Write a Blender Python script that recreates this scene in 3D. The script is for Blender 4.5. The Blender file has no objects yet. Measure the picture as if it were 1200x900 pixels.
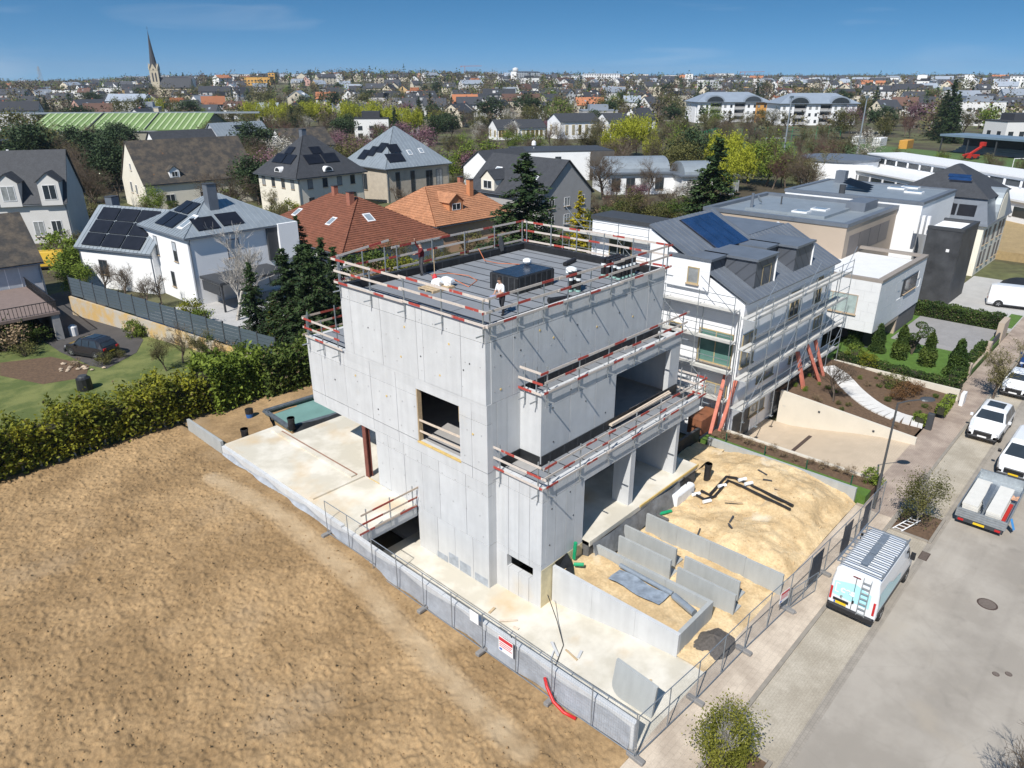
import bpy, math, random
import numpy as np
from mathutils import Vector, Matrix
random.seed(7); RNG = np.random.default_rng(7)
sc = bpy.context.scene
COL = sc.collection
R = math.radians
# ------------------------------------------------------------------ camera
CAMZ = 22.0; FPX = 840.0; HOR = 94.0; YAW = R(42.9)
PITCH = math.atan((450 - HOR) / FPX)
FW = Vector((math.cos(YAW) * math.cos(PITCH), math.sin(YAW) * math.cos(PITCH), -math.sin(PITCH)))
RT = Vector((math.sin(YAW), -math.cos(YAW), 0)); UP = RT.cross(FW)
CAMP = Vector((0, 0, CAMZ))
cam = bpy.data.objects.new('camera', bpy.data.cameras.new('camera')); COL.objects.link(cam)
cam.matrix_world = Matrix(((RT.x, UP.x, -FW.x, CAMP.x), (RT.y, UP.y, -FW.y, CAMP.y), (RT.z, UP.z, -FW.z, CAMP.z), (0, 0, 0, 1)))
cam.data.sensor_width = 36; cam.data.lens = FPX / 1200 * 36
cam.data.clip_start = 0.5; cam.data.clip_end = 20000
sc.camera = cam
# ------------------------------------------------------------------ sky, sun, exposure
SUND = Vector((5.46, 1.47, -6.5)).normalized()          # the way the light travels
w = bpy.data.worlds.new('World'); sc.world = w; w.use_nodes = True
nt = w.node_tree; bg = nt.nodes['Background']
sky = nt.nodes.new('ShaderNodeTexSky'); sky.sky_type = 'NISHITA'; sky.sun_disc = False
sky.sun_elevation = math.asin(-SUND.z); sky.sun_rotation = math.atan2(-SUND.x, -SUND.y)
sky.altitude = 300; sky.air_density = 1.0; sky.dust_density = 0.35; sky.ozone_density = 2.2
tcw = nt.nodes.new('ShaderNodeTexCoord'); mpw = nt.nodes.new('ShaderNodeMapping'); mpw.inputs['Scale'].default_value = (1.2, 1.2, 9)
mpw.inputs['Rotation'].default_value = (0.1, 0.15, 0.5)
nzw = nt.nodes.new('ShaderNodeTexNoise'); nzw.inputs['Scale'].default_value = 2.3; nzw.inputs['Detail'].default_value = 7; nzw.inputs['Distortion'].default_value = 0.6
crw = nt.nodes.new('ShaderNodeValToRGB'); crw.color_ramp.elements[0].position = 0.56; crw.color_ramp.elements[1].position = 0.86
crw.color_ramp.elements[1].color = (0.28, 0.28, 0.28, 1)
mxw = nt.nodes.new('ShaderNodeMixRGB'); mxw.inputs['Color2'].default_value = (6.5, 6.8, 7.2, 1)   # thin high cirrus
hsw = nt.nodes.new('ShaderNodeHueSaturation'); hsw.inputs['Saturation'].default_value = 1.32; hsw.inputs['Hue'].default_value = 0.491; hsw.inputs['Value'].default_value = 0.90
nt.links.new(tcw.outputs['Generated'], mpw.inputs['Vector']); nt.links.new(mpw.outputs['Vector'], nzw.inputs['Vector'])
nt.links.new(nzw.outputs['Fac'], crw.inputs['Fac']); nt.links.new(crw.outputs['Color'], mxw.inputs['Fac'])
mps = nt.nodes.new('ShaderNodeMapping'); mps.inputs['Scale'].default_value = (1,1,2.5); mps.inputs['Location'].default_value = (0,0,0.17)
nrm_ = nt.nodes.new('ShaderNodeVectorMath'); nrm_.operation = 'NORMALIZE'
nt.links.new(tcw.outputs['Generated'], mps.inputs['Vector']); nt.links.new(mps.outputs['Vector'], nrm_.inputs[0]); nt.links.new(nrm_.outputs['Vector'], sky.inputs['Vector'])
nt.links.new(sky.outputs['Color'], hsw.inputs['Color']); nt.links.new(hsw.outputs['Color'], mxw.inputs['Color1'])
nt.links.new(mxw.outputs['Color'], bg.inputs['Color']); bg.inputs['Strength'].default_value = 0.10
sl = bpy.data.lights.new('sun', 'SUN'); sl.energy = 4.2; sl.angle = R(0.5); sl.color = (1.0, 0.968, 0.915)
so = bpy.data.objects.new('sun', sl); COL.objects.link(so); so.rotation_euler = SUND.to_track_quat('-Z', 'Y').to_euler(); so.location = (-40, -10, 60)
sc.view_settings.view_transform = 'Standard'; sc.view_settings.look = 'None'; sc.view_settings.exposure = 0.48; sc.view_settings.gamma = 1
sc.render.engine = 'CYCLES'
# ------------------------------------------------------------------ pixel of the photograph -> point of the place
def ray(x, y): return (FW * FPX + RT * (x - 600) - UP * (y - 450)).normalized()
def G(x, y, z=0.0):
    d = ray(x, y); return CAMP + d * ((z - CAMZ) / d.z)
def ONX(x, y, X): d = ray(x, y); return CAMP + d * (X / d.x)
def ONY(x, y, Y): d = ray(x, y); return CAMP + d * (Y / d.y)
def PX(p):
    v = Vector(p) - CAMP; a = v.dot(FW); return 600 + FPX * v.dot(RT) / a, 450 - FPX * v.dot(UP) / a, a
# ------------------------------------------------------------------ mesh building
ORG = {}
class MB:
    def __init__(s): s.v = []; s.f = []; s.mi = []; s.cur = 0
    def add(s, vs, fs):
        o = len(s.v); s.v.extend([tuple(q) for q in vs])
        for f in fs: s.f.append([i + o for i in f]); s.mi.append(s.cur)
        return s
    def box(s, x0, y0, z0, x1, y1, z1):
        if x0 > x1: x0, x1 = x1, x0
        if y0 > y1: y0, y1 = y1, y0
        if z0 > z1: z0, z1 = z1, z0
        return s.add([(x0,y0,z0),(x1,y0,z0),(x1,y1,z0),(x0,y1,z0),(x0,y0,z1),(x1,y0,z1),(x1,y1,z1),(x0,y1,z1)],
              [(0,3,2,1),(4,5,6,7),(0,1,5,4),(1,2,6,5),(2,3,7,6),(3,0,4,7)])
    def cbox(s, x0, y0, z0, x1, y1, z1, c=0.03):
        "box with its upright and top edges chamfered"
        if x0 > x1: x0, x1 = x1, x0
        if y0 > y1: y0, y1 = y1, y0
        P = lambda d: [(x0+c+d,y0+d),(x1-c-d,y0+d),(x1-d,y0+c+d),(x1-d,y1-c-d),(x1-c-d,y1-d),(x0+c+d,y1-d),(x0+d,y1-c-d),(x0+d,y0+c+d)]
        vs = [(a,b,z0) for a,b in P(0)] + [(a,b,z1-c) for a,b in P(0)] + [(a,b,z1) for a,b in P(c*0.7)]
        fs = [tuple(range(7,-1,-1)), tuple(range(16,24))]
        for k in range(8):
            j = (k+1) % 8; fs += [(k,j,8+j,8+k), (8+k,8+j,16+j,16+k)]
        return s.add(vs, fs)
    def bar(s, a, b, w, h, up=(0,0,1)):
        a = Vector(a); b = Vector(b); d = (b-a).normalized(); u = Vector(up)
        if abs(d.dot(u)) > 0.98: u = Vector((1,0,0))
        sd = d.cross(u).normalized(); u = sd.cross(d); sd *= w/2; u *= h/2
        return s.add([a-sd-u,a+sd-u,a+sd+u,a-sd+u,b-sd-u,b+sd-u,b+sd+u,b-sd+u],[(3,2,1,0),(4,5,6,7),(0,1,5,4),(1,2,6,5),(2,3,7,6),(3,0,4,7)])
    def tube(s, pts, r, n=6, caps=True):
        pts = [Vector(p) for p in pts]; rs = r if isinstance(r, (list, tuple)) else [r]*len(pts)
        vs = []; fs = []; prev = None
        for i, p in enumerate(pts):
            d = (pts[min(i+1, len(pts)-1)] - pts[max(i-1, 0)]).normalized()
            if prev is None:
                u = Vector((0,0,1)) if abs(d.z) < 0.9 else Vector((1,0,0))
                prev = d.cross(u).normalized()
            a = (prev - d*prev.dot(d)).normalized(); b = d.cross(a); prev = a
            for k in range(n):
                t = 2*math.pi*k/n; vs.append(p + (a*math.cos(t) + b*math.sin(t))*rs[i])
        for i in range(len(pts)-1):
            for k in range(n):
                j = (k+1) % n; fs.append((i*n+k, i*n+j, (i+1)*n+j, (i+1)*n+k))
        if caps: fs.append(tuple(range(n-1,-1,-1))); fs.append(tuple((len(pts)-1)*n+k for k in range(n)))
        return s.add(vs, fs)
    def lathe(s, c, prof, n=12):
        "prof: list of (radius, z) from bottom to top round the upright axis at c"
        vs = []; fs = []
        for r, z in prof:
            for k in range(n):
                t = 2*math.pi*k/n; vs.append((c[0]+r*math.cos(t), c[1]+r*math.sin(t), c[2]+z))
        for i in range(len(prof)-1):
            for k in range(n):
                j = (k+1) % n; fs.append((i*n+k, i*n+j, (i+1)*n+j, (i+1)*n+k))
        fs.append(tuple(range(n-1,-1,-1))); fs.append(tuple((len(prof)-1)*n+k for k in range(n)))
        return s.add(vs, fs)
    def prism(s, pts, vec):
        "polygon (3-D points, counter-clockwise against vec) pushed along vec"
        pts = [Vector(p) for p in pts]; vec = Vector(vec); n = len(pts)
        nrm = Vector((0,0,0))
        for i in range(n): nrm += pts[i].cross(pts[(i+1)%n])
        if nrm.dot(vec) < 0: pts = pts[::-1]
        fs = [tuple(range(n-1,-1,-1)), tuple(range(n,2*n))] + [(i,(i+1)%n,n+(i+1)%n,n+i) for i in range(n)]
        return s.add(pts + [p+vec for p in pts], fs)
    def slab(s, pts, t):
        "sheet with a top outline (3-D) and thickness t straight down"
        return s.prism([Vector(p) - Vector((0,0,t)) for p in pts], (0,0,t))
    def grid(s, P, flip=False):
        "P[i][j] points"
        n = len(P); m = len(P[0]); vs = [q for r_ in P for q in r_]; fs = []
        for i in range(n-1):
            for j in range(m-1):
                q = (i*m+j, i*m+j+1, (i+1)*m+j+1, (i+1)*m+j); fs.append(q[::-1] if flip else q)
        return s.add(vs, fs)
    def mesh(s, name, mats, smooth=False, off=None):
        me = bpy.data.meshes.new(name)
        vs = s.v if off is None else [(a-off[0], b-off[1], c-off[2]) for a,b,c in s.v]
        me.from_pydata(vs, [], s.f)
        for m in (mats if isinstance(mats, (list, tuple)) else [mats]): me.materials.append(m)
        if any(s.mi): me.polygons.foreach_set('material_index', s.mi)
        if smooth: me.polygons.foreach_set('use_smooth', [True]*len(s.f))
        me.update(); return me
    def build(s, name, mats, parent=None, smooth=False, world=True):
        "world: coordinates are the place's; they are moved into the parent's frame (things without rotation)"
        off = ORG.get(parent.name) if (parent and world) else None
        return link(name, s.mesh(name, mats, smooth, off), parent)
def link(name, me, parent=None, loc=None, rot=None, scale=None):
    o = bpy.data.objects.new(name, me); COL.objects.link(o)
    if parent:
        o.parent = parent
        if parent.name in ORG: ORG[o.name] = ORG[parent.name]
    if loc is not None: o.location = loc
    if rot is not None: o.rotation_euler = rot if isinstance(rot, (tuple, list, Vector)) else (0,0,rot)
    if scale is not None: o.scale = scale
    return o
def tag(o, label, cat, group=None):
    o['label'] = label; o['category'] = cat
    if group: o['group'] = group
    return o
def struct(o, kind='structure'): o['kind'] = kind; return o
def thing(name, label, cat, loc=(0,0,0), rotz=0, group=None):
    o = bpy.data.objects.new(name, None); COL.objects.link(o); o.empty_display_size = 0.2
    o.location = loc; o.rotation_euler = (0,0,rotz); ORG[o.name] = Vector(loc)
    return tag(o, label, cat, group)
def dup(root, loc, rotz=0, scale=None, label=None, group=None):
    r = root.copy(); COL.objects.link(r); r.location = loc; r.rotation_euler = (0,0,rotz)
    if scale is not None: r.scale = scale if isinstance(scale, (tuple, list)) else (scale,)*3
    if label: r['label'] = label
    if group: r['group'] = group
    for ch in KIDS(root):
        c = ch.copy(); COL.objects.link(c); c.parent = r
        for g_ in KIDS(ch):
            d = g_.copy(); COL.objects.link(d); d.parent = c
    return r
_kids = {}
def KIDS(o):
    if o.name not in _kids: _kids[o.name] = [c for c in bpy.data.objects if c.parent == o]
    return _kids[o.name]
def interp(x, xs, ys): return float(np.interp(x, xs, ys))
# cheap value noise for displaced ground (numpy)
_vt = {}
def vnoise(x, y, seed=0):
    if seed not in _vt: _vt[seed] = np.random.default_rng(seed).random((256, 256))
    T = _vt[seed]
    xi = np.floor(x).astype(int); yi = np.floor(y).astype(int); fx = x-xi; fy = y-yi
    fx = fx*fx*(3-2*fx); fy = fy*fy*(3-2*fy)
    a = T[xi & 255, yi & 255]; b = T[(xi+1) & 255, yi & 255]; c = T[xi & 255, (yi+1) & 255]; d = T[(xi+1) & 255, (yi+1) & 255]
    return (a*(1-fx)+b*fx)*(1-fy) + (c*(1-fx)+d*fx)*fy
def fbm(x, y, sc_, oct_=4, seed=0, gain=0.5):
    v = 0; a = 1; t = 0
    for k in range(oct_): v = v + a*vnoise(x*sc_, y*sc_, seed+k*13); t += a; a *= gain; sc_ *= 2.03
    return v/t - 0.5
def np_mesh(name, V, F, mat, smooth=True, attr=None):
    "V (n,3), F (m,4) or (m,3) arrays"
    me = bpy.data.meshes.new(name); n = len(V); m, k = F.shape
    me.vertices.add(n); me.vertices.foreach_set('co', np.asarray(V, np.float32).ravel())
    me.loops.add(m*k); me.loops.foreach_set('vertex_index', np.asarray(F, np.int32).ravel())
    me.polygons.add(m); me.polygons.foreach_set('loop_start', np.arange(0, m*k, k, dtype=np.int32)); 
    me.polygons.foreach_set('loop_total', np.full(m, k, np.int32))
    if smooth: me.polygons.foreach_set('use_smooth', np.ones(m, bool))
    for mm in (mat if isinstance(mat, (list, tuple)) else [mat]): me.materials.append(mm)
    me.update(calc_edges=True)
    if attr is not None: me.attributes.new('track','FLOAT','POINT').data.foreach_set('value', np.asarray(attr, np.float32).ravel())
    return me
def heightfield(name, x0, x1, y0, y1, step, fn, mat, keep=None, attr=None):
    xs = np.arange(x0, x1+step*0.5, step); ys = np.arange(y0, y1+step*0.5, step)
    X, Y = np.meshgrid(xs, ys, indexing='ij'); Z = fn(X, Y)
    V = np.stack([X, Y, Z], -1).reshape(-1, 3); nx, ny = X.shape
    idx = np.arange(nx*ny).reshape(nx, ny)
    F = np.stack([idx[:-1,:-1], idx[1:,:-1], idx[1:,1:], idx[:-1,1:]], -1).reshape(-1, 4)
    if keep is not None:
        cx = (X[:-1,:-1]+step/2).ravel(); cy = (Y[:-1,:-1]+step/2).ravel(); F = F[keep(cx, cy)]
    return np_mesh(name, V, F, mat, attr=None if attr is None else attr(X, Y))
# ------------------------------------------------------------------ materials
MATS = {}
def M(name, col, rough=0.8, var=0.12, scale=2.0, bump=0.0, bscale=None, metal=0.0, spec=0.4, col2=None, rand=0.0, coord='World',
      stretch=(1,1,1), detail=6, c2pos=(0.42, 0.62), fine=0.0, fscale=60, bdist=0.02, coat=0.0):
    if name in MATS: return MATS[name]
    m = bpy.data.materials.new(name); m.use_nodes = True; MATS[name] = m
    t = m.node_tree; N = t.nodes; Lk = t.links; b = N['Principled BSDF']
    b.inputs['Roughness'].default_value = rough; b.inputs['Metallic'].default_value = metal
    b.inputs['Specular IOR Level'].default_value = spec
    if coat: b.inputs['Coat Weight'].default_value = coat; b.inputs['Coat Roughness'].default_value = 0.05
    if coord == 'World': src = N.new('ShaderNodeNewGeometry').outputs['Position']
    else: src = N.new('ShaderNodeTexCoord').outputs['Object']
    mp = N.new('ShaderNodeMapping'); mp.inputs['Scale'].default_value = stretch; Lk.new(src, mp.inputs['Vector'])
    nz = N.new('ShaderNodeTexNoise'); nz.inputs['Scale'].default_value = scale; nz.inputs['Detail'].default_value = detail; nz.inputs['Roughness'].default_value = 0.62
    Lk.new(mp.outputs['Vector'], nz.inputs['Vector'])
    cr = N.new('ShaderNodeValToRGB'); e = cr.color_ramp.elements
    lo = [c*(1-var) for c in col]; hi = [min(1, c*(1+var)) for c in (col2 or col)]
    e[0].color = (*lo, 1); e[1].color = (*hi, 1)
    e[0].position, e[1].position = c2pos if col2 else (0.3, 0.7)
    Lk.new(nz.outputs['Fac'], cr.inputs['Fac']); out = cr.outputs['Color']
    if fine:
        n2 = N.new('ShaderNodeTexNoise'); n2.inputs['Scale'].default_value = fscale; n2.inputs['Detail'].default_value = 3; Lk.new(mp.outputs['Vector'], n2.inputs['Vector'])
        hv = N.new('ShaderNodeHueSaturation'); mr = N.new('ShaderNodeMapRange'); mr.inputs['From Min'].default_value = 0.25; mr.inputs['From Max'].default_value = 0.75
        mr.inputs['To Min'].default_value = 1-fine; mr.inputs['To Max'].default_value = 1+fine
        Lk.new(n2.outputs['Fac'], mr.inputs['Value']); Lk.new(mr.outputs['Result'], hv.inputs['Value']); Lk.new(out, hv.inputs['Color']); out = hv.outputs['Color']
    if rand:
        oi = N.new('ShaderNodeObjectInfo'); hv = N.new('ShaderNodeHueSaturation'); mr = N.new('ShaderNodeMapRange')
        mr.inputs['To Min'].default_value = 1-rand; mr.inputs['To Max'].default_value = 1+rand
        Lk.new(oi.outputs['Random'], mr.inputs['Value']); Lk.new(mr.outputs['Result'], hv.inputs['Value']); Lk.new(out, hv.inputs['Color']); out = hv.outputs['Color']
    Lk.new(out, b.inputs['Base Color'])
    if bump:
        nb = N.new('ShaderNodeTexNoise'); nb.inputs['Scale'].default_value = bscale or scale*4; nb.inputs['Detail'].default_value = 5; Lk.new(mp.outputs['Vector'], nb.inputs['Vector'])
        bp = N.new('ShaderNodeBump'); bp.inputs['Strength'].default_value = bump; bp.inputs['Distance'].default_value = bdist
        Lk.new(nb.outputs['Fac'], bp.inputs['Height']); Lk.new(bp.outputs['Normal'], b.inputs['Normal'])
    return m
def mul_color(m, fac_out, lo, hi=1.0):
    "multiply a material's colour by a factor map (paint, stains, joints with a shape of their own)"
    t = m.node_tree; N = t.nodes; Lk = t.links; b = N['Principled BSDF']; old = b.inputs['Base Color'].links[0].from_socket
    mr = N.new('ShaderNodeMapRange'); mr.inputs['To Min'].default_value = lo; mr.inputs['To Max'].default_value = hi; Lk.new(fac_out, mr.inputs['Value'])
    hv = N.new('ShaderNodeHueSaturation'); Lk.new(mr.outputs['Result'], hv.inputs['Value']); Lk.new(old, hv.inputs['Color']); Lk.new(hv.outputs['Color'], b.inputs['Base Color'])
def mix_color(m, fac_out, col):
    t = m.node_tree; N = t.nodes; Lk = t.links; b = N['Principled BSDF']; old = b.inputs['Base Color'].links[0].from_socket
    mx = N.new('ShaderNodeMixRGB'); mx.inputs['Color2'].default_value = (*col, 1); Lk.new(fac_out, mx.inputs['Fac']); Lk.new(old, mx.inputs['Color1']); Lk.new(mx.outputs['Color'], b.inputs['Base Color'])
def noise_mask(m, scale, lo, hi, stretch=(1,1,1), detail=5, coord='World', off=(0,0,0)):
    t = m.node_tree; N = t.nodes; Lk = t.links
    src = N.new('ShaderNodeNewGeometry').outputs['Position'] if coord == 'World' else N.new('ShaderNodeTexCoord').outputs['Object']
    mp = N.new('ShaderNodeMapping'); mp.inputs['Scale'].default_value = stretch; mp.inputs['Location'].default_value = off; Lk.new(src, mp.inputs['Vector'])
    nz = N.new('ShaderNodeTexNoise'); nz.inputs['Scale'].default_value = scale; nz.inputs['Detail'].default_value = detail; Lk.new(mp.outputs['Vector'], nz.inputs['Vector'])
    mr = N.new('ShaderNodeMapRange'); mr.inputs['From Min'].default_value = lo; mr.inputs['From Max'].default_value = hi; Lk.new(nz.outputs['Fac'], mr.inputs['Value'])
    return mr.outputs['Result']
def brick_mask(m, bw, bh, mortar=0.012, rot=0.0, coord='World', off=0.5, smooth=0.1):
    "1 on the stones, 0 in the joints, plus a per-stone grey"
    t = m.node_tree; N = t.nodes; Lk = t.links
    src = N.new('ShaderNodeNewGeometry').outputs['Position'] if coord == 'World' else N.new('ShaderNodeTexCoord').outputs['Object']
    mp = N.new('ShaderNodeMapping'); mp.inputs['Rotation'].default_value = (0,0,rot); Lk.new(src, mp.inputs['Vector'])
    br = N.new('ShaderNodeTexBrick'); br.offset = off; br.inputs['Scale'].default_value = 1; br.inputs['Brick Width'].default_value = bw; br.inputs['Row Height'].default_value = bh
    br.inputs['Mortar Size'].default_value = mortar; br.inputs['Mortar Smooth'].default_value = smooth; br.inputs['Color1'].default_value = (0.75,)*3+(1,); br.inputs['Color2'].default_value = (1,1,1,1); br.inputs['Mortar'].default_value = (0,0,0,1)
    Lk.new(mp.outputs['Vector'], br.inputs['Vector']); return br.outputs['Color']
def wave_mask(m, period, axis='X', coord='World', sharp=(0.0, 0.12), rot=(0,0,0)):
    t = m.node_tree; N = t.nodes; Lk = t.links
    src = N.new('ShaderNodeNewGeometry').outputs['Position'] if coord == 'World' else N.new('ShaderNodeTexCoord').outputs['Object']
    mp = N.new('ShaderNodeMapping'); mp.inputs['Rotation'].default_value = rot; Lk.new(src, mp.inputs['Vector'])
    wv = N.new('ShaderNodeTexWave'); wv.bands_direction = axis; wv.inputs['Scale'].default_value = math.pi/(10*period); Lk.new(mp.outputs['Vector'], wv.inputs['Vector'])
    mr = N.new('ShaderNodeMapRange'); mr.inputs['From Min'].default_value = sharp[0]; mr.inputs['From Max'].default_value = sharp[1]; Lk.new(wv.outputs['Fac'], mr.inputs['Value'])
    return mr.outputs['Result']
# ================================================================== materials used all over
m_conc = M('concrete', (0.53,0.535,0.535), 0.85, 0.06, 1.1, bump=0.25, bscale=9, rand=0.035, fine=0.03, fscale=25)
mul_color(m_conc, noise_mask(m_conc, 1.0, 0.38, 0.6, stretch=(3.2,3.2,0.22)), 0.955, 1.02)
mix_color(m_conc, noise_mask(m_conc, 0.35, 0.66, 0.86), (0.54,0.49,0.40))
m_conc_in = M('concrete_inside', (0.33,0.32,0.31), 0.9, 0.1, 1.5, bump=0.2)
m_apron = M('apron_concrete', (0.58,0.535,0.44), 0.9, 0.08, 0.5, bump=0.2, bscale=8, col2=(0.63,0.59,0.51))
mix_color(m_apron, noise_mask(m_apron, 0.35, 0.57, 0.75, detail=8), (0.56,0.43,0.27))
m_prec = M('precast_concrete', (0.36,0.37,0.36), 0.8, 0.08, 1.6, bump=0.15, rand=0.03, stretch=(2,2,0.5))
m_white = M('white_render', (0.80,0.80,0.80), 0.9, 0.03, 0.7, bump=0.1, bscale=40)
m_cream = M('cream_render', (0.74,0.69,0.58), 0.9, 0.05, 0.6, bump=0.1, bscale=40)
m_galv = M('galvanised_steel', (0.42,0.45,0.47), 0.45, 0.15, 6, metal=0.7)
m_black = M('black_membrane', (0.018,0.019,0.021), 0.55, 0.4, 4, bump=0.6, bscale=7, bdist=0.03)
m_blackpl = M('black_plastic', (0.02,0.02,0.022), 0.4, 0.2, 8)
m_dgrey = M('anthracite', (0.05,0.053,0.058), 0.6, 0.1, 3)
m_glass = M('window_glass', (0.03,0.038,0.045), 0.08, 0.2, 0.7, spec=0.8)
m_timber = M('timber', (0.48,0.36,0.22), 0.8, 0.2, 5, stretch=(1,1,5))
m_yel = M('yellow_formwork', (0.62,0.44,0.16), 0.8, 0.2, 4)
m_soil = M('bare_soil', (0.12,0.075,0.045), 0.95, 0.3, 5, bump=0.5, bscale=20, fine=0.2)
m_lawn = M('lawn', (0.105,0.135,0.035), 0.95, 0.15, 0.5, bump=0.6, bscale=40, col2=(0.15,0.16,0.05), fine=0.25, fscale=25)
m_red = M('red_paint', (0.45,0.03,0.02), 0.5, 0.15, 5)
# red and white painted guard boards: bands along the board's own length
def banded(name, white, red, period, duty, off):
    m = M(name, white, 0.75, 0.12, 7, coord='Object', bump=0.2)
    t = m.node_tree; N = t.nodes; Lk = t.links
    tc = N.new('ShaderNodeTexCoord'); sx = N.new('ShaderNodeSeparateXYZ'); Lk.new(tc.outputs['Object'], sx.inputs['Vector'])
    oi = N.new('ShaderNodeObjectInfo'); a = N.new('ShaderNodeMath'); a.operation = 'MULTIPLY_ADD'; a.inputs[1].default_value = period*3; Lk.new(oi.outputs['Random'], a.inputs[0]); Lk.new(sx.outputs['X'], a.inputs[2])
    f = N.new('ShaderNodeMath'); f.operation = 'MODULO'; f.inputs[1].default_value = period; Lk.new(a.outputs[0], f.inputs[0])
    c = N.new('ShaderNodeMath'); c.operation = 'LESS_THAN'; c.inputs[1].default_value = period*duty; Lk.new(f.outputs[0], c.inputs[0])
    w_ = N.new('ShaderNodeMath'); w_.operation = 'MULTIPLY'; Lk.new(c.outputs[0], w_.inputs[0]); Lk.new(noise_mask(m, 3.0, 0.28, 0.42, coord='Object'), w_.inputs[1])
    mix_color(m, w_.outputs[0], red); return m
m_board = banded('guard_board_paint', (0.57,0.50,0.44), (0.38,0.06,0.045), 2.9, 0.28, 0)
m_boardr = banded('guard_board_worn', (0.52,0.42,0.33), (0.33,0.06,0.04), 2.9, 0.45, 0)

# ================================================================== ground out to the horizon
def hill(X, Y):
    r = np.hypot(X, Y); az = np.arctan2(Y, X) - YAW               # + to the left of the view
    c = np.interp(r, [0,330,450,620,900,1400,2200,3600,9000], [0,0,1.5,5.5,10.5,16.5,20.2,21.8,20])
    k = np.interp(az, [-0.75,-0.45,-0.15,0.2,0.42,0.52,0.66,0.9], [1.17,1.15,1.04,1.02,0.92,0.50,0.30,0.3])
    b_ = np.clip((r-520)/500,0,1)*(fbm(X,Y,0.0022,3,140)*11.0) + np.exp(-((az-0.14)/0.16)**2-((r-1050)/260)**2)*4.0 + np.exp(-((az+0.02)/0.12)**2-((r-1500)/300)**2)*3.0
    side_ = np.interp(az,[-0.45,-0.25,0.35,0.5],[0.25,1,1,0.25]); dip = np.interp(az,[-0.4,-0.2],[0.86,1.0]); return c*k*np.where(r < 2200, dip, 1) + np.where(r < 5000, b_*side_, 0)
def terrain(X, Y):
    X = np.asarray(X, float); Y = np.asarray(Y, float)
    z = 0.8 + hill(X, Y)
    near = (X < 60.5) & (X > -80) & (Y < 44.5) & (Y > -70)
    side = (X >= 60.5) & (X < 150) & (Y < 44.5) & (Y > -70)
    z = np.where(side, -0.15, z); z = np.where(near, -1.45, z)
    return z
def TZ(x, y):
    if x*x+y*y < 108900: return (-1.45 if (-80 < x < 60.5 and -70 < y < 44.5) else -0.15 if (60.5 <= x < 150 and -70 < y < 44.5) else 0.8)
    return float(terrain(x, y))
def ground_at(px, py):
    "walk along the pixel's ray until it meets the terrain"
    d = ray(px, py); t = 20.0
    while t < 6000:
        p = CAMP + d*t
        if p.z < TZ(p.x, p.y): return p
        t *= 1.004 if t < 320 else 1.006
    return CAMP + d*t
far = [130,160,200,260,340,450,600,800,1100,1500,2100,3000,4500,8000,16000]
gx = sorted(set([-f for f in far] + list(range(-100,120,4)) + [60,61] + list(range(120,330,8)) + list(range(330,1300,25)) + list(range(1300,3000,100)) + [3000,3600,4500,8000,16000]))
gy = sorted(set([-f for f in far] + list(range(-100,120,4)) + [44,45] + list(range(120,330,8)) + list(range(330,1300,25)) + list(range(1300,3000,100)) + [3000,3600,4500,8000,16000]))
GX, GY = np.meshgrid(np.array(gx, float), np.array(gy, float), indexing='ij')
V = np.stack([GX, GY, terrain(GX, GY)], -1).reshape(-1, 3); nx, ny = GX.shape; idx = np.arange(nx*ny).reshape(nx, ny)
F = np.stack([idx[:-1,:-1], idx[1:,:-1], idx[1:,1:], idx[:-1,1:]], -1).reshape(-1, 4)
m_ground = M('open_ground', (0.085,0.068,0.042), 0.95, 0.25, 0.05, bump=0.4, bscale=1.5, col2=(0.085,0.09,0.035), fine=0.3, fscale=0.9)
mix_color(m_ground, noise_mask(m_ground, 0.013, 0.60, 0.66), (0.22,0.20,0.17))
struct(link('ground', np_mesh('ground', V, F, m_ground, smooth=False)))
# ================================================================== street
m_asph = M('asphalt_worn', (0.325,0.289,0.243), 0.92, 0.06, 0.35, bump=0.3, bscale=60, col2=(0.355,0.318,0.27), fine=0.08, fscale=45)
mul_color(m_asph, noise_mask(m_asph, 0.9, 0.60, 0.72, detail=8), 1.0, 0.86)
mul_color(m_asph, noise_mask(m_asph, 0.5, 0.52, 0.64, stretch=(0.06,1.5,1), detail=4), 1.0, 0.90)
vo = m_asph.node_tree.nodes.new('ShaderNodeTexVoronoi'); vo.feature = 'DISTANCE_TO_EDGE'; vo.inputs['Scale'].default_value = 0.33; gp_ = m_asph.node_tree.nodes.new('ShaderNodeNewGeometry'); nv = m_asph.node_tree.nodes.new('ShaderNodeTexNoise'); nv.inputs['Scale'].default_value = 0.9; nv.inputs['Detail'].default_value = 6; va = m_asph.node_tree.nodes.new('ShaderNodeVectorMath'); va.operation = 'MULTIPLY_ADD'; va.inputs[1].default_value = (1.6,1.6,0); m_asph.node_tree.links.new(nv.outputs['Color'], va.inputs[0]); m_asph.node_tree.links.new(gp_.outputs['Position'], va.inputs[2]); m_asph.node_tree.links.new(va.outputs['Vector'], vo.inputs['Vector'])
mrc = m_asph.node_tree.nodes.new('ShaderNodeMapRange'); mrc.inputs['From Max'].default_value = 0.012; m_asph.node_tree.links.new(vo.outputs['Distance'], mrc.inputs['Value']); mul_color(m_asph, mrc.outputs['Result'], 0.95, 1.0)
mix_color(m_asph, noise_mask(m_asph, 0.45, 0.58, 0.80, detail=9, off=(3,1,0)), (0.37,0.32,0.255))
mul_color(m_asph, noise_mask(m_asph, 0.25, 0.35, 0.65, stretch=(0.25,1.6,1)), 0.93, 1.06)
m_pave = M('parking_setts', (0.385,0.335,0.26), 0.9, 0.08, 0.5, bump=0.2, col2=(0.425,0.375,0.30), fine=0.12, fscale=14)
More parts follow.
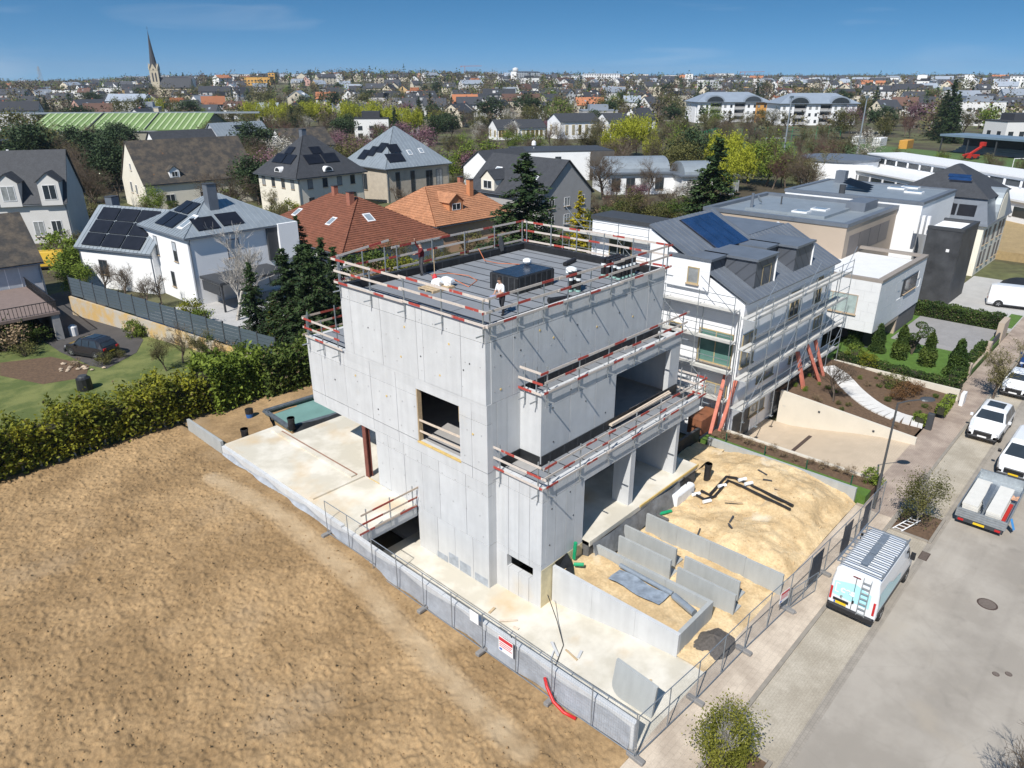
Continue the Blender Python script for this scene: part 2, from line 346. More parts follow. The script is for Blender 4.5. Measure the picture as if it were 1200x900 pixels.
mul_color(m_pave, brick_mask(m_pave, 0.21, 0.105, 0.008), 0.86, 1.0)
m_walk = M('pavement_slabs', (0.47,0.385,0.30), 0.9, 0.10, 0.6, bump=0.2, col2=(0.53,0.445,0.35), fine=0.08, fscale=16)
mul_color(m_walk, brick_mask(m_walk, 0.42, 0.21, 0.012), 0.88, 1.0)
m_kerb = M('kerb_stone', (0.27,0.24,0.20), 0.9, 0.12, 2, bump=0.2)
m_gutter = M('gutter_setts', (0.31,0.275,0.23), 0.9, 0.15, 2, bump=0.2)
mul_color(m_gutter, brick_mask(m_gutter, 0.16, 0.15, 0.012), 0.8, 1.0)
XA, XB = -70.0, 190.0
def sheet(name, x0, y0, x1, y1, z, mat, t=0.3): return struct(MB().box(x0, y0, z-t, x1, y1, z).build(name, mat))
sheet('road', XA, -0.8, XB, 5.0, 0.0, m_asph)
sheet('gutter', XA, 5.0, XB, 5.32, 0.004, m_gutter)
sheet('parking_strip', XA, 5.32, XB, 7.2, 0.012, m_pave)
sheet('gutter', XA, -1.1, XB, -0.8, 0.004, m_gutter)
sheet('parking_strip', XA, -3.2, XB, -1.1, 0.012, m_pave)
sheet('pavement', XA, -5.2, XB, -3.2, 0.05, m_walk)
sheet('verge', XA, -60, XB, -5.2, 0.02, m_lawn)
m_walk2 = M('pavement_pavers', (0.335,0.262,0.212), 0.9, 0.10, 0.6, bump=0.2, col2=(0.385,0.31,0.25), fine=0.1, fscale=16)
mul_color(m_walk2, brick_mask(m_walk2, 0.21, 0.105, 0.01), 0.8, 1.0)
sheet('pavement', XA, 7.36, 38.3, 9.3, 0.065, m_walk); sheet('pavement', 38.304, 7.36, XB, 9.3, 0.065, m_walk2)
k = MB()                                                        # kerb stones, one metre each
kerb = struct(MB().box(XA, 7.2, -0.3, XB, 7.36, 0.03).build('kerb', m_kerb))
ks = MB().cbox(0.004, 7.195, -0.2, 0.996, 7.365, 0.085, 0.015).mesh('kerb_stone', m_kerb)
for i in range(14, 90): link('kerb_stone', ks, kerb, (float(i), 0, 0))
# tree pit in the pavement edge
p = thing('tree_pit', 'sunken planting pit with stone edging and bark round the roadside bush', 'tree pit', (38.6,6.2,0))
MB().box(37.3,5.25,0.0,40.0,7.15,0.05).build('bark_bed', m_soil, p)
for a,b in (((37.2,5.15),(40.1,5.30)),((37.2,7.10),(40.1,7.25)),((37.2,5.31),(37.35,7.09)),((39.95,5.31),(40.1,7.09))):
    MB().cbox(a[0],a[1],0,b[0],b[1],0.10,0.015).build('edging_stone', m_kerb, p)
p = thing('tree_pit', 'planting pit in the parking strip under the leafy roadside bush', 'tree pit', (18.0,6.5,0))
MB().box(16.9,5.6,0.0,19.2,7.15,0.05).build('bark_bed', m_soil, p)
for a,b in (((16.8,5.5),(19.3,5.65)),((16.8,5.66),(16.95,7.15)),((19.15,5.66),(19.3,7.15))):
    MB().cbox(a[0],a[1],0,b[0],b[1],0.10,0.015).build('edging_stone', m_kerb, p)
# manholes, drain
m_iron = M('cast_iron', (0.075,0.05,0.04), 0.7, 0.2, 20, bump=0.5, bscale=40)
m_ring = M('manhole_ring', (0.15,0.12,0.10), 0.8, 0.2, 10)
def manhole(c, r, label, grp=None):
    t = thing('manhole_cover', label, 'manhole', (c.x, c.y, 0.0), 0, grp)
    MB().lathe((0,0,0), [(r,0.003),(r*0.97,0.012),(r*0.85,0.012)], 24).build('rim', m_iron, t, world=False)
    MB().lathe((0,0,0.004), [(r*0.84,0.003),(r*0.82,0.011)], 24).build('cover', m_ring, t, world=False)
manhole(G(1157,708), 0.42, 'large round manhole cover set in the asphalt road')
for q in ((1167,790),(1182,790)): manhole(G(*q), 0.13, 'small round valve cover in the asphalt, one of a pair', 'small valve covers')
t = thing('drain_grate', 'rusty rectangular drain grate in the gutter by the bush pit', 'drain', (35.9,5.1,0.0))
MB().box(35.5,4.9,0.003,36.3,5.3,0.014).build('frame', m_iron, t)
for i in range(7): MB().box(35.56+i*0.105,4.94,0.014,35.61+i*0.105,5.26,0.022).build('bar', m_ring, t)
# ================================================================== bare field
def field_z(X, Y):
    edge = np.interp(Y, [-60,9,13,22,27,30,45], [0.02,0.06,0.15,0.22,0.75,0.95,1.0])
    return edge
TRK = [G(250,560,0.9), G(330,610,0.7), G(430,690,0.3), G(520,790,0.15), G(610,880,0.08)]
def track_d(X, Y):
    d = np.full(np.shape(X), 1e9)
    for a, b in zip(TRK[:-1], TRK[1:]):
        abx, aby = b.x-a.x, b.y-a.y; L2 = abx*abx+aby*aby
        t = np.clip(((X-a.x)*abx+(Y-a.y)*aby)/L2, 0, 1); d = np.minimum(d, np.hypot(X-a.x-t*abx, Y-a.y-t*aby))
    return d
def field_fn(X, Y):
    calm = np.clip(1-(track_d(X, Y)/0.55)**2, 0, 1)
    calm = np.maximum(calm, np.clip(fbm(X, Y, 0.12, 3, 5)*5-0.9, 0, 0.6))
    z = field_z(X, Y) + fbm(X, Y, 0.25, 2, 1)*0.22
    rough = fbm(X, Y, 1.3, 5, 3, 0.9)*0.22 + np.maximum(fbm(X+40, Y-13, 6.2, 2, 9, 0.9)-0.02, 0)*0.30 - np.abs(fbm(X*0.7-9, Y+7, 7.5, 2, 17))*0.10
    edge = np.clip((16.0-X)/0.6, 0, 1)*np.clip((Y-9.0)/1.0, 0.15, 1)
    z = z + rough*(1-0.72*calm)*np.maximum(edge, 0.3) - 0.02
    return z - np.clip((X-16.25)*3, 0, 1)*0.1
m_field = M('ploughed_soil', (0.295,0.190,0.091), 0.97, 0.10, 0.30, bump=0.6, bscale=24, bdist=0.035, col2=(0.345,0.228,0.115), fine=0.2, fscale=7)
mul_color(m_field, noise_mask(m_field, 1.7, 0.35, 0.7, detail=8), 0.88, 1.08)
mix_color(m_field, noise_mask(m_field, 0.16, 0.58, 0.72, detail=7), (0.33,0.235,0.138))
atn = m_field.node_tree.nodes.new('ShaderNodeAttribute'); atn.attribute_name = 'track'; mix_color(m_field, atn.outputs['Fac'], (0.43,0.315,0.19))
keepA = lambda x, y: ((x < 16.4) & (y > 7.4+0*x))
fieldo = struct(link('field', heightfield('field', -9.0, 16.4, 9.3, 45.6, 0.062, field_fn, m_field, attr=lambda X, Y: np.clip(1-(track_d(X, Y)/0.75)**2, 0, 1)*(0.8+1.2*fbm(X, Y, 1.2, 3, 61))+np.clip(fbm(X, Y, 0.12, 3, 5)*5-0.9, 0, 0.6)*0.6)))
struct(link('field', heightfield('field_outer', -70, -9.0, 9.3, 45.6, 1.2, lambda X, Y: field_z(X, Y)-0.02, m_field)))
# loose clods on the field
icov = np.array([(0,0,1),(0.9,0,0.2),(0.28,0.85,0.2),(-0.72,0.53,0.2),(-0.72,-0.53,0.2),(0.28,-0.85,0.2),(0,0,-0.5)])
icof = np.array([(0,1,2),(0,2,3),(0,3,4),(0,4,5),(0,5,1),(6,2,1),(6,3,2),(6,4,3),(6,5,4),(6,1,5)])
def clods(n, x, y, zf, smin, smax, mat, name, parent=None):
    s = smin + (smax-smin)*RNG.random(n)**3; z = zf(x, y)
    a = RNG.random(n)*6.28; ca, sa = np.cos(a), np.sin(a)
    v = icov[None] * (0.6+0.8*RNG.random((n, 7, 1))) * s[:, None, None]
    vx = v[..., 0]*ca[:, None] - v[..., 1]*sa[:, None]; vy = v[..., 0]*sa[:, None] + v[..., 1]*ca[:, None]
    V = np.stack([vx+x[:, None], vy+y[:, None], v[..., 2]*0.75+z[:, None]], -1).reshape(-1, 3)
    F = (icof[None] + (np.arange(n)*7)[:, None, None]).reshape(-1, 3)
    return link(name, np_mesh(name, V, F, mat, smooth=False), parent)
n = 13000; x = -7+23.0*RNG.random(n); y = 9.6+35*RNG.random(n); d = track_d(x, y); k_ = (d > 0.5) | (RNG.random(n) < 0.15); x, y = x[k_], y[k_]
c = clods(len(x), x, y, field_fn, 0.015, 0.07, M('clod_soil', (0.30,0.195,0.095), 0.97, 0.15, 3), 'soil_clods'); struct(c, 'stuff'); c['label'] = 'loose clods of brown earth strewn over the ploughed field'; c['category'] = 'soil'
# pale stone lying in the field
q = G(246,760,0.25); mb = MB(); rr = random.Random(3)
mb.add([(q.x+a*0.30*(0.8+0.4*rr.random()), q.y+b*0.22*(0.8+0.4*rr.random()), 0.14+0.20+c_*0.10) for a,b,c_ in icov.tolist()], [tuple(f) for f in icof.tolist()])
tag(mb.build('stone', M('pale_stone', (0.62,0.58,0.50), 0.9, 0.15, 8)), 'pale flat stone lying alone in the brown field', 'stone')
# ================================================================== the concrete building under construction
X0, Y0 = 20.12, 20.20; XE, YB = 34.15, 30.7
Z0, Z1, Z1b, Z2, Z2b, Z3, ZT = -1.0, 1.5, 4.85, 5.50, 5.57, 8.85, 12.45
B = thing('concrete_building', 'raw concrete three storey house shell under construction with stepped terraces', 'building', (X0, Y0, Z0))
rp = random.Random(11)
def panels(axis, c, th, u0, u1, z0, z1, holes=(), ucut=(), zcut=(), parent=B, mat=m_conc, name='wall_panel', proud=0.0):
    "wall from formwork panels; axis 'X' = plane x=c (thickness to +x), 'Y' = plane y=c (thickness to +y)"
    us = sorted(set([u0, u1] + [a for a in ucut if u0 < a < u1] + [a for h in holes for a in h[:2] if u0 < a < u1]))
    zs = sorted(set([z0, z1] + [a for a in zcut if z0 < a < z1] + [a for h in holes for a in h[2:] if z0 < a < z1]))
    g_ = 0.011
    hu = set(a for h in holes for a in h[:2]); hz = set(a for h in holes for a in h[2:])
    for i in range(len(us)-1):
        for j in range(len(zs)-1):
            a, b, e, f = us[i], us[i+1], zs[j], zs[j+1]
            mu, mz = (a+b)/2, (e+f)/2
            if any(h[0] < mu < h[1] and h[2] < mz < h[3] for h in holes): continue
            o = proud + rp.uniform(0, 0.008)
            ia = 0 if (a in hu and a not in ucut) else g_; ib = 0 if (b in hu and b not in ucut) else g_
            if a == u0: ia = 0
            if b == u1: ib = 0
            ie = 0 if e in (z0,) or e in hz else g_; jf = 0 if f in (z1,) or f in hz else g_
            mb = MB()
            if axis == 'X': mb.box(c-o, a+ia, e+ie, c+th, b-ib, f-jf)
            else: mb.box(a+ia, c-o, e+ie, b-ib, c+th, f-jf)
            mb.build(name, mat, parent)
    # strips behind the joints so that they let no light through
    mb = MB(); solid = lambda u, z: not any(h[0] < u < h[1] and h[2] < z < h[3] for h in holes)
    for i in range(len(us)-1):
        for j in range(len(zs)-1):
            mu, mz = (us[i]+us[i+1])/2, (zs[j]+zs[j+1])/2
            if not solid(mu, mz): continue
            if i < len(us)-2 and us[i+1] in ucut and solid((us[i+1]+us[i+2])/2, mz):
                q = (us[i+1]-0.03, zs[j]+0.025, us[i+1]+0.03, zs[j+1]-0.025)
                mb.box(c+0.04, q[0], q[1], c+th-0.04, q[2], q[3]) if axis == 'X' else mb.box(q[0], c+0.04, q[1], q[2], c+th-0.04, q[3])
            if j < len(zs)-2 and zs[j+1] in zcut and solid(mu, (zs[j+1]+zs[j+2])/2):
                q = (us[i]+0.025, zs[j+1]-0.03, us[i+1]-0.025, zs[j+1]+0.03)
                mb.box(c+0.045, q[0], q[1], c+th-0.045, q[2], q[3]) if axis == 'X' else mb.box(q[0], c+0.045, q[1], q[2], c+th-0.045, q[3])
    if mb.v: mb.build('joint_backing', mat, parent)
T = 0.30
# left face (towards the field)
panels('X', X0, T, Y0+0.02, YB, Z3+0.02, ZT, ucut=(21.75,24.3,24.75,27.45,29.9), zcut=(11.75,), proud=0.02)
panels('X', X0, T, Y0, 34.5, Z1b+0.02, 8.72, holes=((22.0,25.05,5.45,8.30),), ucut=(21.2,26.6,28.7,31.0,33.2), zcut=(5.46,7.9))
panels('X', X0, T, Y0, YB, 8.725, 8.865)
panels('X', X0, T, Y0, 28.65, Z1, Z1b, ucut=(21.7,23.6,24.9,26.3,27.6), zcut=(4.2,))
panels('X', X0, T, Y0, 25.4, Z0, Z1-0.02, ucut=(21.3,22.6,23.9))
# right face, top storey
panels('Y', Y0+0.02, T, X0+T, XE, Z3+0.02, ZT, ucut=(21.8,23.15,23.5,25.3,27.9,30.4,32.6), zcut=(11.75,), proud=0.02)
panels('Y', Y0, T, X0+T, 22.3, Z0, Z3+0.0, ucut=(20.75,21.4), zcut=(1.5,4.85,5.5))
# second block (one terrace out)
panels('X', 22.3, T, 18.92, Y0-0.005, Z2+0.05, 9.05)
panels('Y', 18.92, T, 22.3+T, 34.3, Z2+0.05, 9.05, holes=((28.1,33.3,5.62,8.33),), ucut=(24.4,26.4), zcut=(8.4,))
# first block (two terraces out)
panels('X', 20.65, T, 17.36, Y0-0.005, Z0, 5.57, holes=((17.85,19.5,0.45,1.15),), ucut=(18.1,18.75,19.4), zcut=(1.5,4.85))
panels('Y', 17.36, T, 20.65+T, 23.7, 1.25, 5.57, ucut=(21.6,22.35,23.0), zcut=(4.85,))
panels('Y', 17.36, T, 23.7, 34.3, 4.72, 5.57, ucut=(27.8,31.0), zcut=())
MB().box(20.65, 17.34, -1.0, 23.7, 17.7, 1.25).build('foundation_strip', M('foundation_insulation', (0.60,0.52,0.33), 0.9, 0.15, 2), B)
MB().box(23.7, 16.95, 0.2, 33.9, 17.55, 1.42).build('foundation_strip', M('bitumen_foundation', (0.10,0.10,0.10), 0.8, 0.3, 3), B)
# floors
def slab(x0, y0, x1, y1, z0, z1, mat=m_conc, name='floor_slab'): return MB().box(x0, y0, z0, x1, y1, z1).build(name, mat, B)
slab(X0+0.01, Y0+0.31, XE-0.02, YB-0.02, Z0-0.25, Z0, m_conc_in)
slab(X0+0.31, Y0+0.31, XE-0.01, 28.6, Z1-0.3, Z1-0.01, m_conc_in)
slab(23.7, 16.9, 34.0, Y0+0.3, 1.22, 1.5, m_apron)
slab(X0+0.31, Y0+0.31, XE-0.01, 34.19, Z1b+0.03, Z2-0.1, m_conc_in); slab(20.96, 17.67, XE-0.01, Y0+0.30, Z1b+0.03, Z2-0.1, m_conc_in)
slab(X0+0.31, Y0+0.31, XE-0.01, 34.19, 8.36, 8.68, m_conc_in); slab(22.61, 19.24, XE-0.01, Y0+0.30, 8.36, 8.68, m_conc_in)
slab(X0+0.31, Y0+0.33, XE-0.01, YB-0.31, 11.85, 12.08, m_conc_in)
MB().box(X0+0.01, 28.66, Z1b-0.16, 34.0, 34.5, Z1b+0.01).build('soffit', m_conc, B)
# far and side walls, inner walls
m_block = M('concrete_block', (0.30,0.29,0.27), 0.9, 0.12, 2, bump=0.2)
def inner(x0, y0, z0, x1, y1, z1, mat=m_conc_in, name='inner_wall'): return MB().box(x0, y0, z0, x1, y1, z1).build(name, mat, B)
inner(X0+0.31, YB-0.3, Z3+0.02, XE, YB, ZT, m_conc, 'back_wall'); inner(XE-0.3, Y0+0.33, Z3+0.02, XE-0.001, YB-0.31, ZT, m_conc, 'side_wall')
inner(X0+0.31, 34.2, Z1b+0.03, XE, 34.5, 8.72, m_conc, 'back_wall'); inner(XE-0.3, 18.92+T+0.01, Z2, XE+0.14, 34.19, 8.9, m_conc, 'side_wall')
inner(32.05, 17.40, 1.5, 32.35, 28.5, 4.84, m_conc, 'side_wall')
inner(X0+0.31, 28.35, 1.5, 32.04, 28.64, 4.84, m_conc, 'back_wall')
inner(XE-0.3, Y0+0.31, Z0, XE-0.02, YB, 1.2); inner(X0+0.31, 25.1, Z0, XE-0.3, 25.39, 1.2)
inner(27.6, 17.38, 1.5, 28.0, 18.4, 4.72, m_conc, 'pier'); inner(23.4, 17.7, 1.5, 23.7, 21.5, 4.84, m_conc)
inner(23.7, 21.5, 1.5, 28.5, 21.75, 4.84, m_conc); inner(29.6, 23.5, 1.5, 32.04, 23.75, 4.84, m_block)
inner(25.0, 20.6, Z2-0.1, 25.24, 28.0, 8.3, m_block); inner(26.0, 28.0, Z2-0.1, 33.8, 28.24, 8.3, m_block)
inner(27.6, 19.3, Z2-0.1, 27.85, 22.5, 8.3, m_block); inner(31.4, 21.8, Z2-0.1, 31.65, 26.5, 8.3, m_block); inner(27.86, 22.4, Z2-0.1, 31.39, 22.65, 6.4, m_block)
# toothed edge of blockwork in the big opening
for i in range(7): MB().box(31.40-0.2*(i % 2)-0.01, 21.56, 5.45+i*0.4, 31.66, 21.79, 5.83+i*0.4).build('block', m_block, B)
# brown steel column, formwork strips
cst = M('primed_steel', (0.17,0.055,0.04), 0.6, 0.2, 4)
MB().box(X0+0.02, 29.62, 1.5, X0+0.06, 29.92, Z1b-0.16).box(X0+0.26, 29.62, 1.5, X0+0.30, 29.92, Z1b-0.16).box(X0+0.061, 29.755, 1.5, X0+0.259, 29.785, Z1b-0.16).build('steel_column', cst, B)
MB().box(X0-0.03, 28.66, 1.42, X0+0.02, 29.6, 1.52).build('formwork_strip', m_yel, B)
MB().box(X0-0.035, 21.95, 5.38, X0+0.10, 25.1, 5.452).build('formwork_strip', m_yel, B)
MB().box(X0+0.02, 25.0, 5.46, X0+0.28, 25.049, 8.29).build('window_reveal', m_timber, B)
MB().box(X0+0.02, 22.02, 7.5, X0+0.28, 22.06, 8.29).build('window_reveal', m_timber, B)
MB().box(28.0, 16.86, 1.40, 34.05, 16.92, 1.53).build('formwork_strip', m_yel, B)
# tie holes with yellow plugs
mt = MB().lathe((0,0,0), [(0.055,-0.01),(0.055,0.01)], 8).mesh('tie_plug', m_yel)
mth = MB().lathe((0,0,0), [(0.022,-0.01),(0.022,0.01)], 6).mesh('tie_hole', m_conc_in)
mtd = MB().lathe((0,0,0), [(0.04,-0.01),(0.04,0.01)], 8).mesh('tie_hole', m_dgrey)
for i, (yy, zz) in enumerate([(22.5,11.2),(24.5,10.1),(26.0,9.7),(28.5,10.6),(23.2,9.5),(21.2,10.6),(30.0,7.6),(32.0,6.8),(27.4,7.2),(28.2,6.2),(21.1,7.2),(21.6,10.2),(25.6,11.3)]):
    link('tie_plug' if i % 2 == 0 else 'tie_hole', mt if i % 2 == 0 else mtd, B, Vector((X0-0.03, yy, zz))-ORG[B.name], (0, R(90), 0))
for i, (xx, zz) in enumerate([(21.0,11.0),(21.0,9.4),(22.3,10.9),(24.6,10.9),(26.4,11.1),(28.0,10.6),(29.9,10.9),(31.2,10.4),(33.2,10.9),(23.6,11.5),(21.9,11.6)]):
    link('tie_plug' if i % 2 else 'tie_hole', mt if i % 2 else mtd, B, Vector((xx, Y0-0.01, zz))-ORG[B.name], (R(90), 0, 0))
for xx, zz in ((23.1,8.2),(25.6,7.7),(23.2,6.4),(24.4,8.7),(27.3,6.5),(21.3,4.3),(22.9,3.2),(21.2,2.4),(22.6,4.6)):
    link('tie_hole', mtd, B, Vector((xx, (18.91 if zz > 5.6 else 17.35), zz))-ORG[B.name], (R(90), 0, 0))
for j, zz in enumerate((1.9,3.0,4.3,5.9,7.3,9.4,10.6,11.9)):
    for i in range(12):
        yy = 20.55+i*0.93+(0.2 if j % 2 else 0)
        if yy > (28.4 if zz < 4.8 else 30.3) or (21.8 < yy < 25.2 and 5.2 < zz < 8.4) or rp.random() < 0.25: continue
        link('tie_hole', mth, B, Vector((X0-0.03, yy, zz))-ORG[B.name], (0, R(90), 0))
    for i in range(14):
        xx = 20.6+i*0.95
        if zz > 9 and rp.random() < 0.8: link('tie_hole', mth, B, Vector((xx, Y0-0.01, zz))-ORG[B.name], (R(90), 0, 0))
for a, b, e, f in ((20.3,21.2,-0.95,-0.5),(21.5,22.3,-0.95,-0.35),(23.2,24.0,-0.97,-0.6),(22.4,23.1,-0.9,-0.25)): MB().box(X0-0.016,a,e,X0-0.0085,b,f).build('bitumen_patch', M('grey_patch',(0.33,0.36,0.40),0.8,0.25,3), B)
# ---- roof: black underlay, grey membrane sheets, lined upstands
MB().box(X0+0.31, Y0+0.33, 12.081, XE-0.31, YB-0.31, 12.10).build('roof_underlay', m_black, B)
m_memb = M('slate_membrane', (0.205,0.216,0.232), 0.9, 0.12, 0.6, bump=0.3, bscale=80, rand=0.05, fine=0.1, fscale=30)
x = X0+0.42; k = 0
while x < XE-0.5:
    x1 = min(x+0.87, XE-0.36); y = Y0+0.40; first = True
    cuts = [rp.uniform(2.0, 6.5)]; ys = [Y0+0.40, Y0+0.40+cuts[0], YB-0.40]
    for a, b in zip(ys[:-1], ys[1:]):
        j = rp.uniform(-0.012, 0.012)
        MB().add([(x+j,a+0.02,12.101),(x1+j,a+0.02,12.101),(x1-j,b-0.02,12.101),(x-j,b-0.02,12.101),(x+j,a+0.02,12.109),(x1+j,a+0.02,12.109),(x1-j,b-0.02,12.109),(x-j,b-0.02,12.109)],
                 [(4,5,6,7),(0,1,5,4),(1,2,6,5),(2,3,7,6),(3,0,4,7)]).build('membrane_sheet', m_memb, B)
    x += 0.985; k += 1
for a in ((X0+0.302,Y0+0.325,XE-0.305,Y0+0.37),(X0+0.302,Y0+0.371,X0+0.35,YB-0.351),(X0+0.302,YB-0.35,XE-0.305,YB-0.301),(XE-0.35,Y0+0.371,XE-0.301,YB-0.351)):
    MB().box(a[0],a[1],12.10,a[2],a[3],12.47).build('upstand_lining', m_black, B)
MB().box(X0+0.02,YB-0.305,12.451,XE-0.02,YB+0.01,12.475).build('parapet_lining', m_black, B)
MB().box(XE-0.305,Y0+0.34,12.451,XE+0.01,YB-0.31,12.475).build('parapet_lining', m_black, B)
# roof hatch upstand
hx, hy = 27.1, 24.45
MB().cbox(hx-1.45,hy-0.98,12.1,hx+1.45,hy+0.98,12.95,0.05).build('roof_hatch_upstand', m_black, B)
MB().box(hx-1.3,hy-0.85,12.951,hx+1.3,hy+0.88,12.965).build('hatch_cover_sheet', M('blue_black_sheet', (0.02,0.03,0.05), 0.25, 0.3, 2), B)
for i in range(7):
    s_ = -1.3+i*0.42; MB().box(hx+s_-0.03,hy-0.99,12.12,hx+s_+0.05,hy-0.975,12.9).build('membrane_lap', M('lap_sheet', (0.05,0.052,0.056), 0.7, 0.2, 3), B)
for i in range(5):
    s_ = -0.8+i*0.4; MB().box(hx-1.46,hy+s_-0.03,12.12,hx-1.445,hy+s_+0.05,12.9).build('membrane_lap', MATS['lap_sheet'], B)
# ---- terraces
def terrace(x0, y0, x1, y1, z):
    MB().box(x0, y0, z, x1, y1, z+0.02).build('terrace_membrane', m_black, B)
    n_ = int((x1-x0)/1.05)
    for i in range(n_):
        a = x0+0.15+i*1.05
        MB().box(a, y0+0.12, z+0.021, a+0.97, y1-0.05, z+0.03).build('membrane_sheet', m_memb, B)
terrace(22.6, 18.92+T, 34.1, Y0-0.01, 8.70)
terrace(20.95, 17.36+T, 34.2, 18.91, 5.42)
terrace(X0+0.3, YB+0.01, 33.8, 34.19, 8.685)
MB().box(22.35, 18.86, 5.43, 34.2, 18.915, 5.95).build('upstand_lining', m_black, B)
MB().box(22.31, Y0-0.04, 8.71, 34.1, Y0-0.001, 9.15).build('upstand_lining', m_black, B)
MB().box(20.96, Y0-0.06, 5.43, 22.29, Y0-0.006, 5.95).build('upstand_lining', m_black, B)
MB().box(22.24, 18.95, 5.43, 22.295, Y0-0.07, 5.95).build('upstand_lining', m_black, B)
lap = MB().box(0,0,0,0.05,0.012,0.5).mesh('membrane_lap', MATS['lap_sheet'])
for i in range(11):
    link('membrane_lap', lap, B, Vector((22.9+i*1.05,18.85,5.44))-ORG[B.name]); link('membrane_lap', lap, B, Vector((22.9+i*1.05,Y0-0.05,8.68))-ORG[B.name])
for i in range(9): link('membrane_lap', lap, B, Vector((21.6+i*1.3,YB-0.365,12.0))-ORG[B.name])

# ================================================================== guard rails
def guard_rail(label, a, b, out, zb, offs, board=m_board, step=2.15, over=0.25, post_h=1.35, tilt=0.0, skip=(), bracket=True):
    "posts clamped to the edge a-b (2-D), boards outside of them; out = outward 2-D unit vector"
    a = Vector((a[0], a[1], 0)); b = Vector((b[0], b[1], 0)); d = (b-a); L = d.length; d.normalize(); o = Vector((out[0], out[1], 0))
    t = thing('guard_rail', label, 'guard rail', (a.x, a.y, zb)); n_ = max(2, int(round(L/step))+1)
    for i in range(n_):
        s_ = 0.25+(L-0.5)*i/(n_-1); p_ = a + d*s_ + o*0.10
        mb = MB().bar((p_.x,p_.y,zb-0.35), (p_.x,p_.y,zb+post_h), 0.05, 0.05, up=d)
        if bracket:
            q_ = p_ + o*0.42; mb.bar((p_.x,p_.y,zb-0.30),(q_.x,q_.y,zb-0.30),0.05,0.05); mb.bar((p_.x,p_.y,zb-0.62),(p_.x,p_.y,zb-0.36),0.03,0.03,up=d)
            e_ = p_ - o*0.28; mb.bar((p_.x,p_.y,zb+0.02),(e_.x,e_.y,zb+0.02),0.04,0.04)
        mb.build('post', m_galv, t)
    ang = math.atan2(d.y, d.x)
    for k_, z_ in enumerate(offs):
        if k_ in skip: continue
        j0, j1 = rp.uniform(-0.05, over), rp.uniform(-0.05, over)
        n2 = max(1, int(L/4.2)); seg = (L+j0+j1)/n2
        for i in range(n2):
            ln = seg+ (0.25 if i < n2-1 else 0)
            me = MB().box(0, -0.013, -0.055, ln, 0.013, 0.055).mesh('board', board)
            p_ = a + d*(-j0+seg*i) + o*(0.145+0.032*(i % 2))
            ob = link('board', me, t, Vector((p_.x, p_.y, zb+z_+rp.uniform(-0.02,0.02)))-ORG[t.name]); ob.rotation_euler = (rp.uniform(-0.06,0.06), rp.uniform(-0.007,0.007)-tilt*(k_ == len(offs)-1), ang)
    return t
OFF = (0.12, 0.72, 1.28)
guard_rail('red and white guard rail along the flat roof edge above the field side wall', (X0,Y0-0.2), (X0,YB+0.1), (-1,0), ZT, OFF, step=2.4)
guard_rail('red and white guard rail on the street side edge of the flat roof', (X0-0.1,Y0), (XE+0.2,Y0), (0,-1), ZT, OFF, step=1.8)
guard_rail('red and white guard rail along the black lined rear edge of the flat roof', (X0+3.6,YB), (XE+0.2,YB), (0,1), ZT, OFF, step=2.6)
guard_rail('short rear roof guard rail whose top board the worker in red lifts', (X0,YB+0.15), (X0+3.4,YB+0.15), (0,1), ZT, OFF, step=1.7, tilt=0.10)
guard_rail('red and white guard rail on the roof edge facing the scaffolded house', (XE,Y0), (XE,YB+0.1), (1,0), ZT, OFF, step=2.2)
guard_rail('long red and white guard rail along the upper narrow terrace', (22.3,18.92), (34.4,18.92), (0,-1), 9.05, (0.10,0.62,1.12), step=2.35)
guard_rail('short red and white guard rail at the end of the upper narrow terrace', (22.3,18.9), (22.3,Y0-0.1), (-1,0), 9.05, (0.10,0.62,1.12), step=1.2)
guard_rail('long red and white guard rail along the lower terrace above the big openings', (20.65,17.36), (34.6,17.36), (0,-1), 5.57, (0.10,0.62,1.12), step=2.35)
guard_rail('short red and white guard rail at the end of the lower terrace', (20.65,17.3), (20.65,Y0-0.1), (-1,0), 5.57, (0.10,0.62,1.12), step=2.2)
guard_rail('guard rail at the far end of the lower terrace facing the scaffold', (34.3,17.4), (34.3,19.0), (1,0), 5.57, (0.10,0.62,1.12), step=1.3)
guard_rail('small guard rail on the terrace over the overhanging storey', (X0,YB+0.3), (X0,34.4), (-1,0), 8.72, (0.10,0.62,1.10), step=1.7)
guard_rail('guard rail at the end of the overhanging storey by the tall conifers', (X0,34.5), (26,34.5), (0,1), 8.72, (0.10,0.62,1.10), step=2.2, board=m_boardr)
guard_rail('worn brown guard rail over the sunken stair beside the terrace slab', (16.6,25.45), (20.0,25.45), (0,-1), 1.52, (0.10,0.62,1.12), step=1.5, board=m_boardr, bracket=False)
t = thing('window_barrier', 'two pale boards nailed across the square window opening', 'barrier', (X0,22.0,5.5))
for z_ in (6.05, 6.65): MB().bar((X0+0.08,21.95,z_+0.03),(X0+0.08,25.1,z_-0.05),0.03,0.11).build('board', M('raw_board', (0.60,0.50,0.40), 0.8, 0.15, 6), t)
t = tag(MB().bar((27.6,18.76,5.72),(33.0,18.60,5.86),0.20,0.09).bar((27.6,18.70,5.80),(33.0,18.64,5.94),0.10,0.05).build('timber_beam', MATS['raw_board']), 'long pale timber beam lying on the lower terrace before the opening', 'beam')
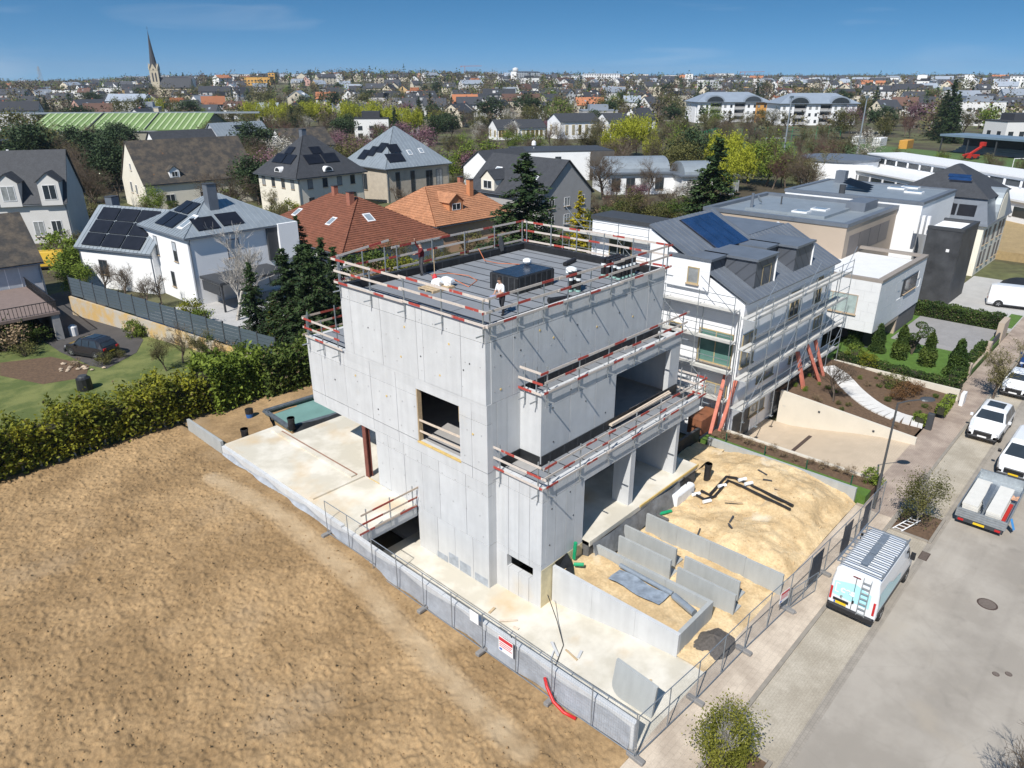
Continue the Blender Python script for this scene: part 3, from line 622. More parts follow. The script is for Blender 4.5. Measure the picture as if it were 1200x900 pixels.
# ================================================================== terrace slab, stair pit, boundary wall
Ts = thing('terrace_slab', 'pale concrete terrace slab beside the building with raised kerb strips', 'terrace', (16.36,25.5,1.2))
MB().box(16.56,25.55,1.15,X0-0.01,39.4,1.50).build('slab', m_apron, Ts)
MB().box(X0+0.0,28.67,1.13,26.5,37.6,1.485).build('slab', m_apron, Ts)
MB().box(19.45,30.35,1.501,19.75,39.0,1.60).build('kerb_strip', m_apron, Ts)
MB().box(16.7,29.9,1.501,20.0,30.15,1.60).build('kerb_strip', m_apron, Ts)
MB().box(19.78,30.4,1.501,19.92,38.4,1.53).build('timber_batten', M('red_brown_timber', (0.30,0.17,0.12), 0.85, 0.2, 4), Ts)
MB().box(16.62,25.46,0.9,X0-0.02,25.545,1.46).build('slab_edge', m_conc, Ts)
for q in ((30.3,1.1),(31.9,1.0)): pass
Wl = thing('boundary_wall', 'long low concrete boundary wall with grey plastic sheeting along the field', 'wall', (16.33,9.4,-1.0))
y = 9.35; i = 0
while y < 39.3:
    y1 = min(y+2.5, 39.4); MB().box(16.33, y+0.004, -1.2, 16.55, y1-0.004, 1.36+0.10*(y > 25.4)+rp.uniform(-0.015,0.015)).build('wall_segment', m_conc, Wl); y = y1; i += 1
MB().box(16.33,39.404,-0.5,16.50,44.0,1.75).build('wall_segment', m_prec, Wl)
# drape of grey plastic on the field side
mpl = M('grey_plastic_sheet', (0.33,0.35,0.38), 0.35, 0.2, 2, bump=0.7, bscale=4, bdist=0.05)
P = []
for i in range(160):
    yy = 9.5+i*(29.7/159); P.append([(16.30-0.02*math.sin(yy*3.1)-0.16*f_**2*(0.6+0.4*math.sin(yy*1.7)), yy, (1.30-0.22*abs(math.sin(yy*0.8+1)))*(1-f_)+ (float(field_z(0,yy))+0.02)*f_) for f_ in (0,0.3,0.6,1.0)])
MB().grid(P).build('plastic_sheet', mpl, Wl, smooth=True)
# apron: ramp from the street down to the basement
mb = MB(); ys = [9.3,11,13,15,17,19,26.5]; zs = [0.065,-0.02,-0.25,-0.55,-0.85,-0.97,-0.99]
mb.grid([[(xx, yy, zz) for yy, zz in zip(ys, zs)] for xx in (16.5,18.5,20.6,21.5)], flip=True); struct(mb.build('apron', m_apron))
# ================================================================== sand, planter, precast elements, pipes
m_sand = M('yellow_sand', (0.56,0.40,0.215), 0.95, 0.10, 0.8, bump=0.6, bscale=14, bdist=0.03, col2=(0.62,0.47,0.275), fine=0.16, fscale=9)
mix_color(m_sand, noise_mask(m_sand, 0.5, 0.60, 0.70, detail=8), (0.62,0.53,0.39))
def sand_fn(X, Y):
    m1 = 0.95*np.exp(-(((X-37.0)/3.4)**2+((Y-13.8)/3.6)**2)); m2 = 0.60*np.exp(-(((X-30.6)/1.6)**2+((Y-12.0)/2.4)**2)); m3 = 0.55*np.exp(-(((X-34.5)/2.4)**2+((Y-11.0)/1.8)**2))
    hole = -0.55*np.exp(-(((X-35.2)/1.0)**2+((Y-9.9)/0.5)**2))
    z = 0.12 + np.where(X > 28.05, m1+m2+m3+hole, 0.0) + fbm(X, Y, 0.8, 3, 21)*np.where(X > 28.1, 0.55, 0.22) + fbm(X, Y, 3.5, 3, 27)*0.11
    return np.clip(z, -0.5, 1.2)*np.clip((Y-9.25)/0.75, 0, 1)**0.6 + 0.04
struct(link('sand_ground', heightfield('sand_ground', 21.4, 38.4, 9.3, 17.5, 0.10, sand_fn, m_sand)))
struct(link('passage_ground', heightfield('passage_ground', 32.4, 38.4, 17.4, 19.4, 0.2, lambda X, Y: 0.55+fbm(X, Y, 1, 3, 4)*0.4, m_sand)))
n = 2600; x = 21.6+16.6*RNG.random(n); y = 9.5+7.7*RNG.random(n)
c = clods(n, x, y, sand_fn, 0.012, 0.07, m_sand, 'sand_lumps'); struct(c, 'stuff'); c['label'] = 'small lumps and pebbles on the yellow sand'; c['category'] = 'sand'
# raised planter box
P_ = thing('raised_planter', 'long concrete planter box filled with yellow sand beside the apron', 'planter', (21.4,10.6,-0.6))
for a, b in ((10.6,12.7),(12.7,15.0),(15.0,17.3)): MB().box(21.40,a+0.004,-0.9,21.58,b-0.004,1.15).build('wall_segment', m_conc, P_)
for a, b in ((10.6,12.9),(12.9,15.2),(15.2,17.3)): MB().box(24.12,a+0.004,-0.3,24.30,b-0.004,1.12).build('wall_segment', m_prec, P_)
MB().box(21.585,10.6,-0.6,22.9,10.78,1.14).build('wall_segment', m_prec, P_); MB().box(22.908,10.6,-0.6,24.115,10.78,1.14).build('wall_segment', m_prec, P_)
link('sand_fill', heightfield('sand_fill', 21.58, 24.13, 10.77, 17.33, 0.12, lambda X, Y: 0.62+fbm(X, Y, 0.8, 3, 8)*0.35+fbm(X, Y, 5, 2, 2)*0.05, m_sand), P_, -ORG[P_.name])
MB().add([(21.6,17.3,0.6),(21.62,16.2,0.75),(22.6,17.0,0.7),(22.5,17.32,1.3),(21.6,17.32,1.25)], [(0,1,2),(0,2,3,4)]).build('liner_sheet', m_black, P_)
m_foil = M('silver_foil_roll', (0.30,0.34,0.38), 0.3, 0.15, 3, metal=0.35)
def roll(name, label, a, b, r, mat, cat='roll', grp=None, n=12):
    o = MB().tube([a, b], r, n).build(name, mat, None); return tag(o, label, cat, grp)
roll('foil_roll', 'long silver grey foil roll lying on the sand in the planter', (23.85,15.2,0.93), (23.75,12.3,0.93), 0.11, m_foil)
roll('foil_roll', 'short silver foil roll at the street end of the planter', (23.7,12.2,0.90), (23.3,10.95,0.92), 0.16, m_foil)
P = [[(22.75+0.95*u+0.05*math.sin(v*7), 15.1-2.7*v, 0.84+0.03*math.sin(u*5+v*9)) for v in (0,.15,.3,.45,.6,.75,.9,1)] for u in (0,.33,.66,1)]
tag(MB().grid(P).build('foil_sheet', M('blue_grey_foil', (0.24,0.28,0.33), 0.3, 0.35, 2.5, bump=0.5, bscale=6), smooth=True), 'blue grey foil sheet spread on the sand beside the long roll', 'sheet')
# long wall of precast elements
Lw = thing('precast_wall', 'long low wall of grey precast concrete elements holding the sand heap', 'wall', (28.0,9.1,-0.2))
for i in range(4): a = 9.1+i*1.84; MB().box(28.0,a+0.004,-0.3,28.13,a+1.836,1.22-0.04*(i == 0)).build('wall_element', m_prec, Lw)
def l_element(label, x, y0, y1, h, z=0.1, foot=-0.75):
    t = thing('l_shaped_element', label, 'concrete element', (x,y0,z))
    MB().box(x,y0,z,x+0.12,y1,z+h).build('upright_plate', m_prec, t)
    MB().box(x+0.125,y0+0.02,z,x+0.85,y1-0.02,z+0.12).build('foot_plate', m_prec, t)
l_element('grey L shaped retaining element nearest the planter and the building', 25.35,13.4,16.35,1.15)
l_element('grey L shaped retaining element behind another one, near the building', 26.35,13.7,16.7,1.12)
l_element('grey L shaped retaining element beside the planter, street end', 25.1,10.0,12.9,1.18)
l_element('grey L shaped retaining element standing second from planter, street end', 26.1,10.3,13.1,1.15)
t = thing('precast_plate', 'single upright concrete plate with one rounded corner standing on the apron', 'concrete plate', (17.95,9.7,0))
prof = [(9.65,0.06),(9.62,1.45),(11.45,1.62),(11.50,0.55)]+[(11.50-0.5*(1-math.cos(a)), 0.55-0.5*math.sin(a)) for a in (0.4,0.8,1.2,1.57)]
MB().prism([(18.0+0.12*z_, y_, z_) for y_, z_ in prof], (0.12,0,0.0)).build('plate', m_prec, t)
MB().box(18.4,9.9,-0.1,18.9,11.0,0.10).build('foot_plate', m_prec, t)
# dark gravel heap
def cone_heap(name, label, c, r, h, mat, cat):
    P = []
    for i in range(9):
        f = i/8; P.append([(c[0]+r*f*math.cos(a)*(1+0.12*math.sin(3*a+1)), c[1]+r*0.8*f*math.sin(a), c[2]+h*(1-f)**1.2*(1+0.1*math.sin(5*a)) - 0.02*f) for a in [k*math.pi/12 for k in range(25)]])
    return tag(MB().grid(P).build(name, mat, smooth=True), label, cat)
cone_heap('gravel_heap', 'dark grey gravel heap at the street end of the planter', (23.2,9.95,0.08), 1.2, 0.34, M('dark_gravel', (0.10,0.088,0.078), 0.95, 0.3, 9, bump=1, bscale=25), 'heap')
# pipes
m_grn = M('green_pipe', (0.01,0.30,0.13), 0.4, 0.1, 5); m_wtape = M('white_tape', (0.75,0.76,0.76), 0.6, 0.1, 5)
t = thing('drain_pipe', 'pair of black insulated pipes with white taped joints lying on the sand', 'pipe', (33.4,15.6,0.5))
za = lambda q, dz=0.10: (q.x, q.y, float(sand_fn(np.array(q.x), np.array(q.y)))+dz)
A = [G(*q,0.7) for q in ((822,572),(832,576),(851,561),(862,565),(928,600))]
Bq = [G(*q,0.7) for q in ((812,574),(826,580),(838,578),(853,566),(866,573),(925,604))]
MB().tube([za(q,0.14) for q in A], 0.085, 8).build('pipe', m_blackpl, t)
MB().tube([za(q,0.14) for q in Bq], 0.075, 8).build('pipe', m_blackpl, t)
for q in ((816,575),(846,570),(869,568),(876,574),(829,582)):
    c = za(G(*q,0.7),0.14); MB().tube([(c[0]-0.22,c[1]+0.1,c[2]),(c[0]+0.22,c[1]-0.12,c[2])], 0.105, 8).build('taped_joint', m_wtape, t)
def stub(label, c, r, h, mat, cat='pipe', grp=None):
    t = thing('pipe_stub', label, cat, c, 0, grp)
    MB().lathe((0,0,0), [(r,0),(r,h)], 14).build('pipe', mat, t, world=False); MB().lathe((0,0,0), [(r*1.12,h*0.86),(r*1.12,h*1.0),(r*0.85,h*1.0)], 14).build('socket', mat, t, world=False)
stub('upright black drain pipe standing in the sand behind the taped pipes', (34.45,16.45,0.3), 0.2, 1.25, m_blackpl)
stub('black drain pipe stub on the terrace slab end, by the boundary wall', (18.1,39.8,0.9), 0.22, 0.95, m_blackpl)
stub('black drain pipe stub beside the pool corner', (20.7,38.6,1.3), 0.22, 0.8, m_blackpl)
t = thing('bucket', 'dark bucket with a blue band on the bare earth near the hedge', 'bucket', (20.1,43.0,0.9))
MB().lathe((0,0,0), [(0.22,0),(0.26,0.3)], 12).build('lower_body', M('blue_plastic', (0.03,0.12,0.35), 0.5, 0.1, 5), t, world=False); MB().lathe((0,0,0), [(0.262,0.301),(0.27,0.62)], 12).build('upper_body', m_blackpl, t, world=False)
for lb, pts, mt_ in (('short green pipe leaning in the planter corner by the house', ((22.9,17.2,0.8),(22.9,17.15,1.75)), m_grn), ('short green pipe lying in the planter corner', ((22.5,16.9,0.85),(22.75,16.5,0.9)), m_grn), ('green pipe bend beside the foundation edge', ((29.5,16.7,0.35),(29.9,16.45,0.4),(30.3,16.3,0.38)), m_grn)):
    tag(MB().tube(pts, 0.09, 10).build('green_pipe', mt_), lb, 'pipe')
tag(MB().tube([(29.6,17.0,0.5),(29.3,16.5,0.45),(29.5,16.0,0.3)], 0.10, 8).build('drain_hose', M('dark_grey_plastic', (0.09,0.09,0.09), 0.5, 0.2, 5)), 'dark grey drain hose hanging over the foundation', 'hose')
tag(MB().cbox(30.9,16.35,0.3,32.9,16.8,0.95,0.08).build('window_well', m_wtape), 'pale plastic window well lying against the foundation', 'window well')
P = [[(32.4+0.9*u, 16.4+0.5*v+0.2*u, 0.5+0.9*v*(1-0.4*u)) for v in (0,.3,.6,1)] for u in (0,.3,.6,1)]
tag(MB().grid(P).build('black_sheet', m_black, smooth=True), 'crumpled black sheet beside the window well', 'sheet')
P = [[(23.9+8.0*u, 16.88-0.35*v-0.1*math.sin(9*u), 1.30-(1.05-0.1*math.sin(13*u))*v) for v in (0,.3,.6,1)] for u in [i/24 for i in range(25)]]
tag(MB().grid(P).build('foundation_sheet', M('grey_bitumen_sheet', (0.16,0.165,0.17), 0.45, 0.35, 2, bump=0.8, bscale=3, bdist=0.06), smooth=True), 'grey protective sheet hanging along the foundation above the sand', 'sheet')
# right-hand retaining wall
t = thing('retaining_wall', 'grey rendered garden wall between the sand heap and the grass strip', 'wall', (38.4,9.5,-0.3))
for i in range(3): a = 9.45+i*3.05; MB().box(38.4,a+0.003,-0.4,38.62,a+3.047,0.98).build('wall_segment', m_prec, t)
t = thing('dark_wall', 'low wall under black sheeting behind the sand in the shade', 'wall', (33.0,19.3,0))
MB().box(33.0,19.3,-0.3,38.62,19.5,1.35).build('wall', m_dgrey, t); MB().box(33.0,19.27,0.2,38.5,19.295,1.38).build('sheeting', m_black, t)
# ================================================================== mesh site fence
m_fence = M('fence_steel', (0.30,0.33,0.36), 0.45, 0.15, 6, metal=0.6)
FL, FH = 3.72, 2.0
frame = MB()
for a, b in (((0,0,0.08),(0,0,FH)),((FL,0,0.08),(FL,0,FH)),((0,0,FH),(FL,0,FH)),((0,0,0.12),(FL,0,0.12)),((FL/2,0,0.12),(FL/2,0,FH))): frame.tube([a,b],0.021,6)
frame_me = frame.mesh('frame', m_fence)
wires = MB()
for i in range(1,37): wires.tube([(i*FL/37,0.0,0.12),(i*FL/37,0.0,FH)],0.0017,3,False)
for i in range(1,13): wires.tube([(0,0.004,0.12+i*0.145),(FL,0.004,0.12+i*0.145)],0.0017,3,False)
wire_me = wires.mesh('wire_mesh', m_fence)
foot_me = MB().cbox(-0.11,-0.36,0.0,0.11,0.36,0.14,0.03).mesh('foot_block', M('fence_foot', (0.22,0.21,0.20), 0.9, 0.15, 4))
def fence_panel(label, x, y, z, ang, grp=None, banner=False):
    t = thing('fence_panel', label, 'fence', (x, y, z), ang, grp)
    link('frame', frame_me, t); link('wire_mesh', wire_me, t); link('foot_block', foot_me, t, (0.0,0,0)); return t
GRP = 'mobile steel mesh fence panels'
pts = [(16.05,27.7),(16.08,24.0),(16.06,20.28),(16.04,16.55),(16.0,12.83),(16.05,9.1)]
for i, (a, b) in enumerate(zip(pts[:-1], pts[1:])):
    fence_panel(['mesh fence panel at the terrace end of the field side row','mesh fence panel between boundary wall and field, next to the stair pit','mesh fence panel carrying a plain white board on the field side','mesh fence panel carrying a red and white notice on the field side','mesh fence panel at the street corner above the red hose'][i], a[0], a[1], 0.22 if i else 0.7, math.atan2(b[1]-a[1], b[0]-a[0]), GRP)
pts = [(16.15,9.1),(19.85,8.85),(23.55,8.70),(27.25,8.45),(30.95,8.25),(34.65,8.10),(38.3,8.05)]
LBF = ['mesh fence panel along the pavement from the wall corner to the standing plate','mesh fence panel along the pavement before the dark gravel heap','mesh fence panel along the pavement with the red notice','mesh fence panel along the pavement with a dark banner, before the long precast wall','mesh fence panel along the pavement with a dark banner, before the sand pit','mesh fence panel along the pavement that ends near the lamp post']
fpan = []
for i, (a, b) in enumerate(zip(pts[:-1], pts[1:])): fpan.append(fence_panel(LBF[i], a[0], a[1], 0.07, math.atan2(b[1]-a[1], b[0]-a[0]), GRP))
t = fence_panel('mesh fence panel swung open over the pavement near the white van', 27.35, 8.40, 0.07, math.atan2(-0.55,3.0), GRP); t.scale = (0.55,1,0.55)
# banners and notices on the fence
m_ban = M('dark_banner', (0.055,0.065,0.085), 0.6, 0.25, 3); m_sign = M('notice_white', (0.78,0.77,0.76), 0.5, 0.05, 5); m_signr = M('notice_red', (0.55,0.04,0.05), 0.5, 0.1, 5); m_blue = M('notice_blue', (0.03,0.12,0.45), 0.5, 0.1, 5)
def text_mesh(name, s_, size, mat, depth=0.003):
    cu = bpy.data.curves.new(name, 'FONT'); cu.body = s_; cu.size = size; cu.extrude = depth; cu.offset = 0.018; cu.align_x = 'CENTER'; cu.align_y = 'CENTER'
    o = bpy.data.objects.new('tmp', cu); COL.objects.link(o); dg = bpy.context.evaluated_depsgraph_get(); me = bpy.data.meshes.new_from_object(o.evaluated_get(dg)); me.name = name
    bpy.data.objects.remove(o); me.materials.clear(); me.materials.append(mat); return me
for i, (f, u, w_) in enumerate(((3,1.9,1.2),(4,1.7,1.1),(5,0.6,1.0))):
    a, b = pts[f], pts[f+1]; d = Vector((b[0]-a[0], b[1]-a[1], 0)).normalized(); p0 = Vector((a[0],a[1],0))+d*u; ang = math.atan2(d.y, d.x)
    t = tag(link('banner', MB().box(0,-0.030,0.35,w_,-0.024,1.85).mesh('banner', m_ban), None, (p0.x,p0.y,0.07), ang), ['dark banner tied to the fence before the long precast wall','dark banner tied to the fence before the sand pit','dark banner tied to the fence nearest the lamp post'][i], 'banner', 'dark fence banners')
def notice(label, pos, ang, w_, h_, red=True, tilt=0.0):
    t = thing('notice_sign', label, 'sign', pos, ang); t.rotation_euler = (0, tilt, ang)
    MB().box(-w_/2,-0.012,-h_/2,w_/2,0.0,h_/2).build('board', m_sign, t, world=False)
    if red:
        MB().box(-w_/2+0.02,-0.016,h_*0.22,w_/2-0.02,-0.0125,h_/2-0.03).build('red_heading', m_signr, t, world=False)
        for k in range(3): MB().box(-w_/2+0.05,-0.016,h_*(0.08-0.13*k),w_/2-0.05-0.06*(k % 2),-0.0125,h_*(0.13-0.13*k)).build('text_line', m_signr, t, world=False)
        MB().box(-w_/2+0.05,-0.016,-h_*0.42,-w_/2+0.2,-0.0125,-h_*0.28).build('blue_symbol', m_blue, t, world=False)
    return t
notice('red and white site notice hung on the fence along the field', (16.00,15.2,1.35), -R(90), 0.78, 0.72)
notice('plain white board hung on the fence along the field', (16.02,17.0,1.75), -R(90), 0.5, 0.55, False)
notice('small red and white notice on the fence along the pavement', (26.6,8.46,1.25), math.atan2(-0.25,3.7), 0.8, 0.55, True, 0.12)
tag(MB().tube([(16.15,13.3,0.95),(16.0,13.05,0.75),(15.85,12.6,0.45),(15.85,12.1,0.28),(15.95,11.6,0.25)], 0.065, 8).build('red_hose', M('red_hose', (0.55,0.02,0.02), 0.4, 0.1, 5), smooth=True), 'short red corrugated hose hanging over the boundary wall', 'hose')
# pool
t = thing('pool', 'rectangular pool lined pale green with a black edge liner beside the hedge', 'pool', (20.7,38.4,0.6))
A = [(20.7,38.9),(25.9,38.1),(26.2,42.0),(20.9,42.4)]
m_pool = M('pool_liner', (0.17,0.30,0.27), 0.35, 0.12, 0.7)
MB().add([(a,b,1.02) for a,b in A], [(0,1,2,3)]).build('pool_floor', m_pool, t)
for (a, b), (c_, d) in zip(A, A[1:]+A[:1]):
    MB().add([(a,b,1.0),(c_,d,1.0),(c_,d,1.35),(a,b,1.35)], [(0,1,2,3),(3,2,1,0)]).build('pool_wall', m_pool, t)
    MB().bar((a,b,1.30),(c_,d,1.30),0.32,0.12).build('coping', M('pool_coping', (0.10,0.115,0.13), 0.5, 0.3, 3, bump=0.5), t)
P = [[(20.75+5.0*u, 38.75-0.8*u*0.98-0.55*v, 1.36-0.45*v+0.05*math.sin(12*u)) for v in (0,.4,1)] for u in [i/12 for i in range(13)]]
MB().grid(P).build('edge_liner', m_black, t, smooth=True)
P = [[(20.3+0.7*u-0.3*v, 40.6+1.6*u-1.2*v, 1.38-0.35*v+0.08*math.sin(8*u+5*v)) for v in (0,.3,.6,1)] for u in [i/8 for i in range(9)]]
MB().grid(P).build('edge_liner', m_black, t, smooth=True)
struct(link('bare_earth', heightfield('bare_earth', 16.5, 40, 37.5, 46, 0.25, lambda X, Y: 0.98+fbm(X, Y, 0.7, 3, 31)*0.2, m_field, keep=lambda x, y: ~((x > 20.9) & (x < 26.0) & (y > 38.9) & (y < 41.9)))))
struct(link('bare_earth', heightfield('bare_earth_b', 26.2, 40, 31, 37.6, 0.5, lambda X, Y: 0.98+fbm(X, Y, 0.7, 3, 31)*0.2, m_field)))
rr = random.Random(9)
for i in range(14):
    y_ = rr.uniform(10.2,19.5); x_ = rr.uniform(16.8,19.6); a = rr.uniform(0,3.1); l_ = rr.uniform(0.25,0.9); z_ = float(np.interp(y_,[9.3,11,13,15,17,19,26.5],[0.065,-0.02,-0.25,-0.55,-0.85,-0.97,-0.99]))+0.04
    tag(MB().bar((x_,y_,z_),(x_+l_*math.cos(a),y_+l_*math.sin(a),z_+0.02),rr.uniform(0.06,0.14),0.04).build('timber_offcut', rr.choice([m_timber,MATS['raw_board'],m_conc])), 'timber offcut lying on the concrete apron', 'offcut', 'offcuts on the apron')
for i in range(9):
    x_, y_ = rr.uniform(28.6,37.5), rr.uniform(10.2,16.2); a = rr.uniform(0,3.1); l_ = rr.uniform(0.3,1.1); z_ = float(sand_fn(np.array(x_),np.array(y_)))+0.05
    tag(MB().bar((x_,y_,z_),(x_+l_*math.cos(a),y_+l_*math.sin(a),z_+0.06),0.09,0.05).build('rubble_piece', rr.choice([m_timber,m_prec,m_dgrey])), 'piece of rubble lying on the sand heap', 'rubble', 'rubble on the sand')
tag(MB().tube([(20.6,16.9,0.2),(20.2,16.0,-0.5),(19.2,14.8,-0.5),(17.9,14.2,-0.35),(16.9,14.6,-0.4),(16.65,15.2,0.6),(16.5,15.4,1.45)],0.02,5).build('power_cable', m_blackpl), 'black cable running from the foundation over the apron to the wall', 'cable')
# ================================================================== things on the roof
ZR = 12.11
m_wlabel = M('roll_label', (0.75,0.78,0.78), 0.6, 0.1, 4); m_lblue = M('bag_blue', (0.03,0.10,0.5), 0.5, 0.1, 4)
roll_body = MB().lathe((0,0,0), [(0.13,0),(0.13,1.0),(0.05,1.0)], 10).mesh('roll', m_blackpl); roll_band = MB().lathe((0,0,0), [(0.133,0.60),(0.133,0.73)], 10).mesh('label_band', m_wlabel); roll_b2 = MB().lathe((0,0,0), [(0.133,0.02),(0.133,0.12)], 10).mesh('end_band', M('roll_end_green', (0.30,0.5,0.45), 0.6, 0.1, 4))
def bit_roll(x, y, lb, grp, white=False):
    t = thing('membrane_roll', lb, 'roll', (x, y, ZR), random.random()*6, grp); link('roll', roll_body, t); link('label_band', roll_band, t); link('end_band', roll_b2, t)
for i in range(4):
    for j in range(5): bit_roll(31.55+j*0.34+0.08*(i % 2), 21.5+i*0.36, 'upright black bitumen roll in the large pack at the roof corner', 'bitumen rolls packed at the roof corner')
for dx, dy in ((0,0),(0.30,0.02),(0.62,-0.05),(0.25,-0.32)): bit_roll(27.9+dx, 21.9+dy, 'upright black bitumen roll in the small set next to the roof hatch', 'bitumen rolls beside the hatch')
for lb, a, b in (('black bitumen roll lying near the rear of the roof', (31.9,25.5),(33.2,25.8)), ('black bitumen roll lying at the street edge of the roof', (25.6,21.4),(26.7,21.0))): roll('membrane_roll', lb, (a[0],a[1],ZR+0.13), (b[0],b[1],ZR+0.13), 0.13, m_blackpl)
def sack(label, x, y, s_, mat=m_wtape, seed=1):
    rr = random.Random(seed); mb = MB(); P = []
    for i in range(7):
        f = i/6*math.pi; P.append([(x+s_*math.sin(f)*math.cos(a)*(0.8+0.4*rr.random()), y+s_*math.sin(f)*math.sin(a)*(0.8+0.4*rr.random()), ZR+s_*0.75*(1+math.cos(f))*0.95) for a in [k*math.pi/5 for k in range(10)]])
        P[-1].append(P[-1][0])
    return tag(mb.grid(P).build('sack', mat, smooth=False), label, 'bag')
t = thing('pallet', 'small timber pallet lying on the roof under the white sacks', 'pallet', (23.7,27.4,ZR))
for i in range(6): MB().box(22.9+i*0.26,26.7,ZR+0.10,22.9+i*0.26+0.2,27.9,ZR+0.12).build('board', m_timber, t)
for i in range(3): MB().box(22.9,26.7+i*0.52,ZR,24.4,26.7+i*0.52+0.1,ZR+0.099).build('bearer', m_timber, t)
for k, (x, y, s_) in enumerate(((23.9,27.5,0.33),(24.4,27.2,0.34),(24.2,27.8,0.28),(24.6,27.6,0.30))): sack(['white sack in front on the roof pallet','bulging white sack on the roof pallet edge','small white sack lying behind on the pallet','white sack leaning at the rear of the pallet'][k], x, y, s_, m_wtape, k)
t = thing('gas_torch', 'red topped gas torch standing among the white sacks', 'torch', (24.1,27.9,ZR)); MB().lathe((0,0,0),[(0.12,0),(0.13,0.45),(0.05,0.6)],10).build('bottle', m_signr, t, world=False); MB().tube([(0,0,0.6),(0,0.02,1.9)],0.02,6).build('lance', m_timber, t, world=False)
tag(MB().tube([(24.1,28.0,ZR+0.05),(24.9,28.9,ZR+0.02),(25.3,29.6,ZR+0.02),(26.2,29.2,ZR+0.02),(26.6,28.0,ZR+0.02),(26.2,26.9,ZR+0.02),(25.0,26.3,ZR+0.02),(24.8,27.2,ZR+0.3)],0.022,5).build('gas_hose', M('orange_hose', (0.55,0.16,0.06), 0.5, 0.1, 4)), 'orange gas hose curling from the sacks over the roof', 'hose')
tag(MB().tube([(29.3,29.9,12.9),(29.2,29.3,12.3),(29.8,28.8,ZR+0.02),(30.5,27.6,ZR+0.02),(29.8,26.2,ZR+0.02),(28.9,25.5,ZR+0.02),(28.3,25.2,12.97),(28.0,25.0,12.99)],0.022,5).build('gas_hose', MATS['orange_hose']), 'orange gas hose running from rear rail to the roof hatch', 'hose')
sack('white tool bag on the roof hatch', 28.1, 25.0, 0.24, m_wtape, 9).location.z += 0.87
sack('white paper sack beside the bitumen rolls near the hatch', 28.35, 22.2, 0.30, m_wlabel, 12).location.z += 0.75
tag(MB().add([(31.6,30.42,13.25),(31.75,30.35,13.2),(31.9,30.30,12.75),(31.75,30.2,12.35),(31.6,30.3,12.3),(31.45,30.38,12.8)],[(0,1,2,3,4,5),(5,4,3,2,1,0)]).build('hung_jacket', m_dgrey), 'dark jacket hung over the rear roof guard rail', 'jacket')
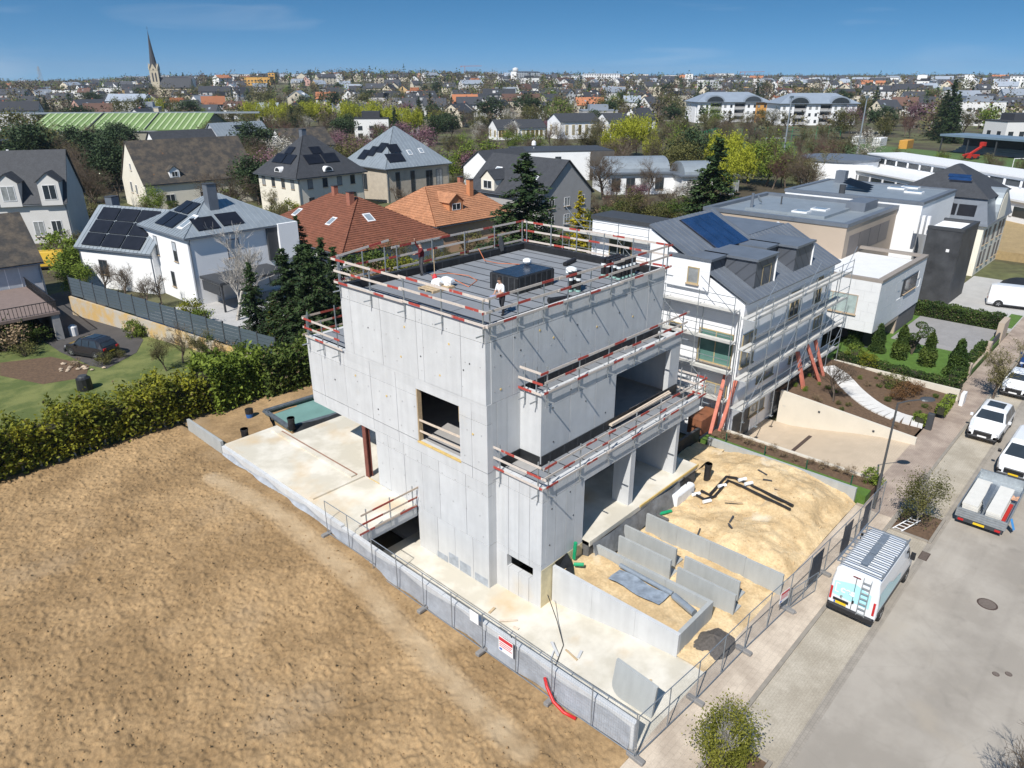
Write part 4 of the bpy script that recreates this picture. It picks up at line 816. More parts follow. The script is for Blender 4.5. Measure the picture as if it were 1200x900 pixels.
# ================================================================== workers
def person(name, label, loc, rotz, J, mats, hat=None):
    """J: joint positions (m, local, facing +x); one continuous skinned body, clothes as regions"""
    E_ = [('pelvis','waist'),('waist','chest'),('chest','neck'),('neck','head'),('head','crown'),('chest','shL'),('shL','elL'),('elL','wrL'),('wrL','haL'),('chest','shR'),('shR','elR'),('elR','wrR'),('wrR','haR'),
          ('pelvis','hiL'),('hiL','knL'),('knL','anL'),('anL','toL'),('pelvis','hiR'),('hiR','knR'),('knR','anR'),('anR','toR')]
    RAD = dict(pelvis=0.155,waist=0.145,chest=0.165,neck=0.062,head=0.100,crown=0.075,sh=0.075,el=0.050,wr=0.036,ha=0.045,hi=0.105,kn=0.072,an=0.055,to=0.050)
    names = list(J); me = bpy.data.meshes.new(name); me.from_pydata([J[k] for k in names], [(names.index(a), names.index(b)) for a, b in E_], []); me.update()
    o = bpy.data.objects.new('tmp', me); COL.objects.link(o); sk = o.modifiers.new('s','SKIN'); sk.use_smooth_shade = True; ss = o.modifiers.new('u','SUBSURF'); ss.levels = ss.render_levels = 2
    for i, k in enumerate(names):
        r_ = RAD.get(k, RAD.get(k[:2], 0.06)); me.skin_vertices[0].data[i].radius = (r_, r_*(1.28 if k in ('pelvis','waist','chest') else 1)); me.skin_vertices[0].data[i].use_root = (k == 'pelvis')
    dg = bpy.context.evaluated_depsgraph_get(); bm_ = bpy.data.meshes.new_from_object(o.evaluated_get(dg)); bpy.data.objects.remove(o)
    bm_.materials.clear()
    for k in ('skin','shirt','trousers','boots','skin'): bm_.materials.append(mats[k])
    jv = {k: Vector(v) for k, v in J.items()}
    def seg(p, a, b):
        ab = b-a; t_ = max(0, min(1, (p-a).dot(ab)/max(ab.length_squared,1e-9))); return (p-a-ab*t_).length
    reg = {('neck','head'):0,('head','crown'):0,('wrL','haL'):0,('wrR','haR'):0,('elL','wrL'):mats.get('fore',0),('elR','wrR'):mats.get('fore',0),('anL','toL'):3,('anR','toR'):3}
    for e in (('hiL','knL'),('knL','anL'),('hiR','knR'),('knR','anR'),('pelvis','hiL'),('pelvis','hiR')): reg[e] = 2
    for f in bm_.polygons:
        c = f.center; e = min(E_, key=lambda q: seg(c, jv[q[0]], jv[q[1]])); mi = reg.get(e, 1)
        if e == ('pelvis','waist') and c.z < jv['pelvis'].z+0.06: mi = 2
        f.material_index = mi
    t = thing(name, label, 'person', loc, rotz); bm_.name = 'body'; link('body', bm_, t)
    h = jv['head']; c = jv['crown']; mb = MB(); P = []
    for i in range(5):
        f = i/4*1.45; P.append([(h.x-0.012+0.108*math.sin(f)*math.cos(a), h.y+0.098*math.sin(f)*math.sin(a), h.z+0.045+0.125*math.cos(f)) for a in [k*math.pi/6 for k in range(13)]])
    mb.grid(P).build('hair' if hat is None else 'cap', hat or M('dark_hair', (0.03,0.02,0.015), 0.8, 0.2, 20), t, smooth=True, world=False)
    mb = MB(); 
    mb.add([(h.x+0.09,h.y-0.02,h.z-0.01),(h.x+0.09,h.y+0.02,h.z-0.01),(h.x+0.13,h.y,h.z-0.02),(h.x+0.095,h.y,h.z+0.04)],[(0,2,1),(0,3,2),(1,2,3)])   # nose
    mb.build('nose', mats['skin'], t, world=False)
    # hands: palm is in the body; five fingers each
    for s_ in 'LR':
        w_, hd = jv['wr'+s_], jv['ha'+s_]; d = (hd-w_).normalized(); sd = d.cross(Vector((0,0,1)) if abs(d.z) < 0.8 else Vector((1,0,0))).normalized(); dn = d.cross(sd)
        mb = MB()
        for k in range(4): b_ = hd+sd*(k-1.5)*0.02; ln = (0.06,0.075,0.07,0.055)[k]; mb.tube([b_, b_+d*ln*0.6, b_+d*ln*0.8+dn*0.03], [0.010,0.009,0.008], 5)
        mb.tube([w_+sd*0.03+d*0.02, hd+sd*0.05, hd+sd*0.05+d*0.035+dn*0.015], [0.011,0.010,0.009], 5); mb.build('fingers', mats['skin'], t, world=False)
    return t
sk_ = M('skin', (0.45,0.26,0.18), 0.6, 0.08, 20)
J1 = dict(pelvis=(0,0,0.92),waist=(0.03,0,1.08),chest=(0.09,0,1.32),neck=(0.13,0,1.50),head=(0.17,0,1.62),crown=(0.18,0,1.72),shL=(0.10,0.19,1.40),elL=(0.14,0.24,1.14),wrL=(0.34,0.12,1.06),haL=(0.41,0.08,1.06),shR=(0.10,-0.19,1.40),elR=(0.16,-0.25,1.14),wrR=(0.36,-0.12,1.02),haR=(0.43,-0.09,1.01),
          hiL=(0.0,0.10,0.88),knL=(0.10,0.12,0.50),anL=(0.03,0.13,0.08),toL=(0.19,0.14,0.04),hiR=(0.0,-0.10,0.88),knR=(-0.02,-0.12,0.50),anR=(-0.22,-0.13,0.09),toR=(-0.08,-0.14,0.04))
person('person', 'worker in white T-shirt and dark trousers standing at the roof edge', (22.75,21.75,ZR-0.0), R(175), J1, dict(skin=sk_, shirt=M('white_cotton', (0.75,0.75,0.76), 0.9, 0.05, 10), trousers=M('black_trousers', (0.022,0.022,0.026), 0.9, 0.2, 9), boots=m_blackpl, fore=0))
tag(MB().tube([(22.35,21.75,ZR+1.0),(22.1,21.9,ZR+0.95)],0.05,8).build('cordless_tool', M('tool_blue', (0.25,0.28,0.45), 0.5, 0.1, 5)), 'small tool held by the worker in white', 'tool')
J2 = dict(pelvis=(0,0,0.94),waist=(-0.01,0,1.10),chest=(0.0,0,1.36),neck=(0.01,0,1.53),head=(0.03,0,1.66),crown=(0.03,0,1.76),shL=(0,0.19,1.44),elL=(0.22,0.22,1.28),wrL=(0.45,0.20,1.24),haL=(0.52,0.19,1.24),shR=(0,-0.19,1.45),elR=(0.16,-0.20,1.66),wrR=(0.26,-0.16,1.90),haR=(0.29,-0.15,1.97),
          hiL=(0,0.10,0.90),knL=(0.05,0.11,0.50),anL=(0.0,0.11,0.08),toL=(0.16,0.12,0.04),hiR=(0,-0.10,0.90),knR=(0.0,-0.11,0.50),anR=(-0.06,-0.11,0.08),toR=(0.10,-0.12,0.04))
mr_ = M('dark_red_sweater', (0.12,0.012,0.015), 0.9, 0.15, 10)
person('person', 'worker in dark red sweater lifting a guard board at the rear roof edge', (25.0,30.0,ZR), R(165), J2, dict(skin=sk_, shirt=mr_, trousers=M('grey_trousers', (0.07,0.07,0.075), 0.9, 0.2, 9), boots=m_blackpl, fore=1), hat=m_dgrey)
# ================================================================== vehicles
m_carw = M('white_car_paint', (0.74,0.75,0.76), 0.25, 0.02, 2, coat=0.6, coord='Object'); m_cark = M('black_car_paint', (0.022,0.022,0.024), 0.25, 0.1, 2, coat=0.7, coord='Object')
m_tyre = M('tyre_rubber', (0.02,0.02,0.02), 0.85, 0.2, 8); m_rim = M('alloy_rim', (0.45,0.46,0.47), 0.35, 0.1, 5, metal=0.8); m_tail = M('tail_lamp', (0.45,0.012,0.015), 0.2, 0.1, 5, coat=0.5)
m_head = M('head_lamp', (0.55,0.57,0.6), 0.1, 0.1, 5, spec=0.8); m_plate = M('yellow_plate', (0.75,0.50,0.02), 0.5, 0.05, 5); m_amber = M('amber_lamp', (0.65,0.22,0.02), 0.3, 0.1, 5)
def loft(secs):
    mb = MB(); P = []
    for x, hp in secs:
        r_ = [(x,-w_,z) for w_, z in hp] + [(x,w_,z) for w_, z in hp[::-1][(1 if hp[-1][0] == 0 else 0):]]
        P.append(r_)
    mb.grid(P, flip=True); n_ = len(P[0]); o = (len(P)-1)*n_
    mb.f.append(list(range(n_))); mb.mi.append(0); mb.f.append([o+k for k in range(n_)][::-1]); mb.mi.append(0)
    for q in range(len(P)-1): mb.f.append([q*n_, (q+1)*n_, (q+1)*n_+n_-1, q*n_+n_-1]); mb.mi.append(0)
    return mb
def bevel(o, w_=0.04, seg=2):
    m = o.modifiers.new('bevel','BEVEL'); m.width = w_; m.segments = seg; m.limit_method = 'ANGLE'; m.angle_limit = R(25); return o
wheel_cache = {}
def wheels(t, xs, y, r, w_=0.22):
    key = (r, w_)
    if key not in wheel_cache:
        ty = MB(); prof = [(r*0.62,-w_/2),(r*0.93,-w_/2),(r,-w_*0.35),(r,w_*0.35),(r*0.93,w_/2),(r*0.62,w_/2)]
        ty.lathe((0,0,0), prof, 20); rim = MB().lathe((0,0,0), [(r*0.62,-w_*0.42),(r*0.60,w_*0.42),(r*0.3,w_*0.36)], 16)
        for k in range(5):
            a = k*2*math.pi/5; rim.bar((0,0,w_*0.44),(r*0.58*math.cos(a),r*0.58*math.sin(a),w_*0.44),0.07,0.03)
        wheel_cache[key] = (ty.mesh('tyre', m_tyre, True), rim.mesh('rim', m_rim))
    for x in xs:
        for s_ in (-1, 1):
            w0 = link('wheel', wheel_cache[key][0], t, (x, s_*y, r), (R(-90*s_), 0, 0)); link('rim', wheel_cache[key][1], w0)
def arches(t, xs, y, r):
    for x in xs:
        for s_ in (-1,1):
            mb = MB(); mb.add([(x+(r+0.07)*math.cos(a), s_*y, r+ (r+0.07)*math.sin(a)) for a in [k*math.pi/10-0.15 for k in range(12)]], [tuple(range(12)) if s_ < 0 else tuple(range(11,-1,-1))]); mb.build('wheel_arch', m_blackpl, t, world=False)
def quad(t, name, pts, mat, th=0.006):
    pts = [Vector(p) for p in pts]; nrm = (pts[1]-pts[0]).cross(pts[-1]-pts[0]).normalized(); c = sum(pts, Vector())/len(pts)
    if nrm.dot(c-Vector((c.x*0.9+0.2,0,0.9))) < 0: nrm = -nrm
    return MB().prism([p+nrm*0.002 for p in pts], nrm*th).build(name, mat, t, world=False)
def big_van(label, loc, rotz):
    t = thing('van', label, 'van', loc, rotz)
    full = [(0.95,0.36),(1.01,0.55),(1.02,1.15),(0.985,1.75),(0.90,2.36),(0.76,2.47),(0,2.50)]
    S = [(0.0,[(0.86,0.42),(0.93,0.56),(0.95,1.15),(0.92,1.75),(0.84,2.27),(0.70,2.36),(0,2.39)]),(0.09,full),(3.80,full),(4.15,[(0.95,0.36),(1.01,0.55),(1.02,1.15),(0.985,1.70),(0.89,2.28),(0.75,2.39),(0,2.42)]),
         (4.75,[(0.95,0.36),(1.01,0.55),(1.02,1.0),(0.98,1.30),(0.88,1.50),(0.70,1.57),(0,1.60)]),(5.25,[(0.94,0.36),(1.0,0.55),(0.99,0.85),(0.95,1.02),(0.85,1.13),(0.68,1.18),(0,1.21)]),(5.52,[(0.80,0.38),(0.88,0.55),(0.86,0.72),(0.83,0.82),(0.74,0.90),(0.6,0.93),(0,0.95)])]
    bevel(loft(S).build('body', m_carw, t, world=False), 0.03)
    for s_ in (-1,1):
        quad(t,'side_window',[(3.75,s_*0.965,1.50),(4.45,s_*0.985,1.50),(4.22,s_*0.92,2.10),(3.75,s_*0.925,2.10)], m_glass, 0.02)
        MB().box(4.3,s_*1.03,1.45,4.42,s_*1.22,1.80).build('mirror', m_blackpl, t, world=False)
        MB().box(0.3,s_*1.012,0.62,4.9,s_*1.03,0.78).build('side_trim', m_blackpl, t, world=False)
        q = MB().box(-0.035,s_*0.90-0.045,0.78,0.015,s_*0.90+0.05,1.42).build('tail_light', m_tail, t, world=False)
    quad(t,'windscreen',[(4.20,-0.74,2.36),(4.20,0.74,2.36),(4.72,0.82,1.66),(4.72,-0.82,1.66)], m_glass, 0.03)
    MB().cbox(-0.10,-0.98,0.33,0.30,0.98,0.60,0.05).build('rear_bumper', m_blackpl, t, world=False); MB().box(5.3,-0.92,0.36,5.58,0.92,0.6).build('front_bumper', m_blackpl, t, world=False)
    arches(t, (0.95,4.55), 1.031, 0.35); wheels(t, (0.95,4.55), 0.93, 0.35)
    MB().box(-0.035,0.12,0.78,-0.002,0.78,0.90).build('plate_strip', m_blackpl, t, world=False); pl = MB().box(-0.045,0.2,0.66,-0.012,0.72,0.78).build('number_plate', m_plate, t, world=False)
    MB().box(-0.047,0.66,0.662,-0.044,0.72,0.778).build('plate_band', m_blue, pl, world=False)
    MB().box(-0.02,-0.012,0.62,-0.0,0.012,2.3).build('door_gap', m_dgrey, t, world=False); MB().box(-0.04,-0.08,0.95,-0.0,0.0,1.1).build('door_handle', m_blackpl, t, world=False)
    MB().box(-0.02,-0.16,2.28,0.02,0.16,2.33).build('brake_light', M('dark_red_lamp',(0.14,0.01,0.012),0.3,0.1,5), t, world=False)
    # pale cyan livery and lettering
    cy = M('livery_cyan', (0.40,0.70,0.75), 0.3, 0.03, 3, coat=0.4)
    MB().add([(0.002+(0 if z_ < 1.7 else (z_-1.7)*0.0)-0.012, y_, z_) for y_, z_ in ((0.86,1.05),(0.0,1.0),(-0.70,0.98),(-0.70,1.70),(0.0,1.95),(0.83,1.75))], [(5,4,3,2,1,0)]).build('livery_patch', cy, t, world=False)
    for s_ in (-1,1):
        mb = MB(); fs = [(0.20,1.0),(0.20,1.8),(1.4,1.8),(2.0,1.5),(3.2,1.32),(3.2,0.95),(1.2,0.88)]
        mb.add([(a, s_*(1.026 if b < 1.2 else 1.026-(b-1.15)*0.050+0.006), b) for a, b in fs], [tuple(range(7)) if s_ > 0 else tuple(range(6,-1,-1))]); mb.build('livery_patch', cy, t, world=False)
    tx = text_mesh('lettering', 'ces', 0.46, m_carw); link('lettering', tx, t, (-0.026,0.24,1.45), (R(90),0,R(-90)))
    MB().box(-0.024,0.72,1.20,-0.012,0.77,1.70).box(-0.0241,0.60,1.65,-0.0121,0.719,1.70).box(-0.0241,0.60,1.20,-0.0121,0.719,1.25).build('lettering', m_carw, t, world=False)
    MB().add([(-0.025,0.50,1.0),(-0.025,0.42,0.96),(-0.025,0.44,1.06),(-0.025,0.38,1.12),(-0.025,0.47,1.14),(-0.025,0.52,1.08)], [(0,1,2,3,4,5)]).build('emblem', m_rim, t, world=False)
    # ladder on the rear door and roof rack
    ld = MB()
    for y_ in (-0.28,-0.60): ld.tube([(-0.10,y_,0.55),(-0.10,y_,2.0),(-0.02,y_,2.45)],0.018,6)
    ld.build('rear_ladder', m_galv, t, world=False)
    for i in range(7): MB().box(-0.125,-0.60,0.62+i*0.27,-0.075,-0.28,0.66+i*0.27).build('ladder_rung', m_galv, t, world=False)
    for s_ in (-0.93,0.93): MB().bar((0.05,s_,2.72),(3.85,s_,2.72),0.04,0.08).build('rack_rail', m_fence, t, world=False)
    for i in range(11): MB().bar((0.1+i*0.36,-0.93,2.70),(0.1+i*0.36,0.93,2.70),0.05,0.035).build('rack_bar', m_fence, t, world=False)
    for s_ in (-0.85,0.85):
        for x in (0.4,2.0,3.6): MB().box(x,s_-0.02,2.38,x+0.06,s_+0.02,2.70).build('rack_foot', m_fence, t, world=False)
    for i in range(3): MB().box(0.55+i*1.05,-0.17,2.722,1.45+i*1.05,0.13,2.735).build('walk_plate', m_galv, t, world=False)
    return t
big_van('white panel van with roof rack, rear ladder and pale cyan lettering parked at the kerb', (28.5,6.22,0.012), 0)
def car(name, label, loc, rotz, paint, L=4.7, W=1.92, H=1.66, kind='suv', cat='car', plate=True, grille=True, group=None):
    t = thing(name, label, cat, loc, rotz, group); w_ = W/2
    if kind == 'suv': tops = [(0.0,0.80),(0.06,1.02),(0.40,1.46),(0.95,H-0.03),(1.6,H),(2.35,H-0.01),(2.80,H-0.10),(3.45,1.10),(3.7,1.06),(4.45,0.92),(4.62,0.74),(4.70,0.6)]
    elif kind == 'van': tops = [(0.0,1.6),(0.06,H-0.12),(0.5,H-0.02),(1.6,H),(2.85,H),(3.25,H-0.10),(3.95,1.18),(4.1,1.12),(4.5,0.98),(4.64,0.8),(4.70,0.62)]
    else: tops = [(0.0,0.75),(0.06,0.95),(0.75,1.06),(1.30,H-0.04),(1.9,H),(2.45,H-0.03),(2.75,H-0.1),(3.4,1.02),(3.6,0.98),(4.45,0.85),(4.62,0.70),(4.70,0.55)]
    k = L/4.7; S = []
    for x, tp in tops:
        end = 1.0 if 0.25 < x < 4.3 else (0.90 if 0.03 < x < 4.55 else 0.80); gf = 0.76 if tp > 1.3 else 0.90; belt = min(1.04 if kind != 'van' else 1.15, tp-0.10); a = w_*end
        S.append((x*k, [(a*0.90,0.24),(a,0.42),(a,min(0.72,tp-0.2)),(a*0.975,belt),(a*gf,tp-0.06),(a*gf*0.85,tp-0.005),(0,tp+0.015)]))
    bevel(loft(S).build('body', paint, t, smooth=False, world=False), 0.05, 3)
    g0, g1 = (w_*0.975, w_*0.775)
    bz = 1.07 if kind != 'van' else 1.20; tz = H-0.12
    wy = lambda z_: w_*0.975 + (w_*0.76-w_*0.975)*(z_-bz+0.03)/(H-0.06-bz+0.03) + 0.004
    if kind == 'van': spans = [(3.0,3.72,3.2)]
    else: spans = [(0.55,1.45,1.42),(1.55,2.30,2.28),(2.38,3.22,2.72)]
    for s_ in (-1,1):
        for a, b, c_ in spans:
            quad(t,'side_window',[(a*k,s_*wy(bz),bz),(b*k,s_*wy(bz),bz),(c_*k,s_*wy(tz),tz),(((a+0.28) if a < 1 and kind == 'suv' else a)*k,s_*wy(tz),tz)], m_glass, 0.012)
        MB().cbox((2.95 if kind != 'van' else 3.5)*k,s_*(w_+0.02),1.05+0.1*(kind == 'van'),(3.1 if kind != 'van' else 3.65)*k,s_*(w_+0.2),1.22+0.1*(kind == 'van'),0.02).build('mirror', paint if kind != 'van' else m_blackpl, t, world=False)
        MB().cbox(4.42*k,s_*0.42*W,0.66,4.60*k,s_*0.24*W,0.80,0.02).build('headlight', m_head, t, world=False)
        MB().cbox(-0.015,s_*0.40*W,0.85,0.10,s_*0.26*W,1.02,0.02).build('tail_light', m_tail, t, world=False)
        MB().bar((0.5*k,s_*(w_*0.99),0.30),(4.2*k,s_*(w_*0.99),0.30),0.04,0.14).build('sill_trim', m_blackpl, t, world=False)
    (xa, za_), (xb, zb_) = ((2.86,H-0.10),(3.40,1.16)) if kind != 'van' else ((3.30,H-0.14),(3.92,1.26))
    quad(t,'windscreen',[(xa*k,-w_*0.66,za_-0.0),(xa*k,w_*0.66,za_),(xb*k,w_*0.80,zb_),(xb*k,-w_*0.80,zb_)], m_glass, 0.02)
    if kind == 'suv': quad(t,'rear_window',[(0.12,-w_*0.72,1.12),(0.12,w_*0.72,1.12),(0.36,w_*0.62,1.40),(0.36,-w_*0.62,1.40)], m_glass, 0.02); quad(t,'roof_glass',[(1.3*k,-w_*0.5,H+0.012),(1.3*k,w_*0.5,H+0.012),(2.3*k,w_*0.5,H+0.010),(2.3*k,-w_*0.5,H+0.010)], m_glass, 0.006)
    if grille:
        MB().cbox(4.62*k,-0.52,0.46,4.74*k,0.52,0.76,0.03).build('grille', m_blackpl, t, world=False); MB().cbox(4.58*k,-0.85,0.26,4.76*k,0.85,0.40,0.03).build('front_bumper', m_blackpl if kind != 'van' else m_dgrey, t, world=False)
        for s_ in (-1,1): MB().cbox(4.5*k,s_*0.60,0.42,4.70*k,s_*0.88,0.58,0.02).build('air_intake', m_blackpl, t, world=False)
    if plate: MB().box(4.755*k,-0.26,0.40,4.77*k,0.26,0.50).build('number_plate', m_plate if kind == 'van' else m_sign, t, world=False); MB().box(-0.02,-0.26,0.62,-0.005,0.26,0.73).build('number_plate', m_plate, t, world=False)
    arches(t, (0.9*k,3.78*k), w_+0.004, 0.36); wheels(t, (0.9*k,3.78*k), w_-0.10, 0.36, 0.24)
    return t
car('suv', 'white sport utility car with black grille parked at the kerb', (56.7,6.0,0.012), R(180), m_carw, 4.9, 1.98, 1.70)
car('small_van', 'small white van with yellow plate parked behind the trailer', (52.3,3.45,0.0), R(180), m_carw, 4.9, 1.95, 1.95, 'van', 'van')
car('car', 'white car half hidden by the twiggy street tree', (66.0,6.0,0.012), R(180), m_carw, 4.5, 1.85, 1.5, 'sedan')
car('car', 'dark blue car parked beyond the white car on the street', (72.5,6.0,0.012), R(180), M('blue_car_paint', (0.02,0.05,0.16), 0.25, 0.1, 2, coat=0.6), 4.4, 1.8, 1.5, 'sedan')
car('suv', 'black sport utility car parked on the dark driveway', (18.1,61.6,0.93), R(112), m_cark, 4.45, 1.84, 1.68)
car('delivery_van', 'white and yellow delivery van standing behind the shrubs', (26.5,99.0,0.9), R(150), M('yellow_van_paint', (0.62,0.40,0.05), 0.3, 0.05, 2, coat=0.4), 5.0, 1.95, 2.1, 'van', 'van')
t = car('long_van', 'long white van parked on the drive beside the dark stone tower', (88.5,13.2,0.05), R(-78), m_carw, 5.4, 1.98, 2.25, 'van', 'van')
# flatbed trailer
t = thing('trailer', 'galvanised flatbed trailer loaded with white formwork panels', 'trailer', (40.3,3.7,0), R(0))
MB().box(0,-1.12,0.50,5.2,1.12,0.62).build('deck', m_galv, t, world=False)
for s_ in (-1,1): MB().box(0.0,s_*1.12,0.46,5.2,s_*1.16,0.98).build('side_board', m_galv, t, world=False)
tb = MB().box(-0.05,-1.16,0.46,0.0,1.16,0.98).build('tail_board', m_galv, t, world=False)
for z_ in (0.58,0.72,0.86): MB().box(-0.065,-1.1,z_,-0.051,1.1,z_+0.03).build('rib', m_fence, tb, world=False)
MB().box(5.2,-1.16,0.46,5.25,1.16,1.1).build('head_board', m_galv, t, world=False); MB().tube([(5.2,-0.6,0.5),(6.6,0,0.5)],0.04,6).tube([(5.2,0.6,0.5),(6.6,0,0.5)],0.04,6).build('draw_bar', m_galv, t, world=False)
wheels(t, (2.3,3.1), 0.98, 0.30, 0.2)
MB().box(-0.10,-1.05,0.28,-0.02,1.05,0.44).build('lamp_bar', m_dgrey, t, world=False)
for s_ in (-1,1): MB().box(-0.12,s_*0.98,0.30,-0.101,s_*0.72,0.42).build('tail_light', m_tail, t, world=False)
MB().box(-0.115,-0.25,0.30,-0.101,0.27,0.42).build('number_plate', m_plate, t, world=False)
m_pan = M('pale_panel', (0.62,0.60,0.55), 0.8, 0.06, 2, rand=0.05)
def panel_stack(label, x0, x1, y0, y1, n_):
    t = thing('panel_stack', label, 'panel stack', (40.3+x0, 3.7+y0, 0.62))
    for i in range(n_): j = random.uniform(-0.03,0.03); MB().box(40.3+x0+j,3.7+y0+j,0.625+i*0.115,40.3+x1+j,3.7+y1+j,0.73+i*0.115).build('panel', m_pan, t)
panel_stack('stack of pale panels on the trailer side next to the kerb', 0.45,3.9,0.28,1.02,4)
panel_stack('stack of pale panels on the trailer side next to the road', 0.15,3.6,-0.80,-0.12,5)
for i in range(4): tag(MB().bar((40.6+0.3*i,3.72+0.07*i,1.1),(43.9,3.80+0.07*i,1.12),0.05,0.05).build('steel_prop', m_fence), 'steel prop lying between the two panel stacks on the trailer', 'prop', 'props on the trailer')
tag(MB().box(40.5,2.70,0.63,42.9,2.86,0.78).build('red_beam', MATS['red_paint']), 'dark red beam lying along the trailer side board', 'beam')
P = [[(43.2+0.5*u,2.6+0.5*v,0.9+0.12*math.sin(7*u)*math.cos(6*v)) for v in (0,.25,.5,.75,1)] for u in (0,.25,.5,.75,1)]
tag(MB().grid(P).build('rope_coil', M('tan_rope', (0.5,0.3,0.2), 0.9, 0.2, 8)), 'tan strap bundle lying at the front of the trailer', 'strap')
P = [[(40.9+0.5*u,2.50-0.25*v+0.05*math.sin(9*u),0.85-0.6*v) for v in (0,.3,.6,1)] for u in (0,.3,.6,1)]
tag(MB().grid(P).build('blue_sheet', M('blue_sheet', (0.05,0.25,0.55), 0.4, 0.2, 5)), 'blue plastic sheet hanging from the trailer side', 'sheet')
# covered trailer by the long white van
t = thing('covered_trailer', 'boat trailer under a black tarpaulin beside the long white van', 'trailer', (94.0,11.5,0))
P = [[(91.5+5.5*u, 9.0+4.6*v, 0.6+1.3*math.sin(math.pi*v)**0.5*(0.6+0.4*math.sin(math.pi*u))+0.12*math.sin(9*u+4*v)) for v in [i/8 for i in range(9)]] for u in [i/10 for i in range(11)]]
MB().grid(P).build('tarpaulin', m_black, t, smooth=True); MB().box(91.8,9.2,0.35,96.8,13.3,0.55).build('frame', m_galv, t)
# ================================================================== street furniture
t = thing('street_lamp', 'tall dark street lamp with curved arm on the pavement', 'lamp post', (38.62,8.42,0.06))
m_lamp = M('lamp_grey', (0.09,0.095,0.10), 0.45, 0.1, 5, metal=0.3)
MB().tube([(0,0,0),(0,0,2.2)],0.085,10).tube([(0,0,2.2),(0,0,6.45)],[0.065,0.05],10).build('pole', m_lamp, t, world=False)
MB().tube([(0,0,6.42),(0.45,-0.35,6.52),(1.0,-0.82,6.56)],0.035,6).build('arm', m_lamp, t, world=False)
hd = MB(); hd.lathe((0,0,0),[(0.10,0),(0.34,0.03),(0.30,0.10),(0.08,0.16)],16); ob = hd.build('lamp_head', m_lamp, t, world=False); ob.location = (1.28,-1.05,6.50); ob.scale = (1.25,0.8,1); ob.rotation_euler = (0,0,R(-40))
MB().box(-0.02,-0.09,0.6,0.02,-0.08,1.1).build('inspection_door', m_dgrey, t, world=False)
# ladder lying at the bush pit
t = thing('ladder', 'short aluminium ladder lying at the roadside bush pit', 'ladder', (37.4,6.4,0.1))
for a in (0,0.42): MB().bar((37.2,7.0-a,0.14),(38.6,6.5-a,0.35),0.05,0.03).build('rail', m_sign, t)
for i in range(5): f = (i+0.5)/5; MB().bar((37.2+1.4*f,7.0-0.5*f,0.14+0.21*f),(37.2+1.4*f,6.58-0.5*f,0.14+0.21*f),0.03,0.03).build('rung', m_sign, t)
# ================================================================== generic house
m_slate = M('slate_roof', (0.045,0.047,0.052), 0.7, 0.18, 1.5, bump=0.3, bscale=12, fine=0.2, fscale=5)
m_slateb = M('weathered_slate', (0.058,0.053,0.048), 0.85, 0.2, 0.9, bump=0.3, col2=(0.085,0.068,0.05), fine=0.2, fscale=5)
mix_color(m_slateb, noise_mask(m_slateb, 0.8, 0.66, 0.72, detail=8), (0.16,0.085,0.04))
m_zinc = M('zinc_roof', (0.30,0.335,0.36), 0.45, 0.10, 0.8, metal=0.35); m_zincd = M('dark_zinc', (0.17,0.19,0.22), 0.45, 0.12, 0.8, metal=0.3)
m_tileb = M('brown_tiles', (0.185,0.068,0.038), 0.85, 0.2, 1.2, bump=0.4, bscale=8, fine=0.2, fscale=4)
m_tileo = M('orange_tiles', (0.38,0.175,0.09), 0.85, 0.18, 1.0, bump=0.4, bscale=8, fine=0.18, fscale=4)
m_solar = M('solar_panel', (0.012,0.013,0.018), 0.35, 0.3, 1, spec=0.3); m_solarb = M('solar_collector', (0.012,0.035,0.10), 0.15, 0.3, 1, spec=0.8)
m_frame = M('window_frame', (0.72,0.72,0.72), 0.5, 0.03, 3); m_framed = M('dark_window_frame', (0.09,0.09,0.10), 0.5, 0.1, 3); m_shut = M('roller_shutter', (0.42,0.45,0.48), 0.6, 0.06, 3)
m_grey = M('grey_render', (0.36,0.35,0.34), 0.9, 0.06, 0.7); m_beige = M('beige_render', (0.42,0.34,0.265), 0.9, 0.04, 0.6); m_sill = M('stone_sill', (0.45,0.34,0.22), 0.9, 0.1, 3)
m_brick = M('red_brick', (0.33,0.13,0.085), 0.9, 0.15, 3)
wcache = {}; pr0 = random.Random(31)
